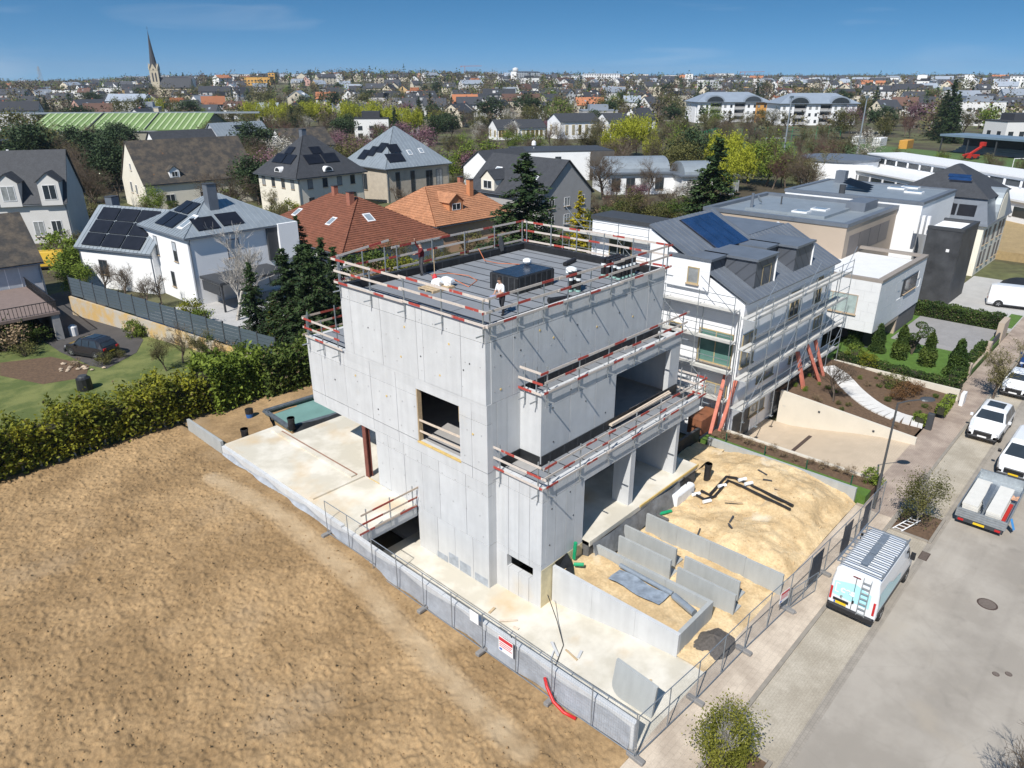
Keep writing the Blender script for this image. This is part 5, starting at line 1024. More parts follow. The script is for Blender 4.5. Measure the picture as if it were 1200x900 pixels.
def window(t, o, u, n_, w_, h_, frame=m_frame, sill=True, pane=m_glass, mull=1, shutter=0.0, depth=0.05):
    "o centre (local), u unit along the wall, n_ outward; frame > pane, sill"
    if pane is m_glass and pr0.random() < 0.35: pane = M('curtained_glass', (0.26,0.27,0.27), 0.12, 0.35, 1.2, spec=0.8)
    key = (round(w_,2), round(h_,2), frame.name, pane.name, mull, shutter, sill)
    if key not in wcache:
        f = MB(); b = 0.07
        f.box(-w_/2,-depth,-h_/2,-w_/2+b,0.0,h_/2).box(w_/2-b,-depth,-h_/2,w_/2,0.0,h_/2).box(-w_/2+b,-depth,h_/2-b,w_/2-b,0.0,h_/2).box(-w_/2+b,-depth,-h_/2,w_/2-b,0.0,-h_/2+b)
        for k in range(mull): x = -w_/2+(k+1)*w_/(mull+1); f.box(x-0.035,-depth,-h_/2+b,x+0.035,0,h_/2-b)
        p = MB().box(-w_/2+b,-depth*0.5,-h_/2+b,w_/2-b,0.0,h_/2-b).mesh('pane', pane)
        s_ = MB().box(-w_/2-0.06,-0.14,-h_/2-0.07,w_/2+0.06,0,-h_/2-0.001).mesh('sill', m_sill) if sill else None
        sh = MB().box(-w_/2+b*0.6,-depth*0.8,h_/2-h_*shutter,w_/2-b*0.6,-depth*0.52,h_/2-b*0.5).mesh('shutter', m_shut) if shutter else None
        wcache[key] = (f.mesh('window', frame), p, s_, sh)
    f, p, s_, sh = wcache[key]; ang = math.atan2(u[1], u[0])
    wo = link('window', f, t, Vector(o)+Vector(n_)*0.004, ang); link('pane', p, wo)
    if s_: link('sill', s_, wo)
    if sh: link('shutter', sh, wo)
    return wo
class House:
    def __init__(s, label, cx, cy, rot, L, W, hw, hr, roof='gable', wall=None, roofm=None, z=None, over=0.45, name='house', cat='house', group=None, th=0.16, seams=0, courses=0, wallname='wall', hipk=1.0):
        z = TZ(cx, cy) if z is None else z
        s.t = thing(name, label, cat, (cx, cy, z), rot, group); s.L, s.W, s.hw, s.hr, s.roof, s.over = L, W, hw, hr, roof, over
        wall = wall or m_white; roofm = roofm or m_slate; s.roofm = roofm; l, w_ = L/2, W/2
        mb = MB()
        if roof == 'gable': mb.prism([(-l,-w_,-1),(-l,w_,-1),(-l,w_,hw),(-l,0,hw+hr-0.05),(-l,-w_,hw)], (L,0,0))
        else: mb.box(-l,-w_,-1,l,w_,hw)
        s.wall = mb.build('wall', wall, s.t, world=False)
        if roof == 'flat':
            r_ = MB().box(-l-0.08,-w_-0.08,hw+0.001,l+0.08,w_+0.08,hw+0.18).build('roof_edge', roofm, s.t, world=False)
            s.planes = {}; return
        sl = hr/w_; e = over; ze = hw-e*sl
        if roof == 'gable': rl = l+e*0.6; P = {'F': [(-rl,-w_-e,ze),(rl,-w_-e,ze),(rl,0,hw+hr),(-rl,0,hw+hr)], 'B': [(rl,w_+e,ze),(-rl,w_+e,ze),(-rl,0,hw+hr),(rl,0,hw+hr)]}
        else:
            k = max(l-w_*hipk, 0.02); slx = hr/(l-k); zx = ze; ex = e
            a, b, c, d = (-l-ex,-w_-e,ze),(l+ex,-w_-e,ze),(l+ex,w_+e,ze),(-l-ex,w_+e,ze); p, q = (-k,0,hw+hr),(k,0,hw+hr)
            P = {'F': [a,b,q,p], 'B': [c,d,p,q], 'L': [d,a,p,p], 'R': [b,c,q,q]}
        s.planes = {k_: [Vector(v) for v in vv] for k_, vv in P.items()}
        for k_, vv in s.planes.items():
            vs = vv if vv[2] != vv[3] else vv[:3]
            nrm = (vs[1]-vs[0]).cross(vs[-1]-vs[0]).normalized()
            MB().prism([v+nrm*0.02 for v in vs], nrm*th).build('roof', roofm, s.t, world=False)
            if seams:
                sm = MB(); wd = (vv[1]-vv[0]).length; n_ = int(wd/seams)
                for i in range(1, n_):
                    f = i/n_; a0 = vv[0].lerp(vv[1], f); top = s.clip(k_, f)
                    if (top-a0).length > 0.4: sm.bar(a0+nrm*(th+0.035), top+nrm*(th+0.035), 0.035, 0.05, up=nrm)
                if sm.v: sm.build('standing_seams', roofm, s.t, world=False)
            if courses:
                cm = MB(); h_ = ((vv[2]+vv[3])/2-(vv[0]+vv[1])/2).length; n_ = int(h_/courses)
                for i in range(n_):
                    f0, f1 = i/n_, (i+1)/n_
                    A0, A1 = vv[0].lerp(vv[3], f0), vv[1].lerp(vv[2], f0); B0, B1 = vv[0].lerp(vv[3], f1), vv[1].lerp(vv[2], f1)
                    cm.add([A0+nrm*(th+0.075),A1+nrm*(th+0.075),B1+nrm*(th+0.022),B0+nrm*(th+0.022),A0+nrm*(th+0.022),A1+nrm*(th+0.022)], [(0,1,2,3),(4,5,1,0)])
                struct(cm.build('tile_courses', roofm, s.t, world=False), 'stuff')
        s.th = th
        # gutters
        if roof == 'gable': gl = [((-rl,-w_-e,ze-0.02),(rl,-w_-e,ze-0.02)),((-rl,w_+e,ze-0.02),(rl,w_+e,ze-0.02))]
        else: gl = [(a,b),(b,c),(c,d),(d,a)]
        for p0, p1 in gl: MB().tube([p0,p1],0.075,6).build('gutter', m_zincd, s.t, world=False)
        for q in (-1,1): MB().tube([(q*(l-0.15),-w_-e,ze-0.05),(q*(l-0.15),-w_-0.07,ze-0.45),(q*(l-0.15),-w_-0.07,0)],0.05,6).build('downpipe', m_zincd, s.t, world=False)
    def clip(s, side, f):
        vv = s.planes[side]; a0 = vv[0].lerp(vv[1], f); up = ((vv[2]+vv[3])/2-(vv[0]+vv[1])/2); e = (vv[1]-vv[0]); L_ = e.length; e.normalize()
        upd = up - e*up.dot(e)
        if s.roof == 'gable': return a0+upd
        x = f*L_; i3 = (vv[3]-vv[0]).dot(e); i2 = (vv[2]-vv[0]).dot(e)
        g_ = 1.0 if i3 <= x <= i2 else (x/i3 if x < i3 else (L_-x)/max(L_-i2,1e-6)); return a0+upd*max(0,min(1,g_))
    def on(s, side, f, g_, h_=0.0):
        "point on a roof plane: f along the eave 0..1, g_ up the slope 0..1, h_ above it"
        vv = s.planes[side]; up = ((vv[2]+vv[3])/2-(vv[0]+vv[1])/2); e = (vv[1]-vv[0]).normalized(); upd = up-e*up.dot(e)
        nrm = (vv[1]-vv[0]).cross(vv[3]-vv[0]).normalized(); return vv[0].lerp(vv[1], f)+upd*g_+nrm*(s.th+0.02+h_)
    def panel(s, side, f0, g0, f1, g1, mat=None, name='solar_panel', h_=0.10, t=0.04):
        c = [s.on(side,f0,g0,h_), s.on(side,f1,g0,h_), s.on(side,f1,g1,h_), s.on(side,f0,g1,h_)]; nrm = (c[1]-c[0]).cross(c[3]-c[0]).normalized()
        return MB().prism(c, nrm*t).build(name, mat or m_solar, s.t, world=False)
    def skylight(s, side, f0, g0, f1, g1):
        o = s.panel(side, f0, g0, f1, g1, m_frame, 'skylight', 0.02, 0.07); df, dg_ = (f1-f0)*0.12, (g1-g0)*0.12
        c = [s.on(side,a,b,0.092) for a,b in ((f0+df,g0+dg_),(f1-df,g0+dg_),(f1-df,g1-dg_),(f0+df,g1-dg_))]; nrm = (c[1]-c[0]).cross(c[3]-c[0]).normalized(); MB().prism(c, nrm*0.01).build('pane', M('skylight_glass', (0.25,0.29,0.32), 0.1, 0.1, 1, spec=0.9), o, world=False)
    def win(s, side, u, z, w_, h_, **k):
        l, b = s.L/2, s.W/2
        o, uu, n_ = {'F': ((u,-b,z),(1,0),(0,-1,0)), 'B': ((-u,b,z),(-1,0),(0,1,0)), 'L': ((-l,-u,z),(0,-1),(-1,0,0)), 'R': ((l,u,z),(0,1),(1,0,0))}[side]
        return window(s.t, o, uu, n_, w_, h_, **k)
    def chimney(s, x, y, z0, z1, w_=0.6, mat=None):
        c = MB().box(x-w_/2,y-w_/2,z0,x+w_/2,y+w_/2,z1).build('chimney', mat or m_brick, s.t, world=False); MB().box(x-w_/2-0.06,y-w_/2-0.06,z1,x+w_/2+0.06,y+w_/2+0.06,z1+0.08).build('chimney_cap', m_dgrey, c, world=False)
    def door(s, side, u, w_=1.0, h_=2.1, mat=None):
        l, b = s.L/2, s.W/2; y = -b-0.05
        if side == 'F': d = MB().box(u-w_/2,-b-0.05,0,u+w_/2,-b+0.05,h_).build('door', mat or m_dgrey, s.t, world=False); MB().box(u+w_/2-0.15,-b-0.1,1.0,u+w_/2-0.1,-b-0.05,1.12).build('handle', m_galv, d, world=False)
        else: d = MB().box(-l-0.05,u-w_/2,0,-l+0.05,u+w_/2,h_).build('door', mat or m_dgrey, s.t, world=False); MB().box(-l-0.1,u+w_/2-0.15,1.0,-l-0.05,u+w_/2-0.1,1.12).build('handle', m_galv, d, world=False)
    def dormer(s, side, f, w_=1.8, h_=1.5, g0=0.12, wall=None, roofm=None, kind='gable', depth=None):
        "gabled or boxed dormer on the front slope (local front only)"
        sg = -1 if side == 'F' else 1
        p = s.on(side, f, g0); x = p.x; y0 = p.y; sl = s.hr/(s.W/2); z0 = p.z-0.25; d_ = depth or min((h_+0.6)/sl+0.3, abs(y0)-0.1); y1 = y0-sg*d_
        wl = wall or m_white; dm = MB().box(x-w_/2,min(y0,y1),z0,x+w_/2,max(y0,y1),z0+h_).build('dormer', wl, s.t, world=False)
        if kind == 'gable':
            rh = w_*0.42; o = 0.18
            for q in (-1,1):
                a = [(x+q*(w_/2+o),y0+sg*o,z0+h_-0.12),(x,y0+sg*o,z0+h_+rh),(x,y1-sg*1.0,z0+h_+rh),(x+q*(w_/2+o),y1-sg*0.3,z0+h_-0.12)]; a = [Vector(v) for v in a]; nrm = (a[1]-a[0]).cross(a[3]-a[0]).normalized(); nrm = nrm if nrm.z > 0 else -nrm
                MB().prism(a, nrm*0.09).build('dormer_roof', roofm or s.roofm, dm, world=False)
            MB().prism([(x-w_/2,y0,z0+h_),(x+w_/2,y0,z0+h_),(x,y0,z0+h_+rh-0.02)], (0,-sg*0.3,0)).build('dormer_gable', wl, dm, world=False)
        else: MB().box(x-w_/2-0.12,min(y0,y1)-0.12,z0+h_,x+w_/2+0.12,max(y0,y1)+0.12,z0+h_+0.15).build('dormer_roof', roofm or s.roofm, dm, world=False)
        window(s.t, (x,y0,z0+h_*0.55), (1 if sg < 0 else -1,0), (0,sg,0), w_*0.62, h_*0.62, sill=False); return dm
# ================================================================== scaffolded white house
S = thing('scaffolded_house', 'white house with dark zinc roof and solar collector behind scaffolding', 'house', (42.2,19.0,0.0))
m_wb = M('white_boards', (0.80,0.80,0.81), 0.9, 0.03, 0.6); mul_color(m_wb, wave_mask(m_wb, 0.62, 'Z', sharp=(0.0,0.05)), 0.86, 1.0)
gp = [(19.0,-1.4),(26.3,-1.4),(26.3,12.75),(23.8,11.2),(19.0,8.95)]
MB().prism([(41.94,y_,z_) for y_,z_ in [(21.55,9.3),(24.7,9.3),(24.7,11.27),(21.55,11.27)]], (0.05,0,0)).build('dormer_side', m_wb, S)
MB().prism([(42.2,y_,z_) for y_,z_ in gp], (0.35,0,0)).build('gable_wall', m_wb, S)
MB().box(42.56,19.0,-1.4,57.4,19.35,8.9).build('front_wall', m_white, S); MB().prism([(57.05,y_,z_) for y_,z_ in [(19.36,-1.4),(24.0,-1.4),(24.0,11.5),(19.36,9.1)]], (0.35,0,0)).build('gable_wall', m_white, S)
MB().box(43.2,26.51,-1.4,45.6,32.0,12.6).build('rear_block', m_wb, S); MB().box(43.1,26.48,12.601,45.7,32.1,12.9).build('rear_block_edge', m_dgrey, S)
rz = [Vector((42.0,18.7,8.95)),Vector((57.6,18.7,8.95)),Vector((57.6,26.4,12.95)),Vector((42.0,26.4,12.95))]; nrm = (rz[1]-rz[0]).cross(rz[3]-rz[0]).normalized()
MB().prism([rz[0], rz[0].lerp(rz[1],0.565), rz[3].lerp(rz[2],0.565), rz[3]], nrm*0.14).build('roof', m_zincd, S)
q0, q1 = rz[0].lerp(rz[1],0.566), rz[1]; MB().prism([q0, q1, q1+(rz[3]-rz[0])*0.60, q0+(rz[3]-rz[0])*0.60], nrm*0.14).build('roof', m_zincd, S)
MB().box(50.85,23.3,11.1,57.0,31.0,11.5).build('flat_roof', m_zincd, S); MB().box(50.83,23.35,-1.0,57.0,31.0,11.09).build('rear_wall', m_white, S)
MB().prism([(50.80,23.4,11.2),(50.80,26.35,12.72),(50.80,26.35,8.0),(50.80,23.4,8.0)],(0.025,0,0)).build('gable_wall', m_white, S); MB().box(42.6,26.36,0,50.8,26.5,12.6).build('rear_wall', m_white, S)
sm = MB()
for i in range(1,26): a = rz[0].lerp(rz[1],i/26)+nrm*0.165; b = (rz[3].lerp(rz[2],i/26) if i/26 < 0.565 else rz[0].lerp(rz[1],i/26)+(rz[3]-rz[0])*0.60)+nrm*0.165; sm.bar(a,b,0.035,0.05,up=nrm)
sm.build('standing_seams', m_zincd, S)
on = lambda f,g_,h_=0.2: rz[0].lerp(rz[1],f)+(rz[3]-rz[0])*g_+nrm*h_
for i in range(4):
    a,b = 0.215+0.07*i, 0.215+0.07*(i+1)-0.004; c = [on(a,0.54),on(b,0.54),on(b,0.95),on(a,0.95)]; MB().prism(c, nrm*0.08).build('solar_collector', m_solarb, S)
MB().prism([on(0.21,0.53,0.15),on(0.495,0.53,0.15),on(0.495,0.96,0.15),on(0.21,0.96,0.15)], nrm*0.045).build('collector_frame', m_blackpl, S)
m_clad = M('zinc_cladding', (0.11,0.12,0.14), 0.5, 0.1, 0.6, metal=0.3); mul_color(m_clad, wave_mask(m_clad, 0.5, 'DIAGONAL', sharp=(0.0,0.08)), 0.6, 1.0)
def dormer_box(x0,y0,x1,y1,zt,zb): MB().box(x0,y0,zb,x1,y1,zt).build('dormer', m_clad, S); MB().box(x0-0.15,y0-0.15,zt+0.001,x1+0.15,y1+0.1,zt+0.16).build('dormer_roof', m_zincd, S)
dormer_box(42.0,21.6,44.0,24.6,11.27,9.6); dormer_box(44.01,19.40,46.9,24.6,11.27,8.9); dormer_box(48.3,20.8,50.2,24.4,11.15,9.4); dormer_box(50.21,19.40,53.2,24.4,11.15,8.9)
MB().box(46.901,19.3,9.0,46.95,21.5,11.2).build('dormer_side', m_white, S); MB().box(53.201,19.3,9.0,53.25,21.5,11.05).build('dormer_side', m_white, S)
SO = ORG[S.name]
def sw(o, u, n_, w_, h_, **k): return window(S, Vector(o)-SO, u, n_, w_, h_, **k)
m_tf = M('timber_window_frame', (0.42,0.33,0.18), 0.7, 0.1, 4); m_gg = M('green_glass', (0.10,0.20,0.17), 0.1, 0.15, 1.5, spec=0.8)
sw((42.19,20.7,5.6), (0,-1), (-1,0,0), 2.5, 2.3, frame=m_tf, pane=m_gg, mull=1)
sw((41.93,22.7,10.2), (0,-1), (-1,0,0), 0.85, 1.1, frame=m_tf, mull=0); sw((42.19,20.3,2.6), (0,-1), (-1,0,0), 1.6, 1.0, frame=m_tf, mull=1); sw((42.19,23.8,5.6),(0,-1),(-1,0,0),1.0,2.2,frame=m_tf,mull=0)
sw((43.19,29.4,10.6), (0,-1), (-1,0,0), 2.0, 1.7, frame=m_tf, mull=1); sw((43.19,31.0,7.0), (0,-1), (-1,0,0), 1.2, 1.7, frame=m_tf, mull=0)
for x, z_, w_, h_ in ((43.4,5.6,1.9,2.3),(46.8,3.0,2.6,1.1),(51.6,3.0,1.4,1.2),(55.6,4.2,1.6,1.7),(50.3,7.2,1.5,1.9),(54.6,7.4,1.2,1.9),(46.2,0.4,2.4,0.9),(51.2,1.0,1.6,0.9)): sw((x,18.99,z_), (1,0), (0,-1,0), w_, h_, frame=m_tf, mull=1)
sw((46.96,20.4,10.1),(0,1),(1,0,0),1.2,1.5,frame=m_tf,mull=0); sw((45.7,19.44,10.1),(1,0),(0,-1,0),1.3,1.4,frame=m_tf,mull=0)
MB().box(42.6,18.985,-1.35,45.4,18.999,0.9).build('garage_opening', m_dgrey, S)
# ---- scaffold
def scaffold(label, a, b, out, z0, decks, bays, w_=0.75, base=0.0, group=None, ext=1.1):
    a = Vector((*a,0)); b = Vector((*b,0)); d = (b-a).normalized(); L_ = (b-a).length; o = Vector((*out,0)); t = thing('scaffold', label, 'scaffold', (a.x,a.y,z0))
    top = decks[-1]+ext; ms = m_galv; V3 = lambda p, z_: (p.x,p.y,z_)
    for i in range(bays+1):
        p = a+d*(L_*i/bays)
        for s_ in (0,w_):
            q = p+o*s_; MB().tube([V3(q,z0),V3(q,top-(0.0 if s_ else 1.0))],0.03,6).build('standard', ms, t); MB().box(q.x-0.12,q.y-0.12,z0-0.03,q.x+0.12,q.y+0.12,z0).build('base_plate', ms, t)
        for z_ in decks: MB().tube([V3(p,z_-0.05),V3(p+o*w_,z_-0.05)],0.025,5).build('transom', ms, t)
    for k, z_ in enumerate(decks):
        for i in range(bays):
            p0 = a+d*(L_*i/bays); p1 = a+d*(L_*(i+1)/bays)
            for h_ in (0.5,1.0): MB().tube([V3(p0+o*w_,z_+h_),V3(p1+o*w_,z_+h_)],0.024,5).build('guard_tube', ms, t)
            for s_ in (0.18,0.52): m0 = p0+o*s_*w_/0.75; m1 = p1+o*s_*w_/0.75; MB().bar(V3(m0,z_+0.0),V3(m1,z_+0.0),0.31,0.06).build('deck_plank', M('scaffold_deck', (0.50,0.49,0.46), 0.8, 0.12, 2, rand=0.08), t)
            MB().bar(V3(p0+o*(w_-0.02),z_+0.10),V3(p1+o*(w_-0.02),z_+0.10),0.03,0.15).build('toe_board', MATS['scaffold_deck'], t)
            if (i+k) % 3 == 0: MB().tube([V3(p0+o*(w_+0.04),z_),V3(p1+o*(w_+0.04),z_+ (decks[1]-decks[0]))],0.022,5).build('brace', ms, t)
    return t
scaffold('scaffold with four plank decks along the street facade of the white house', (41.3,18.75), (57.9,18.75), (0,-1), 0.15, (2.1,4.15,6.2,8.25), 7, 0.95)
scaffold('scaffold on the gable side of the white house facing the concrete building', (41.95,19.2), (41.95,31.8), (-1,0), 0.3, (2.3,4.3,6.4,8.5), 5, 0.8)
scaffold('upper scaffold beside the rear block of the white house', (43.0,26.5), (43.0,34.0), (-1,0), 8.6, (9.6,11.6), 3, 0.8)
MB_ = MB()
for lb, a, b in (('orange steel prop leaning against the white house by the green net', (39.9,19.2,0.5),(41.9,19.6,4.0)), ('red steel prop leaning against the white house next to another prop', (40.6,18.9,0.5),(42.4,19.0,3.8)),
                 ('red leaning prop in the garden bed below the scaffold', (50.4,17.2,0.4),(50.6,18.3,3.6)), ('pink leaning prop in the garden bed, second of three', (53.0,17.0,0.4),(51.6,18.1,4.0)), ('pink leaning prop in the garden bed near the path', (54.2,17.2,0.4),(53.2,18.1,3.9))):
    tag(MB().bar(a,b,0.22,0.22).build('steel_prop', M('faded_red_steel', (0.50,0.16,0.11), 0.7, 0.2, 3)), lb, 'prop')
tag(MB().box(39.3,19.6,0.4,41.6,20.6,1.5).build('rusty_skip', M('rusty_steel', (0.22,0.085,0.04), 0.8, 0.25, 2)), 'rusty steel box standing behind the leaning props', 'skip')
# ================================================================== gardens of the neighbours
sheet('grass_strip', 38.62, 8.95, 39.5, 19.2, 0.62, M('lawn_bright', (0.075,0.145,0.022), 0.95, 0.2, 2, bump=0.6, bscale=40, fine=0.2, fscale=25), 1.5)
sheet('planting_bed', 39.5, 8.95, 40.75, 19.2, 0.58, m_soil, 1.5)
tag(MB().box(40.75,9.0,-1.3,41.0,18.5,0.66).build('garden_edge_wall', M('pale_concrete', (0.60,0.55,0.46), 0.9, 0.05, 1)), 'low pale concrete edge between planting bed and garage ramp', 'wall')
m_ramp = M('ramp_paving', (0.50,0.405,0.30), 0.9, 0.08, 0.8, bump=0.15, fine=0.06, fscale=14); mul_color(m_ramp, brick_mask(m_ramp, 0.3, 0.15, 0.01), 0.9, 1.0)
struct(MB().grid([[(x, y_, z_) for y_, z_ in ((9.25,0.068),(11,-0.05),(13,-0.4),(15,-0.85),(17,-1.2),(19.0,-1.25))] for x in (41.0,44.5,48.3)], flip=True).build('garage_ramp', m_ramp))
tag(MB().box(41.6,15.0,-0.86,46.8,15.22,-0.80).build('channel_drain', m_iron), 'dark channel drain across the garage ramp', 'drain')
t = thing('garden_wall', 'smooth pale concrete wall sloping along the garage ramp', 'wall', (48.3,9.0,0))
MB().prism([(48.3,9.0,-1.3),(48.3,18.2,-1.3),(48.3,18.2,1.25),(48.3,9.0,0.55)], (0.22,0,0)).build('wall', MATS['pale_concrete'], t)
for y_, z_ in ((11.6,0.2),(15.3,0.45)): MB().box(48.27,y_-0.07,z_-0.07,48.299,y_+0.07,z_+0.07).build('wall_light', m_dgrey, t)
struct(MB().grid([[(x, y_, z_) for y_, z_ in ((9.3,0.42),(13,0.62),(16,0.85),(18.9,1.0))] for x in (48.5,53,58.0)], flip=True).build('garden_bed', m_soil))
# curved path of pale slabs
ctr = [G(968,430,0.95),G(983,440,0.85),G(1000,458,0.75),G(1022,475,0.65),G(1050,488,0.55),G(1082,497,0.45)]
pth = thing('garden_path', 'curved path of pale slabs crossing the brown garden bed', 'path', (ctr[-1].x,ctr[-1].y,0.3))
def catm(P_, n_):
    out = []
    for i in range(len(P_)-1):
        p0, p1, p2, p3 = P_[max(i-1,0)], P_[i], P_[i+1], P_[min(i+2,len(P_)-1)]
        for k in range(n_): t_ = k/n_; out.append(0.5*((2*p1)+(p2-p0)*t_+(2*p0-5*p1+4*p2-p3)*t_*t_+(3*p1-p0-3*p2+p3)*t_**3))
    return out+[P_[-1]]
pp = catm(ctr, 4); m_slabp = M('path_slab', (0.62,0.60,0.57), 0.9, 0.05, 2, rand=0.05)
for i in range(len(pp)-1):
    a, b = pp[i], pp[i+1]; d = (b-a).normalized(); n_ = Vector((-d.y,d.x,0)); a = a+d*0.02; b = b-d*0.02; q = [a-n_*0.75,b-n_*0.75,b+n_*0.75,a+n_*0.75]; MB().slab([Vector((v.x,v.y,v.z+0.07)) for v in q], 0.12).build('slab', m_slabp, pth)
t = thing('garden_wall', 'low white wall in front of the clipped hedge', 'wall', (58.0,8.6,0)); MB().box(58.0,8.8,-0.1,58.22,18.0,0.95).build('wall', MATS['pale_concrete'], t); MB().box(57.2,8.3,0.06,58.0,8.55,1.0).build('end_pillar', m_sign, t)
tag(MB().cbox(51.3,8.85,0.06,51.6,9.25,1.25,0.02).build('letter_box', m_dgrey), 'dark upright letter box at the end of the garden path', 'letter box')
sheet('lawn_right', 58.2, 9.4, 77.6, 20.0, 0.42, MATS['lawn_bright'], 0.6)
pat = thing('patio', 'grey slab patio in the lawn of the modern white house', 'patio', (68.5,10.0,0.42)); m_pat = M('patio_slab', (0.27,0.26,0.255), 0.85, 0.06, 2, rand=0.05)
psl = MB().box(0.006,0.006,0,0.994,0.994,0.05).mesh('patio_slab', m_pat)
for i in range(9):
    for j in range(7): link('patio_slab', psl, pat, (i*1.0,j*0.95,0.0))
sheet('drive_right', 79.5, 9.3, 101.0, 17.0, 0.05, M('drive_concrete', (0.40,0.39,0.37), 0.9, 0.08, 0.8, bump=0.2), 0.5)
sheet('grass_strip', 80.5, 9.4, 86.0, 10.4, 0.07, MATS['lawn_bright'], 0.2)
struct(MB().box(114.0,6.0,-0.3,160.0,33.0,1.0).build('dry_field', M('dry_grass', (0.33,0.24,0.12), 0.95, 0.12, 0.6, bump=0.5, fine=0.15, fscale=3)))
t = thing('gate_wall', 'low beige wall with gate posts along the pavement before the patio lawn', 'wall', (64,9.2,0))
for a, b, h_ in ((63.5,64.2,1.2),(70.5,71.2,1.2),(75.0,77.4,1.9)): MB().box(a,9.32,0.0,b,9.8,h_).build('post', m_beige, t)
MB().box(71.2,9.45,0.0,75.0,9.6,1.0).build('gate', m_dgrey, t); MB().box(64.2,9.42,0.0,70.5,9.6,0.5).build('wall', m_beige, t)
# ================================================================== modern houses along the street
m_stone = M('white_stone_cladding', (0.66,0.66,0.655), 0.85, 0.04, 1, fine=0.03)
Hm = thing('modern_house', 'modern house of beige upper block over a cantilevered white stone block', 'house', (63.0,16.9,0.2)); HO = ORG[Hm.name]
def hb(name, x0,y0,z0,x1,y1,z1,mat): return MB().box(x0,y0,z0,x1,y1,z1).build(name, mat, Hm)
# white block from stone slabs on the two visible faces
hb('white_block',63.05,16.95,2.2,76.0,26.0,6.15,m_stone)
for j in range(5):
    z0_ = 2.2+j*0.875
    xs = [63.0+0.45*(j % 2)+1.35*k for k in range(11)]; xs = [63.0]+[v for v in xs if 63.3 < v < 75.9]+[76.0]
    for a, b in zip(xs[:-1], xs[1:]):
        if b > 69.6 and a < 74.1 and 3.6 < z0_+0.4 < 5.6: continue
        MB().box(a+0.004,16.9+random.uniform(0,0.004),z0_+0.004,b-0.004,16.949,min(z0_+0.871,6.55)).build('stone_slab', m_stone, Hm)
    ys = [16.95]+[17.6+0.5*(j % 2)+1.35*k for k in range(6)]+[26.0]
    for a, b in zip(ys[:-1], ys[1:]): MB().box(63.0+random.uniform(0,0.004),a+0.004,z0_+0.004,63.049,b-0.004,min(z0_+0.871,6.55)).build('stone_slab', m_stone, Hm)
hb('window_recess',69.6,16.93,3.85,74.1,16.945,5.55,m_dgrey); window(Hm, Vector((72.0,16.93,4.8))-HO, (1,0), (0,-1,0), 3.6, 1.3, frame=m_framed, mull=1)
window(Hm, Vector((63.0,20.6,4.4))-HO, (0,-1), (-1,0,0), 4.2, 1.7, frame=m_beige, mull=1, pane=M('curtain_glass', (0.35,0.42,0.40), 0.15, 0.2, 2))
for a in ((63.0,16.85,76.1,17.35),(63.0,17.36,63.5,26.0),(75.6,17.36,76.1,23.0)): hb('parapet_coping',a[0],a[1],6.56,a[2],a[3],6.80,M('taupe_coping',(0.27,0.235,0.205),0.8,0.06,1))
hb('terrace_floor',63.51,17.36,6.16,75.59,22.95,6.22,m_stone); hb('plinth',66.5,18.2,0.2,76.5,26.0,2.19,M('dark_plinth',(0.12,0.115,0.11),0.8,0.1,1)); hb('plinth',70.4,16.98,0.2,76.0,18.19,2.19,MATS['dark_plinth'])
hb('entrance_frame',64.4,16.92,1.85,70.3,18.1,2.18,m_beige); hb('entrance_post',70.0,16.95,0.2,70.3,18.1,1.84,m_beige); hb('entrance_post',64.4,16.95,0.2,64.7,18.1,1.84,m_dgrey)
hb('upper_block',71.5,23.2,2.2,86.6,38.2,9.15,m_beige); hb('upper_block_recess',72.6,23.18,6.2,84.5,23.195,8.2,M('taupe_panel',(0.20,0.175,0.16),0.7,0.06,1))
for i in range(3): hb('recess_joint',75.5+i*3,23.165,6.2,75.56+i*3,23.178,8.2,m_dgrey)
for a in ((71.4,23.1,86.7,23.7),(71.4,23.71,72.0,38.3),(86.1,23.71,86.7,38.3),(72.0,37.7,86.1,38.3)): hb('parapet_coping',a[0],a[1],9.151,a[2],a[3],9.5,m_zincd)
hb('roof',72.0,23.7,9.0,86.1,37.7,9.17,m_zinc); MB().prism([(74.5,26.5,9.18),(84,26.5,9.18),(84,35,9.18),(74.5,35,9.18)],(0,0,0.25)).build('roof_hump', m_zinc, Hm); hb('roof_box',81.5,25.0,9.17,85.5,27.0,10.1,m_zincd)
for x, y_ in ((74.9,28.5),(77.6,27.6)): s_ = hb('skylight',x,y_,9.43,x+1.3,y_+1.6,9.58,m_frame); MB().box(x+0.15,y_+0.15,9.581,x+1.15,y_+1.45,9.60).build('pane', M('skylight_glass', (0.25,0.29,0.32), 0.1, 0.1, 1, spec=0.9), s_)
MB().tube([(75.0,34.5,9.1),(75.0,34.5,10.9)],0.16,10).build('flue', m_zincd, Hm); MB().tube([(79,33,9.4),(79,33,10.3)],0.08,8).build('vent', m_dgrey, Hm)
ds = MB().lathe((0,0,0),[(0.05,0),(0.35,0.08),(0.5,0.2)],14).mesh('dish', m_galv); link('satellite_dish', ds, Hm, Vector((77.5,35.0,9.9))-HO, (R(60),0,R(40)))
Hw = thing('modern_house', 'plain white cubic house with grey roof behind the beige block', 'house', (86.9,20.9,0)); 
MB().box(86.9,20.9,-0.2,100.2,36.0,9.75).build('wall', m_white, Hw)
for a in ((86.8,20.8,100.3,21.4),(86.8,21.41,87.4,36.1),(99.7,21.41,100.3,36.1),(87.4,35.5,99.7,36.1)): MB().box(a[0],a[1],9.751,a[2],a[3],10.05).build('parapet_coping', m_zincd, Hw)
MB().prism([(87.4,21.4,9.76),(99.7,21.4,9.76),(99.7,35.5,9.76),(87.4,35.5,9.76)],(0,0,0.15)).build('roof', m_zinc, Hw)
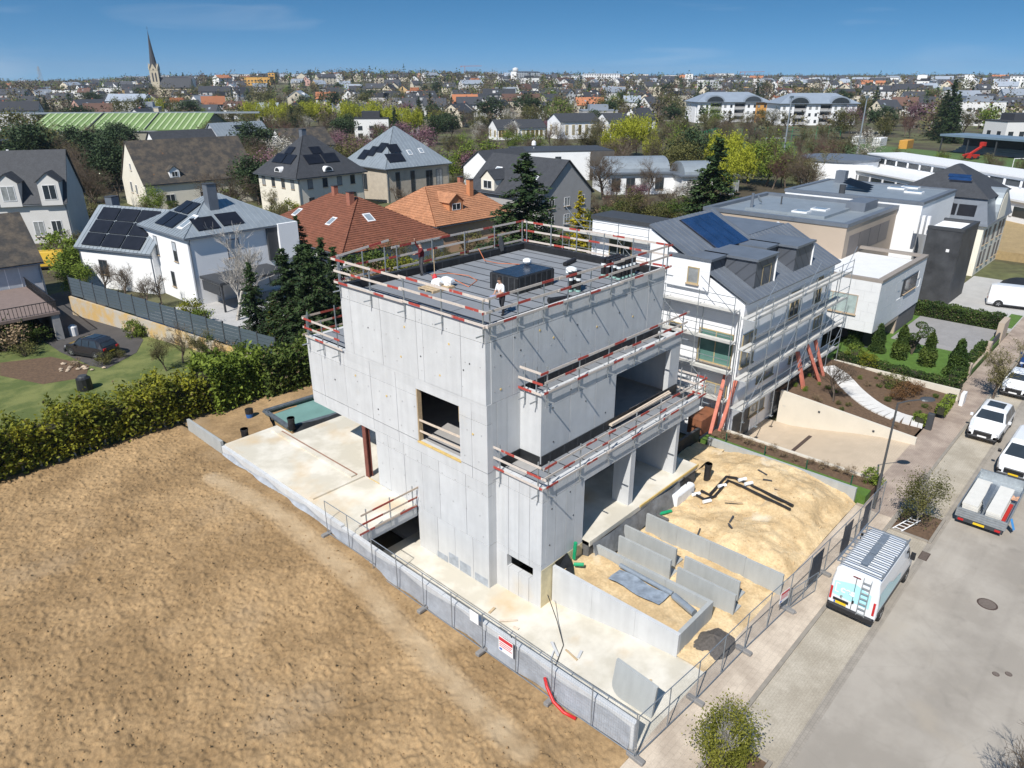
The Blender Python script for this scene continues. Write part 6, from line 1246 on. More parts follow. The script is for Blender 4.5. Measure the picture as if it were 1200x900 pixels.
for i in range(3): MB().add([(91+i*1.9,28+i*0.5,10.1),(92.7+i*1.9,28+i*0.5,10.1),(92.7+i*1.9,31+i*0.5,10.8),(91+i*1.9,31+i*0.5,10.8)],[(0,1,2,3),(3,2,1,0)]).build('solar_panel', m_solar, Hw)
for x, y_ in ((94.0,23.0),(98.0,24.5),(96.2,25.5)): s_ = MB().box(x,y_,9.92,x+1.2,y_+1.9,10.1).build('skylight', m_frame, Hw); MB().box(x+0.12,y_+0.12,10.1,x+1.08,y_+1.78,10.12).build('pane', MATS['skylight_glass'], s_)
MB().box(97.5,33.0,9.9,98.6,34.2,11.4).build('chimney', m_zincd, Hw); MB().tube([(88.5,30,9.9),(88.5,30,10.9)],0.35,10).build('vent', m_dgrey, Hw)
Ht = thing('stone_tower', 'dark grey stone clad block beside the white modern house', 'building', (84.7,16.1,0))
m_dst = M('dark_stone', (0.05,0.052,0.056), 0.55, 0.35, 0.9, bump=0.3, bscale=5, detail=8)
MB().box(84.7,16.1,-0.2,91.2,19.4,7.75).build('wall', m_dst, Ht); MB().box(84.65,16.05,7.751,91.25,16.5,8.05).build('coping', m_dgrey, Ht); MB().box(84.65,16.51,7.751,85.1,19.45,8.05).build('coping', m_dgrey, Ht); MB().box(90.8,16.51,7.751,91.25,19.45,8.05).build('coping', m_dgrey, Ht); MB().box(85.1,16.5,7.70,90.8,19.4,7.76).build('roof', m_white, Ht)
MB().box(84.67,17.0,5.6,84.699,17.3,5.9).build('wall_light', m_sign, Ht)
for i in range(3): MB().box(85.2+i*0.0,19.5+i*0.5,7.0,85.6,19.8+i*0.5,8.9).build('fin', m_sign, Ht)
Mn = thing('mansard_house', 'cream house with dark mansard roof, solar panels and tall windows beyond the stone block', 'house', (101.5,17.3,0.2)); MO = ORG[Mn.name]
MB().box(101.5,17.3,-0.3,114.5,28.5,6.0).build('wall', m_cream, Mn)
def frustum(name, x0,y0,x1,y1,z0,z1,d,mat): return MB().add([(x0,y0,z0),(x1,y0,z0),(x1,y1,z0),(x0,y1,z0),(x0+d,y0+d,z1),(x1-d,y0+d,z1),(x1-d,y1-d,z1),(x0+d,y1-d,z1)],[(3,2,1,0),(4,5,6,7),(0,1,5,4),(1,2,6,5),(2,3,7,6),(3,0,4,7)]).build(name, mat, Mn)
frustum('roof_eave',101.1,16.9,114.9,28.9,5.95,6.2,0.05,m_zincd); frustum('mansard_slope',101.2,17.0,114.8,28.8,6.2,9.0,0.8,m_zincd); frustum('upper_roof',101.7,17.5,114.3,28.3,9.0,12.2,5.2,m_slate)
for y_ in (19.0,22.9,26.8):
    for z_ in (1.7,4.4): window(Mn, Vector((101.5,y_,z_))-MO, (0,-1), (-1,0,0), 1.1, 1.7, frame=m_framed)
for x in (103.2,105.2,108,110.8,112.8):
    for z_ in (1.7,4.4): window(Mn, Vector((x,17.3,z_))-MO, (1,0), (0,-1,0), 1.0, 1.9, frame=m_framed)
for i in range(4): MB().prism([(101.35+0.1,18.6+i*2.1,6.9),(101.35+0.1,20.5+i*2.1,6.9),(101.62+0.13,20.5+i*2.1,8.2),(101.62+0.13,18.6+i*2.1,8.2)],(-0.08,0,0.02)).build('solar_panel', m_solar, Mn)
for i in range(4): MB().prism([(103.5+0.45*i,20.0+0.2*i,9.9+0.33*i),(103.5+0.45*i,22.5+0.2*i,9.9+0.33*i),(103.9+0.45*i,22.5+0.2*i,10.2+0.33*i),(103.9+0.45*i,20.0+0.2*i,10.2+0.33*i)],(-0.06,0,0.1)).build('solar_panel', m_solarb if i > 1 else m_solar, Mn)
ar = [(108+2.4*math.cos(k*math.pi/12), 6.2+3.6*math.sin(k*math.pi/12)) for k in range(13)]; o = MB().prism([(u,16.95,z_) for u,z_ in ar],(0,4.5,0)).build('arched_bay', m_zinc, Mn); MB().prism([(108+(u-108)*0.8,16.94,6.2+(z_-6.2)*0.85) for u,z_ in ar],(0,-0.03,0)).build('arched_wall', m_cream, o)
# ================================================================== houses and gardens to the left and behind
def rt_rot(): return YAW-R(90)          # local x along the picture's horizontal
ZG = 0.93
struct(MB().box(-60,45.6,-0.4,27.5,74,ZG).build('lawn', m_lawn))
m_drv = M('dark_driveway', (0.075,0.068,0.064), 0.9, 0.15, 0.8, bump=0.3, fine=0.12, fscale=12)
dv = [G(70,412,ZG+0.02),G(30,385,ZG+0.02),G(60,345,ZG+0.02),G(108,335,ZG+0.02),G(130,365,ZG+0.02),G(168,398,ZG+0.02),G(160,413,ZG+0.02),G(125,432,ZG+0.02),G(105,428,ZG+0.02)]
struct(MB().slab(dv, 0.3).build('driveway', m_drv))
bd = [G(0,440,ZG+0.015),G(0,425,ZG+0.015),G(60,418,ZG+0.015),G(105,428,ZG+0.015),G(100,442,ZG+0.015),G(50,450,ZG+0.015)]
struct(MB().slab(bd, 0.3).build('flower_bed', m_soil))
# bottom left house H2
rA = rt_rot()
H = House('grey rendered house with slate roof above a balcony and open garage', 10.5, 86.2, R(-3), 18.0, 9.4, 5.0, 3.8, 'gable', M('pale_grey_render', (0.52,0.51,0.52), 0.9, 0.05, 0.6), m_slateb, z=ZG)
H.win('F', 6.0, 3.4, 2.3, 2.3, frame=m_frame, shutter=0.97, sill=False); H.win('F', 2.4, 3.6, 1.4, 1.3)
Bx = thing('balcony', 'balcony with dark railing over an open garage in front of the grey house', 'balcony', (10.5,81.4,ZG), R(-3))
MB().box(-9,-11.4,2.3,7.2,0,2.55).build('balcony_floor', M('balcony_tiles',(0.20,0.15,0.13),0.9,0.1,2), Bx, world=False)
for x in (6.5,1.6): MB().box(x,-11.3,-0.5,x+0.6,-10.7,2.29).build('pillar', m_conc_in, Bx, world=False)
MB().box(-9,-11.3,-0.5,1.59,-11.0,2.29).build('garage_wall', m_conc_in, Bx, world=False); MB().box(6.8,-10.6,-0.5,7.1,0,2.29).build('garage_wall', m_conc_in, Bx, world=False)
bal = MB().tube([(0,0,2.55),(0,0,3.5)],0.025,5).mesh('baluster', m_blackpl)
for x in range(56): link('baluster', bal, Bx, (-8.9+x*0.29,-11.25,0))
for i in range(38): link('baluster', bal, Bx, (7.1,-11.1+i*0.29,0))
MB().bar((-9,-11.25,3.5),(7.15,-11.25,3.5),0.07,0.06).build('hand_rail', m_blackpl, Bx, world=False); MB().bar((7.1,-11.25,3.5),(7.1,0,3.5),0.07,0.06).build('hand_rail', m_blackpl, Bx, world=False)
car('car', 'pale car standing inside the garage below the balcony', (14.6,72.2,ZG), R(100), M('silver_paint',(0.35,0.42,0.5),0.3,0.05,2,coat=0.5), 4.0, 1.7, 1.45, 'sedan')
# dark panel fence on its plinth wall
fa, fb = Vector((20.3,77.0)), Vector((25.75,48.8)); n_ = 14
Fn = thing('panel_fence', 'long anthracite slat fence on a stained plinth wall beside the driveway', 'fence', (fa.x,fa.y,ZG))
d = (fb-fa)/n_; pw = d.length; ang = math.atan2(d.y,d.x); m_fp = M('fence_panel_grey', (0.075,0.098,0.115), 0.6, 0.06, 2, rand=0.06)
pnl = MB()
for k in range(6): pnl.box(0.05,-0.02,0.02+k*0.30,pw-0.05,0.02,0.30+k*0.30-0.012)
pnl = pnl.mesh('fence_panel_part', m_fp); pst = MB().box(-0.05,-0.05,-0.2,0.05,0.05,1.95).mesh('post', m_dgrey)
for i in range(n_+1):
    p_ = fa+d*i; zf = 1.9-0.9*i/n_
    if i < n_: link('slat_panel', pnl, Fn, (p_.x-fa.x,p_.y-fa.y,zf), ang)
    link('post', pst, Fn, (p_.x-fa.x,p_.y-fa.y,zf), ang)
MB().prism([(fa.x-0.35,fa.y,ZG-0.3),(fb.x-0.35,fb.y,ZG-0.3),(fb.x-0.35,fb.y,ZG+1.0),(fa.x-0.35,fa.y,ZG+1.85)], (0.22,0.04,0)).build('plinth_wall', M('stained_wall', (0.52,0.47,0.39), 0.9, 0.15, 0.8, col2=(0.45,0.30,0.12)), Fn)
# white house with solar roof H3
H = House('white modern house with grey metal hip roof and black solar panels', 35.4, 76.2, 0, 11.6, 10.6, 6.9, 2.9, 'hip', m_white, m_zinc, z=1.0, seams=0.55, over=0.35, hipk=1.0)
for y_ in (-2.4,2.1): H.win('L', y_, 5.0, 0.85, 2.0, frame=m_framed, mull=0, shutter=0.45)
H.win('L', 0.5, 1.9, 0.8, 1.6, frame=m_framed, mull=0); H.win('F', -1.2, 5.1, 1.3, 1.9, frame=m_framed, mull=0, shutter=0.95); H.win('F', 3.4, 1.6, 2.2, 1.8, frame=m_framed)
for f0, f1, a, b in ((0.30,0.47,0.12,0.44),(0.49,0.66,0.12,0.44),(0.34,0.47,0.47,0.75),(0.49,0.62,0.47,0.75)): H.panel('L', f0, a, f1, b)
for i in range(2): H.panel('F', 0.14+0.22*i, 0.12+0.03*i, 0.33+0.22*i, 0.42+0.03*i)
H.chimney(-1.2,-2.0,7.6,11.2,1.0,m_zincd); H.skylight('L',0.72,0.15,0.82,0.5)
MB().box(2.6,-5.6,3.2,3.7,-5.31,6.9).build('facade_fin', m_dgrey, H.t, world=False); MB().box(3.8,-5.9,3.2,6.1,-5.31,6.95).build('bay', m_white, H.t, world=False)
pg = thing('pergola', 'dark grey flat pergola on posts in front of the white solar house', 'pergola', (33.2,68.5,1.0))
MB().box(30.2,66.5,3.7,37.6,70.8,3.95).build('roof', m_dgrey, pg)
for x in (30.4,37.4): MB().box(x-0.08,66.6,1.0,x+0.08,66.76,3.7).build('post', m_dgrey, pg)
MB().box(30.25,66.9,2.6,30.3,70.5,3.6).build('side_blind', m_dgrey, pg)
W3 = House('white wing with wide solar roof joined to the modern white house', 30.6, 84.8, R(-68), 10.5, 8.0, 4.4, 3.6, 'gable', m_white, m_zinc, z=1.0, seams=0.55, over=0.3)
for i in range(3):
    for j in range(3): W3.panel('F', 0.10+0.26*i, 0.06+0.30*j, 0.34+0.26*i, 0.34+0.30*j)
W3.chimney(-4.0,0.5,7,9.0,1.0,m_zincd); W3.win('F',-2,2.2,1.2,1.6,frame=m_framed)
struct(MB().box(24,58,-0.3,46,72,0.98).build('patio_paving', M('pale_paving', (0.42,0.41,0.40), 0.9, 0.1, 1.5)))
# big grey house with dormers H1
b0 = G(92,239,6.8); fwd = Vector((FW.x,FW.y,0)).normalized(); rtv = Vector((RT.x,RT.y,0))
c_ = Vector((25.5,125.5,0))
H = House('large pale house with steep slate roof and gabled dormers', c_.x, c_.y, rA+R(18), 22.0, 11.0, 5.6, 6.2, 'gable', M('pale_beige_render', (0.62,0.60,0.57), 0.9, 0.05, 0.6), m_slate, z=1.0, over=0.4)
for f in (0.38,0.70,0.93): H.dormer('F', f if f < 0.9 else 0.92, 2.6, 3.2, 0.0, wall=MATS['pale_beige_render'])
for x in (-2.6,3.0,4.4,7.0,9.2): H.win('F', x, 1.5 if x < 4 else 1.8, 1.3, 1.5 if x < 4 else 2.1)
H.skylight('F',0.52,0.10,0.58,0.24)
for x in (-8,-4,0,4): MB().box(x-0.15,-0.1,11.85,x+0.15,0.1,12.05).build('ridge_vent', m_sign, H.t, world=False)
MB().box(6.5,-5.56,-0.9,10.8,-5.51,0.4).build('garage_door', M('garage_door',(0.55,0.52,0.47),0.7,0.05,2), H.t, world=False)
# cream house H4
p0 = G(147,228,1.2); H = House('cream house with deep weathered slate roof and rounded gable windows', 60.5, 138.5, R(-5), 20.0, 12.5, 4.6, 6.6, 'gable', m_cream, m_slateb, z=0.9, over=0.3)
H.win('L', 1.6, 3.2, 1.0, 1.7); H.win('L',-1.2,3.4,1.1,1.9); H.win('L',0.4,7.0,0.8,1.2); H.dormer('F', 0.28, 1.7, 1.5, 0.12, wall=m_white); H.win('F',-6,1.7,1.6,1.6); H.win('F',0,1.7,1.6,1.6)
# black hip house H5
H = House('cream villa with steep black hip roof, round dormers and chimney', 72.0, 115.5, R(2), 13.5, 12.0, 6.6, 5.6, 'hip', m_cream, m_slate, z=0.9, over=0.6)
for u in (-4.4,-1.4,1.6,4.4): H.win('F', u, 5.0, 1.0, 1.5, frame=m_framed, mull=0); H.win('L', u, 5.0, 1.0, 1.5, frame=m_framed, mull=0); H.win('F', u, 2.0, 1.1, 1.6, frame=m_framed)
for sd in 'FL':
    H.panel(sd,0.26,0.30,0.48,0.52); H.panel(sd,0.40,0.53,0.55,0.70); H.panel(sd,0.50,0.30,0.70,0.52)
def eyebrow(H, side, f, g0, r_=0.9):
    p = H.on(side, f, g0); n_ = {'F': Vector((0,-1,0)), 'L': Vector((-1,0,0))}[side]; u = Vector((1,0,0)) if side == 'F' else Vector((0,-1,0))
    arc = [p+u*(r_*math.cos(a))+Vector((0,0,r_*0.9*math.sin(a)-0.1)) for a in [k*math.pi/10 for k in range(11)]]
    o = MB().prism([q+n_*0.35 for q in arc], -n_*2.2).build('round_dormer', m_sign, H.t, world=False); arc2 = [p+u*(r_*0.72*math.cos(a))+Vector((0,0,r_*0.66*math.sin(a)))+n_*0.352 for a in [k*math.pi/10 for k in range(11)]]
    MB().prism(arc2, n_*0.02).build('pane', m_glass, o, world=False)
eyebrow(H,'F',0.46,0.12); eyebrow(H,'L',0.55,0.12); H.chimney(-0.4,0.6,10,13.3,0.9,m_zincd)
# metal pyramid house H6
H = House('stone house with pale metal pyramid roof and dark solar field', 92.2, 116.8, R(-2), 15.0, 14.0, 6.4, 6.4, 'hip', M('warm_stone', (0.46,0.40,0.32), 0.9, 0.12, 1.2, bump=0.2), m_zinc, z=0.9, over=0.5, seams=0.8, hipk=1.05)
for i in range(3): H.panel('L',0.30+0.12*i,0.15+0.1*i,0.46+0.12*i,0.38+0.1*i)
H.panel('F',0.10,0.14,0.34,0.34); H.panel('F',0.20,0.36,0.36,0.56)
H.skylight('F',0.44,0.28,0.50,0.40); H.skylight('F',0.62,0.30,0.68,0.42)
for u in (-5,-1.5): H.win('F', u, 3.2, 1.0, 4.2, frame=m_framed, mull=0)
for u in (2.5,5.0): H.win('F', u, 3.4, 1.6, 3.4, frame=m_framed, mull=1)
H.win('L',0,3.2,1.2,3.0,frame=m_framed)
# brown tiled house H7 (two hips)
H = House('low house with brown tiled hip roof, skylights and chimneys', 53.3, 78.2, R(88), 20.5, 14.5, 3.4, 4.3, 'hip', m_white, m_tileb, z=0.9, over=0.6, courses=0.36)
H.skylight('B',0.24,0.42,0.285,0.58); H.skylight('B',0.62,0.40,0.665,0.56); H.skylight('L',0.40,0.50,0.47,0.66); H.chimney(-3.0,1.2,6,8.6,0.7); H.chimney(1.8,0.3,6.5,8.8,0.6)
# orange tiled house H8
H = House('house with orange tiled roof, hipped dormer and tall orange chimney', 68.8, 77.0, R(-2), 13.5, 13.0, 3.9, 3.7, 'hip', M('peach_render',(0.55,0.36,0.24),0.9,0.06,1), m_tileo, z=0.9, over=0.5, courses=0.36, hipk=0.55)
H.dormer('F',0.36,2.4,1.4,0.30,wall=M('orange_render',(0.50,0.22,0.10),0.9,0.06,1)); H.chimney(2.6,-2.6,5.0,8.4,0.7,M('orange_plaster',(0.52,0.22,0.10),0.9,0.08,2)); H.chimney(3.6,0.5,6.5,8.4,0.6)
# dark roofed house H9, small H10
H = House('grey house with dark slate roof and two skylights behind the tall spruce', 88.0, 78.0, R(88), 16.0, 11.5, 5.2, 4.8, 'gable', m_grey, m_slate, z=0.9)
H.skylight('B',0.2,0.45,0.28,0.65); H.skylight('B',0.72,0.35,0.80,0.55); H.dormer('B',0.3,3.0,2.0,0.05,wall=m_cream)
for u in (-3.5,0,3.5): H.win('L',u,4.0,1.3,1.3); H.win('L',u,1.4,1.3,1.5)
H = House('small white house with dark slate roof and blue trim', 109.5, 105.0, R(-2), 12.0, 9.0, 5.2, 3.0, 'gable', m_white, m_slate, z=0.9)
H.win('F',-2,3.4,1.1,1.4); H.win('F',2,3.4,1.1,1.4); H.win('L',0,3.2,1.0,2.0)
# flat white modern house H11 and barrel roofed H12
H = House('white flat roofed modern house with dark stone side', 137.0, 112.0, rA+R(10), 22, 14, 6.2, 0.2, 'flat', m_white, m_dgrey, z=0.9); H.win('F',-6,3.2,1.4,3.6,frame=m_framed); H.win('F',-2,4.6,1.4,1.2,frame=m_framed)
MB().box(5.5,-7.3,-1,11.05,-7.01,6.2).build('stone_facing', M('dark_stone_facing',(0.10,0.09,0.08),0.9,0.2,1), H.t, world=False); MB().lathe((-6,1,6.2),[(0.1,0),(0.1,0.6),(0.55,0.9),(0.5,1.6),(0.2,1.9)],14).build('dome_vent', m_sign, H.t, world=False)
def barrel(label, cx, cy, rot, L, W, hw, hr, z=0.9):
    t = thing('house', label, 'house', (cx,cy,z), rot); l, w_ = L/2, W/2
    MB().box(-l,-w_,-1,l,w_,hw).build('wall', m_white, t, world=False); MB().box(-l-0.6,-w_-0.6,hw+0.001,l+0.6,w_+0.6,hw+0.3).build('eave', m_zincd, t, world=False)
    arc = [(-w_*0.8*math.cos(a), hr*math.sin(a)) for a in [k*math.pi/14 for k in range(15)]]
    MB().prism([(-l*0.85,y_,hw+0.3+z_) for y_,z_ in arc], (L*0.85,0,0)).build('barrel_roof', m_zinc, t, world=False)
    for x in (-l+2,-l+5,-l+8,-l+11): window(t,(x,-w_,hw*0.5),(1,0),(0,-1,0),1.8,2.4,frame=m_framed)
    return t
barrel('low white house with a large grey barrel roof and glazed front', 129.5, 86.0, rA+R(8), 14.5, 11, 3.9, 2.6)
barrel('low white house with a small grey barrel roof and chimney', 136.0, 74.5, rA+R(8), 11, 10, 3.7, 2.2)
# green sports hall H14
H = House('long sports hall with bright green ribbed roof', 108.0, 285.0, rA+R(6), 56, 34, 5.5, 4.8, 'gable', M('hall_wall',(0.30,0.28,0.22),0.9,0.1,0.5), M('green_roof',(0.15,0.23,0.075),0.7,0.1,0.2), name='sports_hall', cat='building', over=0.5, th=0.3)
for k in range(26): H.panel('F',0.01+k/26.5,0.02,0.01+k/26.5+0.011,0.97,M('pale_green_rib',(0.36,0.44,0.24),0.7,0.1,0.2),'roof_rib',0.01,0.12)
for k in (0.33,0.66): H.panel('F',k,0.02,k+0.006,0.98,m_dgrey,'roof_joint',0.02,0.25)
MB().box(-44,-0.9,10.2,44,0.9,10.75).build('ridge_cap', m_zinc, H.t, world=False)
# dark flat house far left
H = House('dark grey box house at the edge of the pine trees', 41.0, 205.0, rA, 16, 12, 8.5, 0.3, 'flat', m_dgrey, m_dgrey); H.win('F',3,4.5,1.2,1.8); H.win('F',3,7.0,1.2,1.6)
# three white houses behind the cream house H15
H = House('white gabled house with dark roof and box dormer behind the cream house', 80.0, 184.0, R(0), 15, 11, 5, 5.0, 'gable', m_white, m_slate); H.dormer('F',0.45,3.2,1.8,0.3,kind='box'); H.win('L',0,5,1.2,1.3); H.win('F',0,3,1.2,1.4)
H = House('grey house with metal roof and big arched gable window', 97.0, 189.0, R(5), 15, 12, 6, 5.0, 'gable', M('bluegrey_render',(0.36,0.38,0.42),0.9,0.05,1), m_zinc, seams=0.8); H.win('F',2,4.4,1.4,1.8); H.win('L',0,6.5,1.6,2.4); eyebrow(H,'F',0.4,0.2,1.6); H.panel('F',0.4,0.62,0.6,0.85)
H = House('white house with grey metal eyebrow dormers beside the bare trees', 109.0, 178.0, R(-4), 14, 10, 5.5, 4.0, 'gable', m_white, m_slateb); eyebrow(H,'F',0.35,0.25,0.8); eyebrow(H,'F',0.55,0.25,0.8); H.win('F',-1,3.5,1,1.4)
# yellow framed white houses H13
for i, (x, y_, L_, W_) in enumerate(((238,188,17,12),(251,178,10,10),(222,198,11,10),(214,204,8,9))):
    H = House(['white school wing with dark shed roof and yellow window strips','small white school wing with dark roof and yellow windows','low white school wing with yellow posts beside the lawn','end pavilion of the white school with yellow posts'][i], x, y_, rA+R(22), L_, W_, 6.5 if i < 2 else 4.5, 2.6, 'gable', m_white, m_slate)
    for k in range(-2,3): H.win('F', k*L_/6, 3.4 if i < 2 else 2.3, 1.2, 3.6 if i < 2 else 2.6, frame=M('yellow_frame',(0.70,0.48,0.02),0.6,0.05,2), sill=False)
    for k in (-1,1): H.win('L', k*2.5, 3.2 if i < 2 else 2.2, 1.3, 3.4 if i < 2 else 2.4, frame=MATS['yellow_frame'], sill=False)
# apartment blocks with arched blue-grey roofs H16
def apartments(label, cx, cy, rot, orange=False):
    L_, W_ = 38, 18; t = thing('apartment_block', label, 'building', (cx,cy,TZ(cx,cy)), rot); l, w_ = L_/2, W_/2; hw = 9.6
    MB().box(-l,-w_+2.2,-1,l,w_,hw).build('wall', m_white, t, world=False)
    for i, x in enumerate((-l+0.2,-l+13,-l+25.5,l-7.0)):
        MB().box(x,-w_,-1,x+6.8,-w_+2.19,hw).build('bay', M('orange_facade',(0.60,0.30,0.08),0.9,0.05,1) if (orange and i == 3) else m_white, t, world=False)
        for f in range(3):
            for dx in (1.8,5.0): window(t,(x+dx,-w_,1.6+f*3.1),(1,0),(0,-1,0),1.2,1.5,frame=m_framed,sill=False,mull=0)
        if i < 3 and x+12.9 < l-6.9+ (0 if i < 2 else 0.1):
            for f in range(3):
                MB().box(x+6.9,-w_+0.4,0.2+f*3.1,x+12.9,-w_+2.19,0.4+f*3.1).build('balcony_floor', m_white, t, world=False); MB().box(x+6.9,-w_+0.35,0.41+f*3.1,x+12.9,-w_+0.42,1.4+f*3.1).build('balcony_rail', m_grey, t, world=False); MB().box(x+7.0,-w_+2.12,0.45+f*3.1,x+12.8,-w_+2.18,2.7+f*3.1).build('balcony_glazing', m_glass, t, world=False)
    a = (-l-1,-w_-1,hw); b = (l+1,-w_-1,hw); c = (l+1,w_+1,hw); d = (-l-1,w_+1,hw); p = (-l+8,0,hw+4.6); q = (l-8,0,hw+4.6); mr2 = M('bluegrey_roof',(0.24,0.28,0.33),0.5,0.08,0.3)
    for f in ([a,b,q,p],[c,d,p,q],[d,a,p],[b,c,q]):
        vs = [Vector(v) for v in f]; nr = (vs[1]-vs[0]).cross(vs[-1]-vs[0]).normalized(); MB().prism(vs, nr*0.25).build('roof', mr2, t, world=False)
    for x in (-l+9,l-9):
        arc = [(x+5.2*math.cos(k), 3.4*math.sin(k)) for k in [j*math.pi/12 for j in range(13)]]; ar = MB().prism([(u,-w_-0.9,hw+0.1+z_) for u,z_ in arc], (0,7,0)).build('arched_dormer', mr2, t, world=False)
        arc = [(x+4.4*math.cos(k), 2.8*math.sin(k)) for k in [j*math.pi/12 for j in range(13)]]; MB().prism([(u,-w_-0.91,hw+0.1+z_) for u,z_ in arc], (0,-0.08,0)).build('arched_glazing', m_glass, ar, world=False)
pA, pB = ground_at(838,146), ground_at(905,150)
apartments('white apartment block with blue grey arched roof and an orange end bay', 372, 192, rA+R(6), True)
apartments('white apartment block with blue grey arched roof behind the pitch', 381, 151, rA+R(2))
# long white school hall behind the street H17
t = thing('school_building', 'long low white school building with ribbon windows and flat roof', 'building', (176,42,0.6))

rS = R(232)
for (cx,cy,L_,W_,h_,z0_) in ((160,35,58,13,3.6,0),(166,33,52,8,2.4,3.6)):
    o = link('wing', MB().box(-L_/2,-W_/2,z0_,L_/2,W_/2,z0_+h_).mesh('wing', m_white), t, (cx-176,cy-42,0), rS); o2 = link('ribbon_window', MB().box(-L_/2+1,-W_/2-0.05,z0_+h_*0.35,L_/2-1,-W_/2-0.005,z0_+h_*0.78).mesh('ribbon', m_glass), o)
    mull = MB().box(0,0,0,0.5,0.06,h_*0.45).mesh('mullion', m_white)
    for k in range(14): link('mullion', mull, o, (-L_/2+2+k*(L_-4)/13,-W_/2-0.12,z0_+h_*0.34))
    link('roof_edge', MB().box(-L_/2-0.4,-W_/2-0.4,z0_+h_+0.001,L_/2+0.4,W_/2+0.4,z0_+h_+0.3).mesh('roof_edge', m_frame), o)
o = link('drum', MB().lathe((0,0,0),[(8,0),(8,5.2),(7.6,5.2)],28).mesh('drum', m_white), t, (172-176,60-42,0)); link('roof_edge', MB().lathe((0,0,5.21),[(8.3,0),(8.3,0.5),(7.9,0.5)],28).mesh('roof_edge', m_zincd), o)
# sports ground: pitch, goal, fence, floodlights, stand
m_pitch = M('pitch_grass', (0.075,0.125,0.035), 0.95, 0.15, 0.08, fine=0.1, fscale=2)
struct(MB().slab([(196,50,0.95),(250,18,0.95),(285,95,0.95),(262,140,0.95),(225,125,0.95)], 0.3).build('sports_pitch', m_pitch))
for k, (gx_, gy_) in enumerate((((256,112)),((232,34)),((262,22)))):
    t = thing('goal', ['white football goal on the pitch near the apartment blocks','white football goal on the pitch behind the school','white football goal standing near the covered stand'][k], 'goal', (gx_,gy_,0.95), rA+R(8))
    for x in (-3.66,3.66): MB().tube([(x,0,0),(x,0,2.44)],0.09,6).build('post', m_sign, t, world=False)
    MB().tube([(-3.66,0,2.44),(3.66,0,2.44)],0.09,6).build('crossbar', m_sign, t, world=False)
for k, q in enumerate(((917,190),(1003,188))):
    b = G(*q,0.9); t = thing('floodlight_mast', ['tall floodlight mast at the pitch before the apartment blocks','tall floodlight mast at the pitch beside the school'][k], 'mast', (b.x,b.y,0.9)); MB().tube([(0,0,0),(0,0,17)],[0.28,0.14],8).build('mast', m_galv, t, world=False); MB().box(-1.2,-0.1,16.6,1.2,0.1,17.2).build('lamp_bar', m_galv, t, world=False)
fp = [(232,128),(258,136),(300,106)]
for a, b in zip(fp[:-1], fp[1:]):
    t = thing('ball_fence', 'tall green ball fence on posts along the pitch', 'fence', (*a,0.9), 0, 'green ball fences'); d = Vector((b[0]-a[0],b[1]-a[1],0)); n_ = 10
    for i in range(n_+1): MB().tube([(d.x*i/n_,d.y*i/n_,0),(d.x*i/n_,d.y*i/n_,5)],0.06,5).build('post', m_grn, t, world=False)
    for j in range(7): MB().bar((0,0,0.4+j*0.7),(d.x,d.y,0.4+j*0.7),0.03,0.03).build('wire', m_grn, t, world=False)
st = thing('stand', 'covered spectator stand with long blue roof and dark inside', 'building', (262,40,0.9), R(246)); MB().box(-23,-6,5.0,23,6,5.6).build('roof', M('stand_roof',(0.16,0.22,0.28),0.5,0.1,0.3), st, world=False); MB().box(-23,5.5,0,23,6,5.0).build('rear_wall', m_dgrey, st, world=False)
for i in range(6): MB().box(-22.5+i*8.9,-5.6,0,-22.2+i*8.9,-5.3,5.0).build('pillar', m_dgrey, st, world=False)
for i in range(4): MB().box(-22.5,1+i*1.1,0,22.5,2.1+i*1.1,0.5+i*0.45).build('seating_step', m_grey, st, world=False)
bl = thing('boom_lift', 'red boom lift working in front of the covered stand', 'lift', (249,50,0.95), rA+R(25)); MB().box(-2,-1,0.4,2,1,1.3).build('chassis', m_red, bl, world=False); MB().bar((-1.5,0,1.3),(3.5,0,3.4),0.5,0.5).build('boom', m_red, bl, world=False); MB().bar((-1.5,0.1,1.6),(-4.0,0.1,1.2),0.4,0.4).build('counter_arm', m_red, bl, world=False); MB().box(3.2,-0.6,3.5,4.4,0.6,4.6).build('basket', m_red, bl, world=False); wheels(bl,(-1.3,1.3),1.05,0.45,0.3)
for k, (x, y_, c) in enumerate(((280,92,'white'),(277,84,'white'),(272,74,'orange'))): tag(MB().cbox(x,y_,0.9,x+7,y_+2.6,3.6,0.1).build('site_container', m_sign if c == 'white' else M('orange_container',(0.55,0.28,0.05),0.6,0.1,1)), ['white container beside the pitch, end of the row','white container beside the pitch next to the orange one','orange container beside the pitch'][k], 'container')
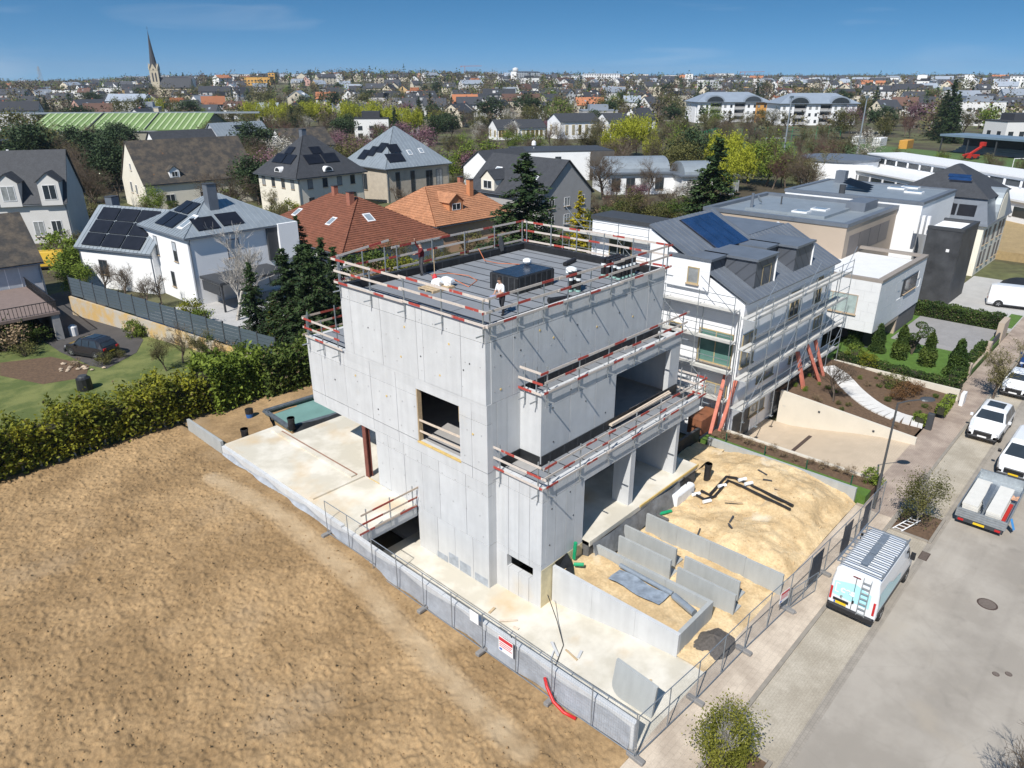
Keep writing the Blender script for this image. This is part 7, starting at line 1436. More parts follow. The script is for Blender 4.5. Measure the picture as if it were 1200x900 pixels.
# bins, planters, odds and ends in the left garden
t = thing('compost_bin', 'black compost bin behind the clipped hedge', 'bin', (14.2,56.3,ZG)); MB().lathe((0,0,0),[(0.55,0),(0.5,0.9),(0.35,1.0)],12).build('body', m_blackpl, t, world=False); MB().lathe((0,0,1.0),[(0.36,0),(0.30,0.1)],12).build('lid', m_dgrey, t, world=False)
q = G(262/3,393,ZG); t = thing('water_butt', 'small white drum beside the black car', 'drum', (q.x,q.y,ZG)); MB().lathe((0,0,0),[(0.35,0),(0.37,0.8),(0.3,0.9)],12).build('body', m_sign, t, world=False); MB().lathe((0,0,0.9),[(0.3,0),(0.2,0.08)],12).build('lid', m_galv, t, world=False)
rr = random.Random(5)
for k in range(16):
    q = G(rr.uniform(60,125),rr.uniform(424,436),ZG); s_ = rr.uniform(0.12,0.3); mb = MB(); mb.add([(q.x+a*s_*rr.uniform(.7,1.2),q.y+b*s_*rr.uniform(.7,1.2),ZG+0.05+c*s_*0.6) for a,b,c in icov.tolist()],[tuple(f) for f in icof.tolist()]); tag(mb.build('rock', M('garden_rock',(0.42,0.33,0.24),0.9,0.2,4)), 'pale garden rock edging the driveway flower bed', 'rock', 'rocks edging the flower bed')
# ================================================================== plants
def rhombi(P, size, up=0.35, aspect=0.55, rng=RNG, droop=0.0):
    "one leaf-sized rhombus per point of P (n,3)"
    n = len(P); nrm = rng.normal(size=(n,3)); nrm[:,2] = np.abs(nrm[:,2])+up; nrm /= np.linalg.norm(nrm,axis=1,keepdims=True)
    a = rng.normal(size=(n,3)); a[:,2] -= droop; a -= nrm*np.sum(a*nrm,1,keepdims=True); a /= np.linalg.norm(a,axis=1,keepdims=True); b = np.cross(nrm,a)
    s = (size*(0.6+0.8*rng.random(n)))[:,None]
    V = np.stack([P-a*s, P+b*s*aspect, P+a*s, P-b*s*aspect],1).reshape(-1,3); F = np.arange(4*n).reshape(-1,4); return V, F
def sticks(A, Bp, ra, rb):
    "three-sided tapered sticks from A to B"
    n = len(A); d = Bp-A; L_ = np.linalg.norm(d,axis=1,keepdims=True)+1e-9; d = d/L_; h = np.where(np.abs(d[:,2:3]) < 0.9, np.array([[0,0,1.]]), np.array([[1.,0,0]])); u = np.cross(d,h); u /= np.linalg.norm(u,axis=1,keepdims=True); v = np.cross(d,u)
    R_ = []
    for P_, r_ in ((A,ra),(Bp,rb)):
        for k in range(3): t_ = 2*math.pi*k/3; R_.append(P_+(u*math.cos(t_)+v*math.sin(t_))*r_[:,None])
    V = np.stack(R_,1).reshape(-1,3); o = (np.arange(n)*6)[:,None]
    F = np.concatenate([o+np.array([[0,1,4,3]]), o+np.array([[1,2,5,4]]), o+np.array([[2,0,3,5]])],0); return V, F
def joinVF(*parts):
    V = []; F = []; o = 0
    for v, f in parts: V.append(v); F.append(f+o); o += len(v)
    return np.concatenate(V), np.concatenate(F)
def branches(rng, h, spread, levels=4, kids=(5,5,5,5), up=0.5, r0=None, base=0.25, trunk_h=None, shrink=0.62, ang=0.8):
    "recursive limbs; returns list of (A,B,ra,rb,level)"
    r0 = r0 or h*0.022; out = []
    th_ = trunk_h or h*0.45
    stack = [(np.array([0,0,0.]), np.array([rng.normal()*0.03,rng.normal()*0.03,1.0]), th_, r0, 0)]
    while stack:
        p, d, L_, r_, lv = stack.pop(); d = d/np.linalg.norm(d); n_ = 3 if lv < 2 else 2; q = p.copy(); dd = d.copy(); pts = [q]
        for k in range(n_):
            dd = dd+rng.normal(size=3)*0.12; dd[2] += 0.05*up; dd /= np.linalg.norm(dd); q2 = q+dd*L_/n_; ra = r_*(1-0.55*k/n_); rb = r_*(1-0.55*(k+1)/n_); out.append((q,q2,ra,rb,lv)); q = q2; pts.append(q)
        if lv < levels:
            for k in range(kids[lv]):
                f = base+(1-base)*(k+rng.random())/kids[lv] if lv == 0 else 0.25+0.75*rng.random(); i = min(int(f*n_),n_-1); pp = pts[i]+(pts[i+1]-pts[i])*(f*n_-i)
                ax = rng.normal(size=3); ax -= d*ax.dot(d); ax /= np.linalg.norm(ax); nd = d*math.cos(ang)+ax*math.sin(ang)*spread; nd[2] += 0.25*up
                stack.append((pp, nd, L_*shrink*(0.7+0.5*rng.random()), max(r_*0.5*(1-0.3*f), 0.004), lv+1))
    return out
def br_mesh(name, br, lo, hi, mat, rmin=0.0):
    b = [x for x in br if lo <= x[4] <= hi]; A = np.array([x[0] for x in b]); Bp = np.array([x[1] for x in b]); ra = np.maximum([x[2] for x in b],rmin); rb = np.maximum([x[3] for x in b],rmin*0.6); return sticks(A,Bp,ra,rb)
m_bark = M('bark', (0.13,0.10,0.075), 0.95, 0.25, 4, bump=0.4, rand=0.12); m_birch = M('pale_bark', (0.46,0.43,0.39), 0.9, 0.25, 3, rand=0.1); m_twig = M('bare_twigs', (0.115,0.085,0.057), 0.95, 0.2, 0.5, rand=0.2, coord='Object'); m_twigg = M('budding_twigs', (0.118,0.105,0.042), 0.95, 0.2, 0.5, rand=0.2, coord='Object'); m_twigp = M('reddish_twigs', (0.125,0.065,0.05), 0.95, 0.2, 0.5, rand=0.15, coord='Object')
def leafmat(name, c, c2, rand=0.12, tr=0.25, sc_=0.9):
    m = M(name, c, 0.7, 0.18, sc_, col2=c2, rand=rand, coord='Object', spec=0.25); b = m.node_tree.nodes['Principled BSDF']
    t = m.node_tree; td = t.nodes.new('ShaderNodeBsdfTranslucent'); mx = t.nodes.new('ShaderNodeMixShader'); mx.inputs[0].default_value = tr; out = t.nodes['Material Output']
    t.links.new(b.inputs['Base Color'].links[0].from_socket, td.inputs['Color']); t.links.new(b.outputs[0], mx.inputs[1]); t.links.new(td.outputs[0], mx.inputs[2]); t.links.new(mx.outputs[0], out.inputs['Surface']); return m
m_lgreen = leafmat('fresh_leaf', (0.13,0.19,0.025), (0.19,0.24,0.035)); m_willow = leafmat('willow_leaf', (0.30,0.32,0.02), (0.40,0.41,0.04)); m_con = leafmat('conifer_needles', (0.022,0.045,0.016), (0.045,0.075,0.022), tr=0.1); m_pine = leafmat('pine_needles', (0.03,0.052,0.02), (0.05,0.08,0.03), tr=0.1)
m_hedge = leafmat('hedge_leaf', (0.13,0.155,0.018), (0.25,0.24,0.02), rand=0.0, sc_=0.8); m_box = leafmat('clipped_hedge_leaf', (0.035,0.07,0.015), (0.07,0.11,0.022)); m_ygold = leafmat('golden_leaf', (0.36,0.30,0.015), (0.45,0.38,0.03)); m_purp = leafmat('purple_blossom', (0.17,0.085,0.10), (0.26,0.14,0.17)); m_whiteb = leafmat('white_blossom', (0.42,0.39,0.33), (0.50,0.47,0.41)); m_oliv = leafmat('olive_leaf', (0.10,0.105,0.03), (0.155,0.145,0.045)); m_shrub = leafmat('shrub_leaf', (0.06,0.10,0.018), (0.12,0.155,0.03)); m_thuja = leafmat('thuja_leaf', (0.16,0.17,0.02), (0.24,0.23,0.035)); m_rust = leafmat('rusty_leaf', (0.16,0.08,0.03), (0.22,0.12,0.05)); m_brown = leafmat('dry_leaf', (0.24,0.17,0.10), (0.30,0.22,0.13))
def clumpy(rng, n, rx, ry, rz, cz, k=26, hollow=0.45):
    "points in clumps through an uneven crown"
    c = rng.normal(size=(k,3)); c /= np.linalg.norm(c,axis=1,keepdims=True); c *= (hollow+(1-hollow)*rng.random((k,1))**0.6); w_ = 0.5+rng.random(k); w_ /= w_.sum(); i = rng.choice(k,n,p=w_); s_ = (0.17+0.12*rng.random(k))[i][:,None]
    P = c[i]+rng.normal(size=(n,3))*s_; P = P*np.array([rx,ry,rz]); P[:,2] += cz; return P
PROTO = {}
def proto(key, parts):
    "parts: list of (name, V, F, mat, smooth)"
    PROTO.setdefault(key, []).append([(nm, np_mesh(nm, V, F, mt, sm), ) for nm, V, F, mt, sm in parts])
for s_ in range(3):   # bare trees, 10 m
    for key, mt in (('bare',m_twig),('bud',m_twigg),('red',m_twigp)):
        rng = np.random.default_rng(100+s_*7+len(key)); br = branches(rng, 10, 0.95, 4, (9,6,5,5), up=0.7, shrink=0.60)
        V, F = br_mesh('trunk', br, 0, 1, m_bark); V2, F2 = br_mesh('crown', br, 2, 4, mt, 0.012)
        parts = [('trunk',V,F,m_bark,False)]
        if key == 'bud':
            tips = np.array([x[1] for x in br if x[4] >= 3]); lv, lf = rhombi(tips[rng.choice(len(tips),min(1600,len(tips)))]+rng.normal(size=(min(1600,len(tips)),3))*0.12, 0.11, rng=rng); V2, F2 = joinVF((V2,F2),(lv,lf))
        parts.append(('crown',V2,F2,mt,False)); proto(key, parts)
for s_ in range(2):   # white barked fine tree
    rng = np.random.default_rng(150+s_); br = branches(rng, 9, 0.9, 4, (9,6,5,4), up=1.2, ang=0.6, shrink=0.62); V, F = br_mesh('t',br,0,1,m_birch); V2, F2 = br_mesh('c',br,2,4,m_birch,0.017); proto('birch', [('trunk',V,F,m_birch,False),('crown',V2,F2,m_birch,False)])
def leafy(key, mat, rx, rz, cz, n, size, seed, k=30, bark=None, h=10):
    rng = np.random.default_rng(seed); br = branches(rng, h, 0.8, 2, (6,4,3), up=0.6); V, F = br_mesh('t',br,0,2,m_bark); P = clumpy(rng,n,rx,rx,rz,cz,k); Lv, Lf = rhombi(P,size,rng=rng); proto(key, [('trunk',V,F,bark or m_bark,False),('crown',Lv,Lf,mat,False)])
for s_ in range(2):
    leafy('green', m_lgreen, 3.6, 3.8, 6.2, 4200, 0.19, 200+s_); leafy('olive', m_oliv, 3.6, 3.6, 6.2, 3600, 0.18, 210+s_); leafy('purple', m_purp, 3.6, 3.2, 5.8, 3400, 0.18, 220+s_); leafy('white', m_whiteb, 3.2, 3.2, 5.8, 2400, 0.15, 230+s_); leafy('pine', m_pine, 3.6, 3.0, 7.0, 5200, 0.22, 240+s_, 22)
for s_ in range(2):   # willow, 10 m: hanging strands
    rng = np.random.default_rng(260+s_); br = branches(rng,10,0.9,2,(7,4,3),up=0.7); V, F = br_mesh('t',br,0,2,m_bark)
    c = clumpy(rng,520,3.3,3.3,2.6,7.2,18); L_ = 1.0+2.6*rng.random(len(c)); P = []
    for a, l_ in zip(c,L_): t_ = rng.random(14)[:,None]; P.append(a+np.array([[0,0,-1.0]])*t_*l_+rng.normal(size=(14,3))*0.10)
    Lv, Lf = rhombi(np.concatenate(P),0.18,up=0.0,aspect=0.4,rng=rng,droop=1.2); proto('willow', [('trunk',V,F,m_bark,False),('crown',Lv,Lf,m_willow,False)])
def conifer(key, mat, h, r, seed, n_w=17, fill=1.0, size=0.16):
    rng = np.random.default_rng(seed); A = []; Bp = []; P = []
    for i in range(n_w):
        f = (i+0.3)/n_w; z = h*(0.06+0.92*f); R0 = r*(1-f)**0.85*(0.85+0.3*rng.random())+0.12
        for k in range(int(6+6*(1-f))):
            a = rng.random()*6.28; z = h*(0.06+0.92*f)+rng.normal()*h/n_w*0.5; l_ = R0*(0.75+0.4*rng.random()); e = np.array([math.cos(a)*l_, math.sin(a)*l_, -(0.12+0.3*rng.random())*l_]); A.append([0,0,z]); Bp.append([e[0],e[1],z+e[2]]); m_ = int((16+34*(1-f))*fill); t_ = rng.random(m_)**0.7
            P.append(np.stack([e[0]*t_,e[1]*t_,z+e[2]*t_],1)+rng.normal(size=(m_,3))*np.array([0.16,0.16,0.09])*(0.5+0.5*(1-f))*r/2.5)
    P = np.concatenate(P); Lv, Lf = rhombi(P,size,up=0.5,aspect=0.45,rng=rng,droop=0.4); A = np.array(A,float); Bp = np.array(Bp,float); V, F = sticks(A,Bp,np.full(len(A),0.03),np.full(len(A),0.01)); tv, tf = sticks(np.array([[0,0,0.]]),np.array([[0,0,h*0.97]]),np.array([h*0.018]),np.array([0.02]))
    V, F = joinVF((tv,tf),(V,F)); proto(key, [('trunk',V,F,m_bark,False),('crown',Lv,Lf,mat,False)])
for s_ in range(2): conifer('spruce', m_con, 10, 2.6, 300+s_, 26, 1.9, 0.125)
conifer('golden', m_ygold, 10, 2.0, 310, fill=1.2); conifer('poplar', m_twigg, 10, 1.2, 312, fill=0.5)
def column(key, mat, h, r, seed, n=6000, size=0.09, pw=1.0, tip=0.6):
    rng = np.random.default_rng(seed); z = h*rng.random(n)**0.9; f = z/h; rr_ = r*np.clip(np.minimum(1,(1-f)/tip)**0.6,0.05,1)*(0.86+0.14*np.sin(z*5+rng.random()*6)); a = rng.random(n)*6.28; q = 0.72+0.33*rng.random(n)**0.5; P = np.stack([rr_*np.cos(a)*q, rr_*np.sin(a)*q, z+0.08],1)+rng.normal(size=(n,3))*0.04; Lv, Lf = rhombi(P,size,up=0.2,aspect=0.4,rng=rng,droop=-1.0)
    cv = MB().lathe((0,0,0),[(r*0.6,0.0),(r*0.62,h*0.4),(r*0.35,h*0.75),(0.02,h*0.93)],8); V = np.array(cv.v); F = np.array([f_ for f_ in cv.f if len(f_) == 4]); tv, tf = sticks(np.array([[0,0,-0.1]]),np.array([[0,0,h*0.9]]),np.array([0.06]),np.array([0.02]))
    Lv, Lf = joinVF((Lv,Lf),(V,F)); proto(key, [('trunk',tv,tf,m_bark,False),('crown',Lv,Lf,mat,False)])
column('thuja', m_thuja, 3.0, 0.62, 320); column('cone', m_box, 2.4, 0.75, 321, tip=0.95); column('conel', m_shrub, 2.6, 0.7, 322, tip=0.95, n=3500)
def bushp(key, mat, n, size, seed, k=16, rz=0.62, stems=True):
    rng = np.random.default_rng(seed); P = clumpy(rng,n,0.85,0.85,rz,0.72,k,0.55); P[:,2] = np.maximum(P[:,2],0.03); Lv, Lf = rhombi(P,size,rng=rng); A = np.zeros((24,3)); Bp = clumpy(rng,24,0.7,0.7,0.5,0.7,12); V, F = sticks(A,Bp,np.full(24,0.018),np.full(24,0.006)); proto(key, [('stems',V,F,m_bark,False),('foliage',Lv,Lf,mat,False)])
bushp('shrub', m_shrub, 1500, 0.07, 330); bushp('shrub', m_shrub, 1500, 0.07, 331); bushp('shruby', m_hedge, 1500, 0.07, 332); bushp('shrubo', m_oliv, 1200, 0.06, 333); bushp('shrubr', m_rust, 1100, 0.06, 334); bushp('shrubb', m_brown, 900, 0.06, 335); bushp('shrubg', m_lgreen, 1500, 0.07, 336); bushp('shrubp', m_purp, 1300, 0.07, 337)
LIM = {}
KIND = dict(bare=('bare_tree','tree'),bud=('budding_tree','tree'),red=('reddish_tree','tree'),birch=('pale_birch','tree'),green=('leafy_tree','tree'),olive=('olive_tree','tree'),purple=('blossom_tree','tree'),white=('blossom_tree','tree'),pine=('pine_tree','tree'),willow=('willow_tree','tree'),spruce=('spruce_tree','tree'),golden=('golden_conifer','tree'),poplar=('poplar_tree','tree'),thuja=('thuja','shrub'),cone=('clipped_cone','shrub'),conel=('conical_shrub','shrub'),shrub=('shrub','shrub'),shruby=('shrub','shrub'),shrubo=('shrub','shrub'),shrubr=('shrub','shrub'),shrubb=('shrub','shrub'),shrubg=('shrub','shrub'),shrubp=('shrub','shrub'))
pr = random.Random(77)
def place_of(x, y):
    px_ = PX((x,y,2))[0]; d_ = math.hypot(x,y)
    zn = ((150,'in front of the green roofed sports hall'),(260,'behind the cream gabled house'),(400,'around the villa with the black hip roof'),(600,'behind the house with the pyramid roof'),(800,'around the barrel roofed house'),(1000,'between the modern houses and the pitch'),(9999,'around the long white school building')) if d_ < 330 else ((300,'in the town near the church'),(550,'in the town beyond the willows'),(780,'in the town beyond the yellow windowed school'),(980,'in the town around the arched apartment blocks'),(9999,'on the slope by the cemetery'))
    return next(b for a, b in zn if px_ < a)
def plant(key, x, y, z, s_, label, group=None, sx=1.0):
    if label.endswith('among the houses') or label.endswith('in the distance') or key == 'willow': pc = place_of(x, y); label = label.replace(' among the houses','').replace(' in the distance','')+' '+pc; group = group+' '+pc
    ps = PROTO[key]; pt = ps[pr.randrange(len(ps))]; nm, ct = KIND[key]; t = thing(nm, label, ct, (x,y,z), pr.random()*6.28, group); t.scale = (s_*sx*pr.uniform(0.92,1.08),s_*sx*pr.uniform(0.92,1.08),s_)
    for (pn, me) in pt: link(pn, me, t)
    return t
def hedge(label, a, b, w_, z0, h_, mat, dens=160, size=0.10, rough=0.12, name='hedge', stems=0.0):
    a = np.array(a,float); b = np.array(b,float); d = b-a; L_ = np.hypot(*d); d /= L_; nn = np.array([-d[1],d[0]]); n = int(dens*(L_*w_+2*L_*h_+2*w_*h_)); rng = np.random.default_rng(int(L_*97+h_*13))
    u = rng.random(n)*L_; face = rng.random(n); v = (rng.random(n)-0.5)*w_; zz = rng.random(n)*h_; top = face < w_/(w_+2*h_); v = np.where(top, v, np.sign(v)*w_/2*(1-0.25*rng.random(n)**2)); zz = np.where(top, h_*(1-0.18*rng.random(n)**2), zz)
    bul = rough*np.sin(u*2.3+1)*np.cos(u*0.9)+rough*0.7*np.sin(u*5.1+v*4); zz = zz*(1+bul/h_*1.6); v = v*(1+bul*0.8/w_)
    P = np.stack([a[0]+d[0]*u+nn[0]*v, a[1]+d[1]*u+nn[1]*v, z0+zz+stems],1)+rng.normal(size=(n,3))*rough*0.45; Lv, Lf = rhombi(P,size,up=0.3,rng=rng)
    t = thing(name, label, 'hedge', (a[0],a[1],z0)); o3 = np.array([a[0],a[1],z0]); link('foliage', np_mesh('foliage', Lv-o3, Lf, mat, False), t)
    if L_ > 7: k9 = rng.random(n) < 0.05; Dv, Df = rhombi(P[k9],size*0.9,up=0.2,rng=rng); link('dry_twigs', np_mesh('dry_twigs', Dv-o3, Df, m_brown, False), t)
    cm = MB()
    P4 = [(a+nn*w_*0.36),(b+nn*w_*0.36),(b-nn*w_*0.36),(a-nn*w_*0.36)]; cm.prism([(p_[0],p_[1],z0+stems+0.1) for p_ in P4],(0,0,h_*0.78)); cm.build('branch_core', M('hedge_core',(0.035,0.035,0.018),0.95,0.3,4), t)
    return t
# ---- field-side hedge with stems
hz = 1.0
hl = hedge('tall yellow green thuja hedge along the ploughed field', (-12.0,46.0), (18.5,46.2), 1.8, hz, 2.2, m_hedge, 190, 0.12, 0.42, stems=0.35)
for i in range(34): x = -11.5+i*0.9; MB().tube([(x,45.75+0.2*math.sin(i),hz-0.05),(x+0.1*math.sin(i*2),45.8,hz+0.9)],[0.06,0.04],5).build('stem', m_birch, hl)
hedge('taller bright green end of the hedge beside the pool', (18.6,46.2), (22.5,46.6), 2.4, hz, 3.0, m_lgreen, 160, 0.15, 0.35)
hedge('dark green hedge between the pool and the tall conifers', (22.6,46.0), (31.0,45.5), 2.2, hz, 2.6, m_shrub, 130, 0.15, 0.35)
# ---- big conifers and trees close by
def at(px, py, z): q = G(px,py,z); return q.x, q.y
def near(key, px, py, z, h, label, group=None, base=10.0, sx=1.0): x, y = at(px,py,z); return plant(key, x, y, z, h/base, label, group, sx)
near('spruce', 305,408,1.0,7.5,'dark narrow conifer behind the long slat fence end')
near('spruce', 345,415,1.0,9.0,'broad dark conifer beside the golden thuja', sx=1.2); near('spruce', 375,420,1.0,9.6,'tall dark conifer directly behind the overhanging storey', sx=1.2); near('spruce', 362,400,1.0,8.6,'dark conifer behind others next to the concrete house', sx=1.2)
near('spruce', 400,395,1.0,8.2,'conifer half hidden behind the rear guard rail', sx=1.1); near('spruce', 385,380,1.0,8.2,'dark conifer behind the overhanging storey, by the white wall', sx=1.1)
near('thuja', 328,414,1.0,4.3,'golden green columnar thuja before the dark conifers', base=3.0)
x, y = at(278,375,1.0); plant('birch', x, y, 1.0, 0.98, 'white barked bare tree in front of the pergola', sx=1.15)
for k, (px_, py_, h_) in enumerate(((147,352,5.2),(172,362,4.6),(190,358,4.4),(125,345,5.0))): near('bare', px_, py_, 1.0, h_, ['pollarded bare tree beside the white solar wing','small bare tree at the corner of the solar house','small bare tree in the paved yard of the solar house','bare tree between the fence and the solar wing'][k])
near('shruby', 225,372,1.0,1.7,'yellow green leafy shrub before the pergola',base=1.4); near('shrubg', 238,380,1.0,1.5,'bright green shrub at the foot of the white barked tree',base=1.4)
for k, (px_, py_, s2) in enumerate(((75,310,4.0),(105,318,3.6),(120,330,3.2),(90,322,3.4))): near('shrubg', px_, py_, 1.0, s2, 'large bright green shrub behind the slat fence', 'green shrubs behind the slat fence', 1.4)
near('spruce',355,330,1.0,7.5,'conifer before the brown tiled roof, next to the white wall',sx=1.2)
x, y = 62.0, 58.0
near('spruce', 615,325,1.0,14.0,'tall dark spruce rising behind the flat roof', sx=1.75)
near('golden', 676,312,1.0,9.0,'golden yellow conifer behind the roof guard rail', sx=1.2)
near('spruce', 828,300,0.8,15.0,'tall dark spruce beside the beige modern house', sx=1.45); near('spruce', 815,296,0.8,10.5,'smaller dark spruce next to the tall one', sx=1.4)
# row of shrubs behind the roof
for i in range(26):
    px_ = 420+i*12.5+pr.uniform(-5,5); py_ = 335-i*1.0+pr.uniform(-8,8); key = pr.choice(['shrub','shrubo','shruby','shrubb','bare','bud'])
    x, y = at(px_,py_,1.0); plant(key, x, y, 1.0, (pr.uniform(1.5,2.6) if key.startswith('shr') else pr.uniform(0.35,0.55)), 'garden shrub growing between the tiled houses and the concrete building', 'shrubs behind the concrete building')
# left garden shrubs
for k, (key,px_,py_,s2,lb) in enumerate((('shrubo',122,427,0.75,'rounded grey green shrub beside the black car'),('shrubo',140,420,0.55,'low olive shrub next to the rounded one'),('shrub',20,405,1.8,'dense dark shrub below the balcony'),('shrub',45,402,1.1,'dark leafy shrub at the driveway edge'),('shrubb',8,412,2.0,'dry brown shrub in the flower bed'),('shrubo',30,418,1.0,'olive shrub in the flower bed'),('shrubb',90,430,0.5,'small rusty shrub among the rocks'),('bare',215,425,4.0,'twiggy bare bush at the slat fence'),('bud',195,435,3.4,'budding bush on the lawn behind the hedge'),('bud',232,428,3.6,'budding bush between hedge and fence'),('shrubb',265,420,1.3,'dry shrub along the plinth wall'),('shrubg',158,395,1.1,'green potted shrub at the plinth wall'),('shrub',250,415,1.2,'low dark shrub along the fence'),('shrub',290,420,1.6,'dark shrub at the fence end'))):
    x, y = at(px_,py_,0.93); plant(key, x, y, 0.93, s2 if key.startswith('s') else s2/10, lb)
# street bushes
t = thing('street_bush', 'olive green twiggy bush in the roadside pit beside the lamp', 'shrub', (38.5,6.2,0.05))
rng = np.random.default_rng(5); br = branches(rng,3.4,0.7,3,(10,6,5,4),up=1.4,ang=0.5,trunk_h=1.5,r0=0.07,base=0.05,shrink=0.7); V, F = br_mesh('s',br,0,3,m_birch,0.006); V[:,:2] *= 1.0; link('stems', np_mesh('stems',V,F,m_birch,False), t)
P = clumpy(rng,5200,1.0,1.0,1.35,1.75,40,0.3); Lv, Lf = rhombi(P,0.045,rng=rng); link('foliage', np_mesh('foliage',Lv,Lf,m_oliv,False), t)
t = thing('street_bush', 'leafy yellow green bush in the parking strip pit', 'shrub', (17.9,6.75,0.05)); link('stems', np_mesh('stems',V*0.85,F,m_birch,False), t)
P = clumpy(rng,7500,0.95,0.95,1.1,1.5,44,0.35); Lv, Lf = rhombi(P,0.04,rng=rng); link('foliage', np_mesh('foliage',Lv,Lf,m_thuja,False), t)
x, y = 60.5, 7.0; plant('bud', x, y, 0.06, 0.52, 'twiggy street tree half covering the parked white car'); 
plant('bare', 22.3, -1.55, 0.05, 0.52, 'leafless street tree on the far side of the road casting a twiggy shadow')
# right gardens
hedge('clipped dark hedge behind the low white garden wall', (58.75,8.9), (58.9,18.2), 0.9, 0.4, 0.95, m_box, 260, 0.07, 0.05); hedge('clipped dark hedge at the end of the grey patio', (78.5,9.9), (78.7,17.6), 1.5, 0.2, 1.5, m_box, 200, 0.08, 0.06); hedge('clipped hedge between beige gate posts along the pavement', (59.6,9.75), (63.4,9.75), 0.7, 0.3, 1.2, m_box, 240, 0.07, 0.05); hedge('clipped hedge above the low beige wall along the pavement', (64.3,9.85), (70.4,9.85), 0.5, 0.4, 1.0, m_box, 240, 0.07, 0.05)
hedge('bright green box hedge beside the garden path end', (53.6,8.95), (56.9,9.05), 0.6, 0.35, 0.65, m_lgreen, 300, 0.06, 0.05); hedge('small box hedge ball by the letter box', (51.0,9.6), (51.9,9.7), 0.7, 0.35, 0.55, m_lgreen, 300, 0.06, 0.06)
tg = plant('shrubg', 40.4, 9.3, 0.55, 0.65, 'round box shrub at the corner of the grass strip')
for k, (key,px_,py_,h_,b_) in enumerate((('cone',1000,405,2.5,2.4),('cone',1027,412,2.4,2.4),('conel',1053,420,2.6,2.4),('conel',1085,428,2.5,2.4),('cone',1118,440,2.9,2.4))): near(key,px_,py_,0.42,h_,['dark clipped cone shrub nearest the entrance frame','dark clipped cone shrub before the entrance','loose light green conical shrub on the lawn','small light green conical shrub near the patio','tall slim conical shrub at the pavement hedge'][k],None,b_)
cl = thing('cloud_tree', 'cloud pruned tree with several round leaf pads on the lawn', 'tree', (*at(1068,415,0.42),0.42)); rng = np.random.default_rng(8)
for k in range(8):
    a = k*0.8; p_ = np.array([0.9*math.cos(a)*(0.4+0.1*k%0.7),0.9*math.sin(a)*(0.4+0.1*k%0.7),0.7+0.27*k]); MB().tube([(0,0,0),(p_[0]*0.4,p_[1]*0.4,p_[2]*0.6),tuple(p_)],[0.07,0.05,0.03],5).build('limb', m_bark, cl, world=False); P = rng.normal(size=(420,3)); P /= np.linalg.norm(P,axis=1,keepdims=True); P = P*np.array([0.45,0.45,0.28])+p_; Lv, Lf = rhombi(P,0.06,rng=rng); link('leaf_pad', np_mesh('leaf_pad',Lv,Lf,m_box,False), cl)
bedz = lambda y: float(np.interp(y,[9.3,13,16,18.9],[0.42,0.62,0.85,1.0]))
for k, (key,px_,py_,s2) in enumerate((('shrubg',1000,425,1.3),('shruby',1015,432,1.1),('shrubo',1048,452,1.2),('shrubr',1062,462,1.1),('shrubr',1072,458,0.9),('shrubr',1050,466,0.9))):
    q = G(px_,py_,0.7); plant(key,q.x,q.y,bedz(q.y),s2*0.75,['spreading bright green shrub at the path start','yellow green shrub beside the path start','loose olive shrub in the brown bed','rusty red heather shrub in the bed','rusty heather shrub next to the white wall','low rusty shrub in the middle of the bed'][k])
for i in range(46):
    q = G(pr.uniform(925,1065),0,0) if False else Vector((pr.uniform(48.9,57.6),pr.uniform(9.6,18.3),0)); 
    if min((q-Vector((c.x,c.y,0))).length for c in pp) < 1.15: continue
    plant(pr.choice(['shrub','shrubo','shrubg','shrubb']), q.x,q.y,bedz(q.y),pr.uniform(0.16,0.32),'small young plant set in the brown garden bed','young bedding plants')
for i in range(12): plant('shrubb', 40.1+pr.uniform(-.3,.3), 9.6+i*0.78, 0.58, pr.uniform(0.25,0.45), 'small dry twiggy plant in the narrow bed beside the ramp', 'dry plants beside the ramp')
for i in range(4): tag(MB().tube([(39.3,10.0+i*2.6,0.6),(39.3,10.0+i*2.6,1.25)],0.035,6).build('green_post', M('dark_green_post',(0.01,0.09,0.05),0.5,0.1,4)), 'short dark green fence post on the grass strip', 'post', 'green posts on the grass strip')
near('bare',976,470,0.8,4.2,'slim young bare tree in the garden bed')
# ================================================================== trees of the middle distance
def mid(key, px_, py_, h_, lb, group, sx=1.0): q = ground_at(px_,py_); return plant(key, q.x, q.y, q.z-0.05, h_/10, lb, group, sx)
GL = dict(bare=('bare brown tree among the houses','bare trees'),bud=('olive budding tree among the houses','budding trees among the houses'),red=('reddish brown bare tree among the houses','reddish trees among the houses'),willow=('bright yellow green willow tree with hanging twigs','willow trees'),pine=('dark rounded pine tree among the houses','dark pines'),spruce=('dark pointed spruce in the distance','distant spruces'),green=('fresh green leafy tree among the houses','fresh green trees'),olive=('olive green leafy tree among the houses','olive leafy trees'),purple=('purple blossoming tree among the houses','purple trees'),white=('white blossoming tree among the houses','white blossom trees'),poplar=('slim upright bare poplar among the houses','poplars'))
def m_(key, *pts):
    for p in pts: mid(key, p[0], p[1], p[2]*(0.6 if (p[0] > 960 and p[1] > 190) else 1), GL[key][0], GL[key][1], p[3] if len(p) > 3 else 1.0)
m_('pine',(45,195,10,1.2),(75,198,9,1.2),(20,190,9,1.1),(512,170,10),(470,172,8),(712,150,12))
m_('bare',(100,225,13,1.2),(130,222,12,1.2),(85,215,12),(120,200,11),(275,215,12,1.1),(300,205,12,1.1),(320,195,11),(290,225,9,1.1),(260,205,9),(60,185,12),(40,180,11),(90,180,11),(150,180,11),(360,170,11),(420,195,9),(475,225,8),(540,195,9),(550,200,8),(700,200,9),(730,215,9),(760,230,9),(640,200,8),(720,240,7),(750,245,7),(785,225,8),(770,205,8))
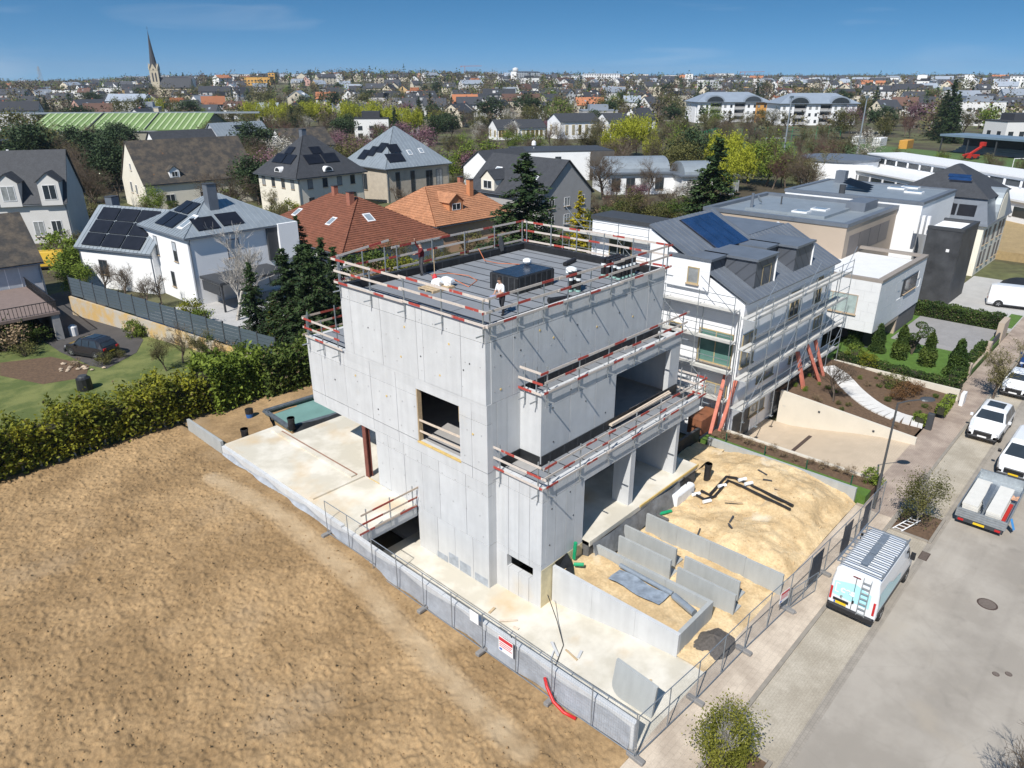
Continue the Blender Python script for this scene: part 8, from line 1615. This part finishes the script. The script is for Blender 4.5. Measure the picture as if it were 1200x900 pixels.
m_('bud',(110,175,10),(150,170,10),(860,185,11),(880,190,10),(900,180,11),(935,185,12),(950,195,10),(975,200,11),(1000,205,11),(1020,215,9),(1045,195,10),(1070,205,10),(1100,200,11),(1130,210,10),(1160,205,11),(1190,212,11),(800,170,12),(830,165,12),(870,160,12),(790,190,11),(770,180,10),(960,175,11),(700,165,11),(735,160,11))
m_('bare',(985,205,10),(1010,200,11),(1035,205,9),(890,200,10),(850,175,12),(910,170,11),(745,165,12),(1060,215,9),(1115,215,9),(1150,220,8))
m_('red',(920,220,11,1.2),(935,215,10,1.2),(905,222,9),(325,175,12,1.1),(345,178,11,1.1),(1060,160,11),(1090,155,12))
m_('willow',(298,150,13),(318,150,13),(335,152,12),(363,150,13),(381,150,13),(412,158,14),(435,158,14),(462,162,13),(485,165,13),(183,142,13),(730,185,12),(745,183,13),(715,190,9),(845,215,12),(862,225,10),(848,235,9),(875,215,9),(760,195,8))
m_('olive',(145,150,13),(165,148,13),(350,155,11),(620,155,11),(560,160,10),(690,158,9),(1035,165,10))
m_('green',(295,235,7,1.2),(310,238,6,1.2),(545,185,7),(600,178,7),(1100,200,8),(255,290,4),(180,255,5),(95,350,4))
m_('purple',(555,215,8,1.1),(575,212,8),(430,218,6),(592,205,6),(1070,150,12),(1085,148,12),(745,245,5))
m_('white',(330,228,6),(560,165,8),(600,165,8),(690,198,6),(985,155,10))
m_('spruce',(575,150,11),(1105,165,22),(1112,168,18),(1100,160,18),(505,140,14),(492,140,12),(530,140,12),(640,118,14),(690,118,14))
for i in range(26):
    px_ = 690+i*8.6+pr.uniform(-3,3); py_ = 252+pr.uniform(-8,10)-0.02*i; q = ground_at(px_,py_); key = pr.choice(['shrubb','shrubb','shrubo','shrub','bare']); plant(key, q.x,q.y,q.z, pr.uniform(1.4,2.3) if key != 'bare' else 0.4, 'brown hedge shrub behind the scaffolded house', 'brown hedge shrubs')
for i in range(70):
    px_ = pr.uniform(60,700); py_ = pr.uniform(195,300); q = ground_at(px_,py_); key = pr.choice(['shrub','shrubo','shruby','shrubg','shrubb','shrubp','bud']); plant(key, q.x,q.y,q.z, pr.uniform(1.0,2.2) if key != 'bud' else pr.uniform(0.35,0.6), 'garden shrub between the older houses', 'garden shrubs between the older houses')
OCC0 = [(25.5,125,13),(60,138,12),(72,115,10),(92,117,11),(53,78,12),(69,77,9),(88,78,10),(110,105,8),(35,76,9),(30,85,8),(10,86,13),(137,112,13),(129,86,11),(136,74,10),(80,184,10),(97,189,10),(109,178,9),(108,285,30),(238,188,11),(251,178,8),(222,198,8),(160,36,22),(172,60,10),(108,23,10),(92,28,14),(78,30,14),(262,40,20),(240,75,24),(258,102,20),(222,60,14),(212,204,7),(50,24,14)]
TP = []
def scatter(x0,x1,y0,y1,n,ws,h0,h1):
    k = 0; tr_ = 0; ks = 'bare bud red olive green pine spruce white purple shrubo'.split()
    while k < n and tr_ < n*8:
        tr_ += 1; px_, py_ = pr.uniform(x0,x1), pr.uniform(y0,y1); q = ground_at(px_,py_)
        if any((q.x-a)**2+(q.y-b)**2 < (c+1.5)**2 for a,b,c in OCC0) or any((q.x-a)**2+(q.y-b)**2 < 6 for a,b in TP): continue
        t_ = pr.random()*sum(ws); i = 0
        while t_ > ws[i]: t_ -= ws[i]; i += 1
        key = ks[i]; TP.append((q.x,q.y)); k += 1
        if key == 'shrubo': plant(key,q.x,q.y,q.z,pr.uniform(1.2,2.4),'garden shrub between the older houses','garden shrubs between the older houses')
        else: plant(key,q.x,q.y,q.z-0.1,pr.uniform(h0,h1)/10,GL[key][0],GL[key][1],pr.uniform(1.05,1.35))
scatter(0,150,165,225,24,(6,2,0.5,0.6,0,1.6,0.4,0.2,0,1),9,14)
scatter(255,345,168,245,20,(6,1.5,1,0.3,1.2,0.2,0.2,0.6,0.2,1.5),7,12)
scatter(380,720,152,215,46,(5,3,0.4,1.2,0.8,0.8,0.5,0.8,0.8,1.5),6,10)
scatter(680,1010,150,235,56,(5,4.5,0.7,1.2,0.5,0.3,0.3,0.3,0.2,1),8,12)
scatter(1000,1200,200,220,9,(4.5,4.5,0.7,0.3,0.1,0,0,0.3,0.3,0.5),5,7)
scatter(0,420,138,170,34,(4,3,0.5,2,0.3,1,0.4,0.2,0,0),9,13)
scatter(420,800,128,155,30,(4,3,0.5,1.4,0.3,1,0.8,0.3,0.1,0),9,13)
scatter(690,870,232,262,26,(4,1.5,0.3,0.4,0,0,0,0.5,0.3,5),3.5,6)
scatter(50,150,185,250,20,(7,1.5,0.4,0.4,0,1.5,0.3,0.1,0,1.5),9,13)
scatter(255,335,175,262,18,(7,1.5,1.2,0.2,0.8,0.2,0,0.5,0.1,2),7,11)
scatter(60,330,225,300,26,(2,1,0,0.3,0.5,0.2,0,0.2,0.2,6),3,6)
scatter(400,700,165,250,40,(3,2,0.3,0.5,0.6,0.3,0.2,0.4,0.5,4),4,8)
# ================================================================== the town
TW = [('white',M('town_white',(0.72,0.71,0.69),0.9,0.05,0.05,rand=0.10)),('cream',M('town_cream',(0.62,0.55,0.43),0.9,0.05,0.05,rand=0.12)),('grey',M('town_grey',(0.42,0.41,0.40),0.9,0.05,0.05,rand=0.15)),('ochre',M('town_ochre',(0.55,0.38,0.18),0.9,0.05,0.05,rand=0.12)),('pink',M('town_pink',(0.55,0.33,0.27),0.9,0.05,0.05,rand=0.12))]
TR = [('dark slate',M('town_slate',(0.045,0.047,0.053),0.7,0.1,0.05,rand=0.25)),('grey metal',M('town_metal',(0.26,0.29,0.33),0.5,0.1,0.05,rand=0.2)),('brown tiled',M('town_brown',(0.10,0.055,0.04),0.85,0.1,0.05,rand=0.25)),('orange tiled',M('town_orange',(0.36,0.14,0.065),0.85,0.1,0.05,rand=0.2))]
tcache = {}
SH = [(11,9,5.2,3.6),(13,10,5.6,4.2),(10,10,6.0,4.0),(16,11,6.2,4.0),(22,11,8.5,3.5),(14,9,4.4,3.4)]
win_me = MB().box(-0.55,-0.04,-0.75,0.55,0.0,0.75).mesh('window', m_glass); winb_me = MB().box(-0.9,-0.04,-0.8,0.9,0.0,0.8).mesh('window', m_glass); chim_me = MB().box(-0.4,-0.4,0,0.4,0.4,1.6).mesh('chimney', m_brick); sky_me = MB().box(-0.5,-0.7,0,0.5,0.7,0.06).mesh('skylight', m_zinc); drm_me = MB().box(-1.0,-1.3,0,1.0,1.3,1.5).mesh('dormer', TW[0][1])
def town_house(x, y, rot, sh, wi, ri, flat=False, detail=True, s_=1.0):
    L_, W_, hw, hr = SH[sh]; key = (sh, wi, ri, flat); l, w_ = L_/2, W_/2
    if key not in tcache:
        mb = MB()
        if flat: mb.box(-l,-w_,-3,l,w_,hw+2); r_ = MB().box(-l-0.15,-w_-0.15,hw+2.01,l+0.15,w_+0.15,hw+2.35).box(-l*0.55,-w_*0.6,hw+2.36,l*0.5,w_*0.6,hw+4.6)
        else:
            mb.prism([(-l,-w_,-3),(-l,w_,-3),(-l,w_,hw),(-l,0,hw+hr-0.1),(-l,-w_,hw)],(L_,0,0)); r_ = MB(); sl = hr/w_
            for q in (-1,1):
                a = [Vector(v) for v in ((-l-0.3,q*(w_+0.4),hw-0.4*sl),(l+0.3,q*(w_+0.4),hw-0.4*sl),(l+0.3,0,hw+hr),(-l-0.3,0,hw+hr))]; nr = (a[1]-a[0]).cross(a[3]-a[0]).normalized(); nr = nr if nr.z > 0 else -nr; r_.prism(a, nr*0.2)
        tcache[key] = (mb.mesh('wall', TW[wi][1]), r_.mesh('roof', TR[ri][1]))
    wm, rm = tcache[key]; lb = (f'{TW[wi][0]} flat roofed block in the town beyond' if flat else f'{TW[wi][0]} {"row" if sh == 4 else "gabled"} house with {TR[ri][0]} roof in the town beyond')
    pc = place_of(x, y); lb = lb.replace('in the town beyond', pc)
    t = thing('town_house', lb, 'house', (x,y,TZ(x,y)), rot, lb.replace('house with','houses with')); t.scale = (s_,s_,s_); link('wall', wm, t); link('roof', rm, t)
    if detail:
        n_ = max(2,int(L_/4)); me = win_me if not flat else winb_me
        for fl in range(2 if hw < 7 else 3):
            z_ = 1.6+fl*2.7
            if z_+0.9 > hw+(2 if flat else 0): break
            for k in range(n_): link('window', me, t, (-l+L_*(k+0.5)/n_,-w_-0.01,z_))
            for k in range(2): link('window', me, t, (-l-0.01,(k-0.5)*W_*0.45,z_), R(-90)); link('window', me, t, (l+0.01,(k-0.5)*W_*0.45,z_), R(90))
        if not flat:
            link('window', win_me, t, (-l-0.01,0,hw+hr*0.35), R(-90)); link('window', win_me, t, (l+0.01,0,hw+hr*0.35), R(90)); link('chimney', chim_me, t, (pr.uniform(-l*0.6,l*0.6),0.6,hw+hr-0.9))
            if pr.random() < 0.5: a = math.atan2(hr,w_); link('skylight', sky_me, t, (pr.uniform(-l*0.6,l*0.6),-w_*0.5,hw+hr*0.5+0.22), (a,0,0))
            if pr.random() < 0.35: link('dormer', drm_me, t, (pr.uniform(-l*0.5,l*0.5),-w_*0.55,hw+hr*0.25))
    return t
occ = [(372,192,32),(381,151,32),(122,292,30),(95,280,26),(150,305,26),(80,184,11),(97,189,11),(108,178,10),(238,188,14),(251,178,10),(222,198,10),(214,204,9),(137,112,14),(129,86,12),(136,74,11),(41,205,10),(335,175,24),(345,140,24),(352,165,16),(330,150,20),(240,75,50),(255,100,35),(262,40,28),(160,38,32),(92,118,12),(74,120,11),(59,135,13),(108,104,9)]
def free(x, y, r_): return all((x-a)**2+(y-b)**2 > (r_+c)**2 for a,b,c in occ)
def wchoice(ws): 
    t_ = pr.random()*sum(ws)
    for i, w_ in enumerate(ws):
        t_ -= w_
        if t_ <= 0: return i
    return 0
cnt = 0
def put(x, y, rot, sh, flat=False, wi=None, ri=None, detail=True, s_=1.0):
    global cnt
    r_ = SH[sh][0]*0.55*s_
    if not free(x,y,r_): return False
    px_, py_, a = PX((x,y,TZ(x,y)+3))
    if a < 10 or px_ < -40 or px_ > 1240 or py_ > 900: return False
    occ.append((x,y,r_)); town_house(x,y,rot,sh,wchoice((6,2.6,1.2,0.5,0.5)) if wi is None else wi, wchoice((7,1.9,1.1,0.35)) if ri is None else ri, flat, detail, s_); cnt += 1; return True
# houses picked out in the photograph (pixel of the base, rotation against the picture)
rA = YAW-R(90)
for px_, py_, rot, sh, fl, wi, ri in ((108,140,60,3,0,4,0),(120,146,20,1,0,1,2),(215,118,0,5,0,0,0),(255,122,10,4,0,2,0),(283,118,50,1,0,0,0),(278,108,35,3,0,4,0),(240,132,60,1,0,0,1),(225,137,55,0,0,0,0),(560,142,6,4,0,0,0),(648,130,30,3,0,1,0),(690,136,5,3,0,1,3),(610,136,8,4,0,1,2),(700,152,4,3,1,2,1),(720,118,0,3,0,0,1),(640,120,30,3,0,0,0),(660,122,-50,3,0,0,0),(460,124,40,1,0,0,0),(430,126,-30,1,0,0,0),(500,124,30,1,0,0,0),(520,125,-20,3,0,0,0),(540,122,20,1,0,1,0),(440,112,10,3,0,1,0),(585,126,0,4,0,2,0),(545,131,10,3,0,4,3),(475,136,0,1,0,0,0),(510,136,8,1,0,0,0),(1035,140,20,1,0,1,0),(1065,142,10,4,0,1,0),(1150,132,25,3,0,0,0),(1180,138,-10,3,0,1,0),(1120,130,0,4,1,0,1),(1020,118,0,3,0,0,0),(1085,112,10,3,0,0,1),(1060,118,0,4,0,1,0),(985,122,0,3,0,0,0),(930,108,10,3,0,0,0),(290,108,0,4,1,3,0),(20,125,0,4,0,2,0),(5,135,10,1,0,0,0),(35,132,0,1,0,0,0)):
    q = ground_at(px_,py_); put(q.x,q.y,rA+R(rot),sh,bool(fl),wi,ri)
# rows along invented streets, nearest first
rows = [(r0, None) for r0 in (300,330,365,400,430,465,500,540,580,625,670,720,775,830,890,950,1020,1090)]
for r0, _ in rows:
    az = -0.66+pr.uniform(0,0.02)
    while az < 0.70 and cnt < 288:
        rr_ = r0+pr.uniform(-16,16); x = rr_*math.cos(YAW+az); y = rr_*math.sin(YAW+az); dens = 0.50+0.5*float(fbm(np.array(x),np.array(y),0.006,2,55))
        if r0 < 420: dens *= 0.45
        if az > 0.52 and r0 > 700: dens *= 0.35
        if pr.random() < dens: put(x,y,rA+az*0.6+R(pr.choice((0,8,-14,40,88,70,25))),wchoice((3,3,2,2,1.2,2)),pr.random() < 0.12, detail=True)
        az += (22 if r0 < 600 else 30)/r0*pr.uniform(0.7,1.5)
# trees scattered through the town (individual), nearest first
ntree = 0
for r0 in (290,320,350,385,420,455,490,530,570,615,660,710,765,820,880,940,1010,1080):
    az = -0.66
    while az < 0.70 and ntree < 300:
        rr_ = r0+pr.uniform(-18,18); x = rr_*math.cos(YAW+az); y = rr_*math.sin(YAW+az)
        if free(x,y,3) and pr.random() < 0.72:
            key = 'bare bud bare olive spruce pine bud green red willow poplar white'.split()[wchoice((5,4.5,2,2.2,1.6,1.6,2,0.8,0.7,0.5,0.4,0.35))]
            plant(key,x,y,TZ(x,y)-0.1,pr.uniform(0.75,1.35),GL[key][0],GL[key][1],pr.uniform(1.0,1.3)); ntree += 1; occ.append((x,y,2))
        az += 15/r0*pr.uniform(0.6,1.6)
# ---- farther town and woods that read as one mass
def far_houses():
    mbw = [MB() for _ in range(3)]; mbr = [MB() for _ in range(3)]
    V = []
    for r0 in list(np.arange(1010,1500,34))+list(np.arange(1500,2700,75)):
        az = -0.70
        while az < 0.72:
            rr_ = r0+pr.uniform(-20,20); x = rr_*math.cos(YAW+az); y = rr_*math.sin(YAW+az); dn = 0.55+0.7*float(fbm(np.array(x),np.array(y),0.0035,2,71))
            if az > 0.5: dn *= 0.25
            if az < -0.30 and r0 > 1550: dn *= 0.15
            if pr.random() < dn and free(x,y,6):
                L_, W_, hw, hr = SH[wchoice((3,3,2,2,2,2))]; a = rA+az+R(pr.choice((0,10,-20,45,90))); c, s_ = math.cos(a), math.sin(a); z = TZ(x,y); l, w_ = L_/2, W_/2; k = wchoice((6,2.4,0.8)); j = wchoice((6,2.2,0.5)); big = pr.random() < 0.10
                if big: k = 0; L_ *= 2.2; l = L_/2; hw *= 1.7; hr = 0.3
                T_ = lambda q: (x+q[0]*c-q[1]*s_, y+q[0]*s_+q[1]*c, z+q[2])
                mbw[k].add([T_(q) for q in ((-l,-w_,-4),(l,-w_,-4),(l,w_,-4),(-l,w_,-4),(-l,-w_,hw),(l,-w_,hw),(l,w_,hw),(-l,w_,hw),(-l,0,hw+hr),(l,0,hw+hr))],[(0,1,5,4),(1,2,6,9,5),(2,3,7,6),(3,0,4,8,7)])
                mbr[j].add([T_(q) for q in ((-l-.3,-w_-.4,hw-.2),(l+.3,-w_-.4,hw-.2),(l+.3,0,hw+hr+.15),(-l-.3,0,hw+hr+.15),(l+.3,w_+.4,hw-.2),(-l-.3,w_+.4,hw-.2))],[(0,1,2,3),(4,5,3,2)])
                for fl in range(int(hw/2.8)):
                    for u in np.arange(-l+1.6,l-1,3.4): mbw[0].cur = 0; V.append([T_(q) for q in ((u-.5,-w_-.05,1+fl*2.8),(u+.6,-w_-.05,1+fl*2.8),(u+.6,-w_-.05,2.4+fl*2.8),(u-.5,-w_-.05,2.4+fl*2.8))])
            az += 25/r0*pr.uniform(0.7,1.6)
    mb = MB(); mats = [TW[0][1],TW[1][1],TW[4][1],TR[0][1],TR[1][1],TR[3][1],m_glass]
    for i, b in enumerate(mbw+mbr): mb.cur = i; mb.add(b.v,b.f)
    mb.cur = 6
    for q in V: mb.add(q,[(0,1,2,3)])
    o = struct(mb.build('distant_town', mats),'stuff'); o['label'] = 'mass of small pale houses covering the distant hillside'; o['category'] = 'town'
far_houses()
def far_trees():
    X_ = []; 
    for (r0,r1,n,dmul) in ((320,650,900,1),(650,1100,1700,1),(1100,1800,2900,1),(1800,3300,4200,1)):
        u = RNG.random(n); r_ = np.sqrt(r0*r0+(r1*r1-r0*r0)*u); az = -0.72+1.46*RNG.random(n); x = r_*np.cos(YAW+az); y = r_*np.sin(YAW+az); d_ = fbm(x,y,0.005,3,91); k = (d_+0.30*RNG.random(n) > 0.06) if r0 < 1800 else (d_+0.4*RNG.random(n) > 0.02); X_.append(np.stack([x[k],y[k],r_[k]],1))
    # wooded ridge on the right skyline
    n = 3000; r_ = 2700+900*RNG.random(n); az = -0.72+0.50*RNG.random(n); X_.append(np.stack([r_*np.cos(YAW+az),r_*np.sin(YAW+az),r_],1))
    for a0,a1,r0,r1,n in ((0.02,0.27,1000,1250,300),(0.27,0.42,1050,1300,120),(-0.12,0.02,1400,1650,140),(0.42,0.6,1000,1400,120)): r_ = r0+(r1-r0)*RNG.random(n); az = a0+(a1-a0)*RNG.random(n); X_.append(np.stack([r_*np.cos(YAW+az),r_*np.sin(YAW+az),r_],1))
    P = np.concatenate(X_); ok = np.array([free(a,b,2.0) for a,b in P[:,:2]]) if True else None; P = P[ok]
    mats = [m_twig,m_twigg,m_oliv,m_con,m_lgreen]; groups = RNG.choice(5,len(P),p=[0.40,0.28,0.16,0.09,0.07])
    Vs = []; Fs = []; Ms = []; o = 0
    for g_ in range(5):
        Q = P[groups == g_]; n = len(Q); near_ = Q[:,2] < 900; m = np.where(near_, 80, 40); tot = int(m.sum()); idx = np.repeat(np.arange(n),m); h_ = (7+8*RNG.random(n)+(4*RNG.random(n) if g_ == 3 else 0)+4*(RNG.random(n) < 0.12))[idx]; w_ = (0.30+0.14*RNG.random(n))[idx]*h_
        z = terrain(Q[:,0],Q[:,1])[idx]; a = RNG.normal(size=(tot,3)); a /= np.linalg.norm(a,axis=1,keepdims=True); a *= (0.45+0.55*RNG.random((tot,1))); cone = (1-0.85*np.clip(a[:,2]*0.5+0.5,0,1)) if g_ == 3 else 1.0
        C = np.stack([Q[idx,0]+a[:,0]*w_*cone*(0.75 if g_ == 3 else 1), Q[idx,1]+a[:,1]*w_*cone*(0.75 if g_ == 3 else 1), z+h_*0.55+a[:,2]*h_*0.47],1); V, F = rhombi(C, 0.75, up=0.3, aspect=0.7); s_ = np.repeat(np.where(Q[idx,2] < 900,0.75,1.25),4)[:,None]; ctr = np.repeat(C,4,0); V = ctr+(V-ctr)*s_
        Vs.append(V); Fs.append(F+o); o += len(V); Ms.append(np.full(len(F),g_,np.int32))
    me = np_mesh('distant_trees', np.concatenate(Vs), np.concatenate(Fs), mats, False); me.polygons.foreach_set('material_index', np.concatenate(Ms)); me.update()
    ob = struct(link('distant_trees', me),'stuff'); ob['label'] = 'mass of far bare and evergreen trees between the distant houses'; ob['category'] = 'trees'
far_trees()
# ================================================================== landmarks
m_sto = M('tower_stone',(0.52,0.45,0.33),0.9,0.1,0.3)
def landmark_pos(px_, dist): d = ray(px_,HOR); k = dist/math.hypot(d.x,d.y); return d.x*k, d.y*k
x, y = landmark_pos(183, 760); z = TZ(x,y); ch = thing('church', 'church with tall dark slate spire over a pale stone belfry', 'church', (x,y,z), rA+R(10))
MB().box(-3.6,-3.6,-3,3.6,3.6,22).build('tower', m_sto, ch, world=False)
for i in range(4):
    a = i*math.pi/2; c, s_ = math.cos(a), math.sin(a); rot = lambda q: (q[0]*c-q[1]*s_, q[0]*s_+q[1]*c, q[2])
    MB().prism([rot(q) for q in ((-3.0,-3.7,21.5),(3.0,-3.7,21.5),(0,-3.7,27))],[rot((0,0.6,0))[0],rot((0,0.6,0))[1],0]).build('gablet', m_sto, ch, world=False)
    for u in (-1.3,1.3): MB().prism([rot((u-0.6,-3.63,12.5)),rot((u+0.6,-3.63,12.5)),rot((u+0.6,-3.63,19)),rot((u,-3.63,20.2)),rot((u-0.6,-3.63,19))],[rot((0,-0.05,0))[0],rot((0,-0.05,0))[1],0]).build('belfry_opening', m_dgrey, ch, world=False)
    MB().lathe(rot((3.3,3.3,22)),[(0.7,0),(0.7,2.0),(0.05,6.0)],6).build('pinnacle', m_sto, ch, world=False)
sp = MB().lathe((0,0,22),[(4.0,0),(2.9,5.0),(1.5,16),(0.06,31.5)],8); sp.build('spire', m_slate, ch, world=False); MB().bar((0,0,53),(0,0,56.5),0.15,0.15).bar((-0.9,0,55.2),(0.9,0,55.2),0.15,0.15).build('cross', m_dgrey, ch, world=False)
MB().prism([(3.6,-6,-3),(3.6,6,-3),(3.6,6,8),(3.6,0,15),(3.6,-6,8)],(26,0,0)).build('nave', m_sto, ch, world=False); MB().prism([(3.4,-6.6,7.4),(3.4,0,15.3),(3.4,6.6,7.4),(3.4,6.6,7.8),(3.4,0,15.8),(3.4,-6.6,7.8)],(26.4,0,0)).build('nave_roof', m_slate, ch, world=False)
def block(name, label, px_, dist, w_, d_, h_, mat, cat='building', rows_=0, z_up=0):
    x, y = landmark_pos(px_, dist); t = thing(name, label, cat, (x,y,TZ(x,y)+z_up), rA); MB().box(-w_/2,-d_/2,-4,w_/2,d_/2,h_).build('wall', mat, t, world=False); MB().box(-w_/2-0.2,-d_/2-0.2,h_+0.01,w_/2+0.2,d_/2+0.2,h_+0.5).build('roof', m_slate, t, world=False)
    wm = MB().box(-1.0,-0.1,-0.8,1.0,0,0.8).mesh('window', m_glass)
    for f in range(int(h_/3.1)):
        for u in np.arange(-w_/2+2,w_/2-1.5,4.0): link('window', wm, t, (float(u),-d_/2-0.01,1.8+f*3.1))
    return t
block('office_block','tall white block with dark window bands on the skyline',737,1750,26,16,17,TW[0][1]); block('office_block','second white block attached on the skyline with dark windows',753,1760,22,16,17,TW[0][1])
block('office_block','long white flat block on the skyline left of the tall ones',715,1780,34,16,9,TW[0][1]); block('office_block','long pale hall on the skyline behind the trees',648,1850,60,20,7,TW[0][1]); block('office_block','white villa block with dark roof at the skyline right of the tall blocks',790,1500,40,18,12,TW[0][1])
block('orange_block','orange apartment block with white balconies on the far hill',303,1000,32,12,9,M('town_orange_wall',(0.60,0.33,0.08),0.9,0.1,0.2)); block('orange_block','small orange tower block at the far hill top',320,1010,8,10,13,MATS['town_orange_wall'])
block('office_block','white school block with an orange end on the far right hill',1180,1300,60,16,9,TW[0][1]); block('orange_block','orange end of the white school block on the far right hill',1152,1300,14,16,8,MATS['town_orange_wall']); block('office_block','white terrace of houses below the left horizon',90,900,70,10,6,TW[0][1]); block('office_block','white terrace of houses beside the church',150,860,60,10,6,TW[0][1])
x, y = landmark_pos(604,1900); wt = thing('water_tower','white mushroom water tower on the skyline','water tower',(x,y,TZ(x,y))); MB().lathe((0,0,0),[(3,-2),(2.6,16),(7,22),(7,27),(1,29)],16).build('tower', TW[0][1], wt, world=False)
def crane(label, px_, dist, h_, jib):
    x, y = landmark_pos(px_,dist); t = thing('tower_crane', label, 'crane', (x,y,TZ(x,y)), rA+R(12)); m_cr = M('crane_red',(0.42,0.16,0.12),0.6,0.1,1); MB().bar((0,0,0),(0,0,h_),1.2,1.2).build('mast', m_cr, t, world=False); MB().bar((-jib*0.25,0,h_),(jib,0,h_+1.0),1.0,1.2).build('jib', m_cr, t, world=False); MB().box(-jib*0.25,-1,h_-2.5,-jib*0.25+3,1,h_-0.5).build('counterweight', m_cr, t, world=False)
crane('thin red tower crane on the central skyline',545,2100,34,46); crane('thin tower crane low on the right skyline',872,2300,20,60)
x, y = landmark_pos(48,1600); py_ = thing('power_pylon','lattice power pylon on the left horizon','pylon',(x,y,TZ(x,y)),rA)
for a, b in (((-3.5,-3.5,0),(-0.6,-0.6,36)),((3.5,-3.5,0),(0.6,-0.6,36)),((3.5,3.5,0),(0.6,0.6,36)),((-3.5,3.5,0),(-0.6,0.6,36)),((-6,0,30),(6,0,30)),((-5,0,25),(5,0,25)),((-3,-3,4),(3,-3,9)),((3,-3,4),(-3,-3,9)),((-2.4,-2.4,10),(2.4,-2.4,16)),((2.4,-2.4,10),(-2.4,-2.4,16)),((-1.8,-1.8,17),(1.8,-1.8,24))): MB().bar(a,b,0.45,0.45).build('strut', m_galv, py_, world=False)
# fields on the left horizon
q = [landmark_pos(a,b) for a,b in ((-60,1250),(70,1250),(80,1700),(-80,1700))]
struct(MB().slab([(a,b,TZ(a,b)+1.5) for a,b in q],0.5).build('stubble_field', M('stubble',(0.42,0.28,0.12),0.95,0.1,0.02)))
q = [landmark_pos(a,b) for a,b in ((80,1200),(150,1180),(165,1500),(75,1520))]
struct(MB().slab([(a,b,TZ(a,b)+1.2) for a,b in q],0.5).build('green_field', M('spring_field',(0.12,0.19,0.05),0.95,0.1,0.02)))
# cemetery stones on the right slope
for i in range(60):
    px_ = pr.uniform(1070,1195); p = ground_at(px_, pr.uniform(138,152)); tag(MB().cbox(p.x-0.5,p.y-0.2,p.z,p.x+0.5,p.y+0.2,p.z+1.3,0.05).build('grave_stone', M('grave_stone',(0.42,0.41,0.40),0.8,0.2,0.3,rand=0.3)), 'grey grave stone in the cemetery on the slope behind the stand', 'grave stone', 'cemetery stones')
# ================================================================== light spring haze
hz_m = bpy.data.materials.new('haze'); hz_m.use_nodes = True; t_ = hz_m.node_tree; t_.nodes.remove(t_.nodes['Principled BSDF']); pv = t_.nodes.new('ShaderNodeVolumePrincipled'); pv.inputs['Color'].default_value = (0.80,0.88,1.0,1); pv.inputs['Density'].default_value = 0.00011; pv.inputs['Anisotropy'].default_value = 0.2
t_.links.new(pv.outputs['Volume'], t_.nodes['Material Output'].inputs['Volume'])
hz_o = struct(MB().box(-4200,-4200,-60,4200,4200,95).build('haze', hz_m),'stuff'); hz_o['label'] = 'thin pale spring haze over the whole town'; hz_o['category'] = 'haze'
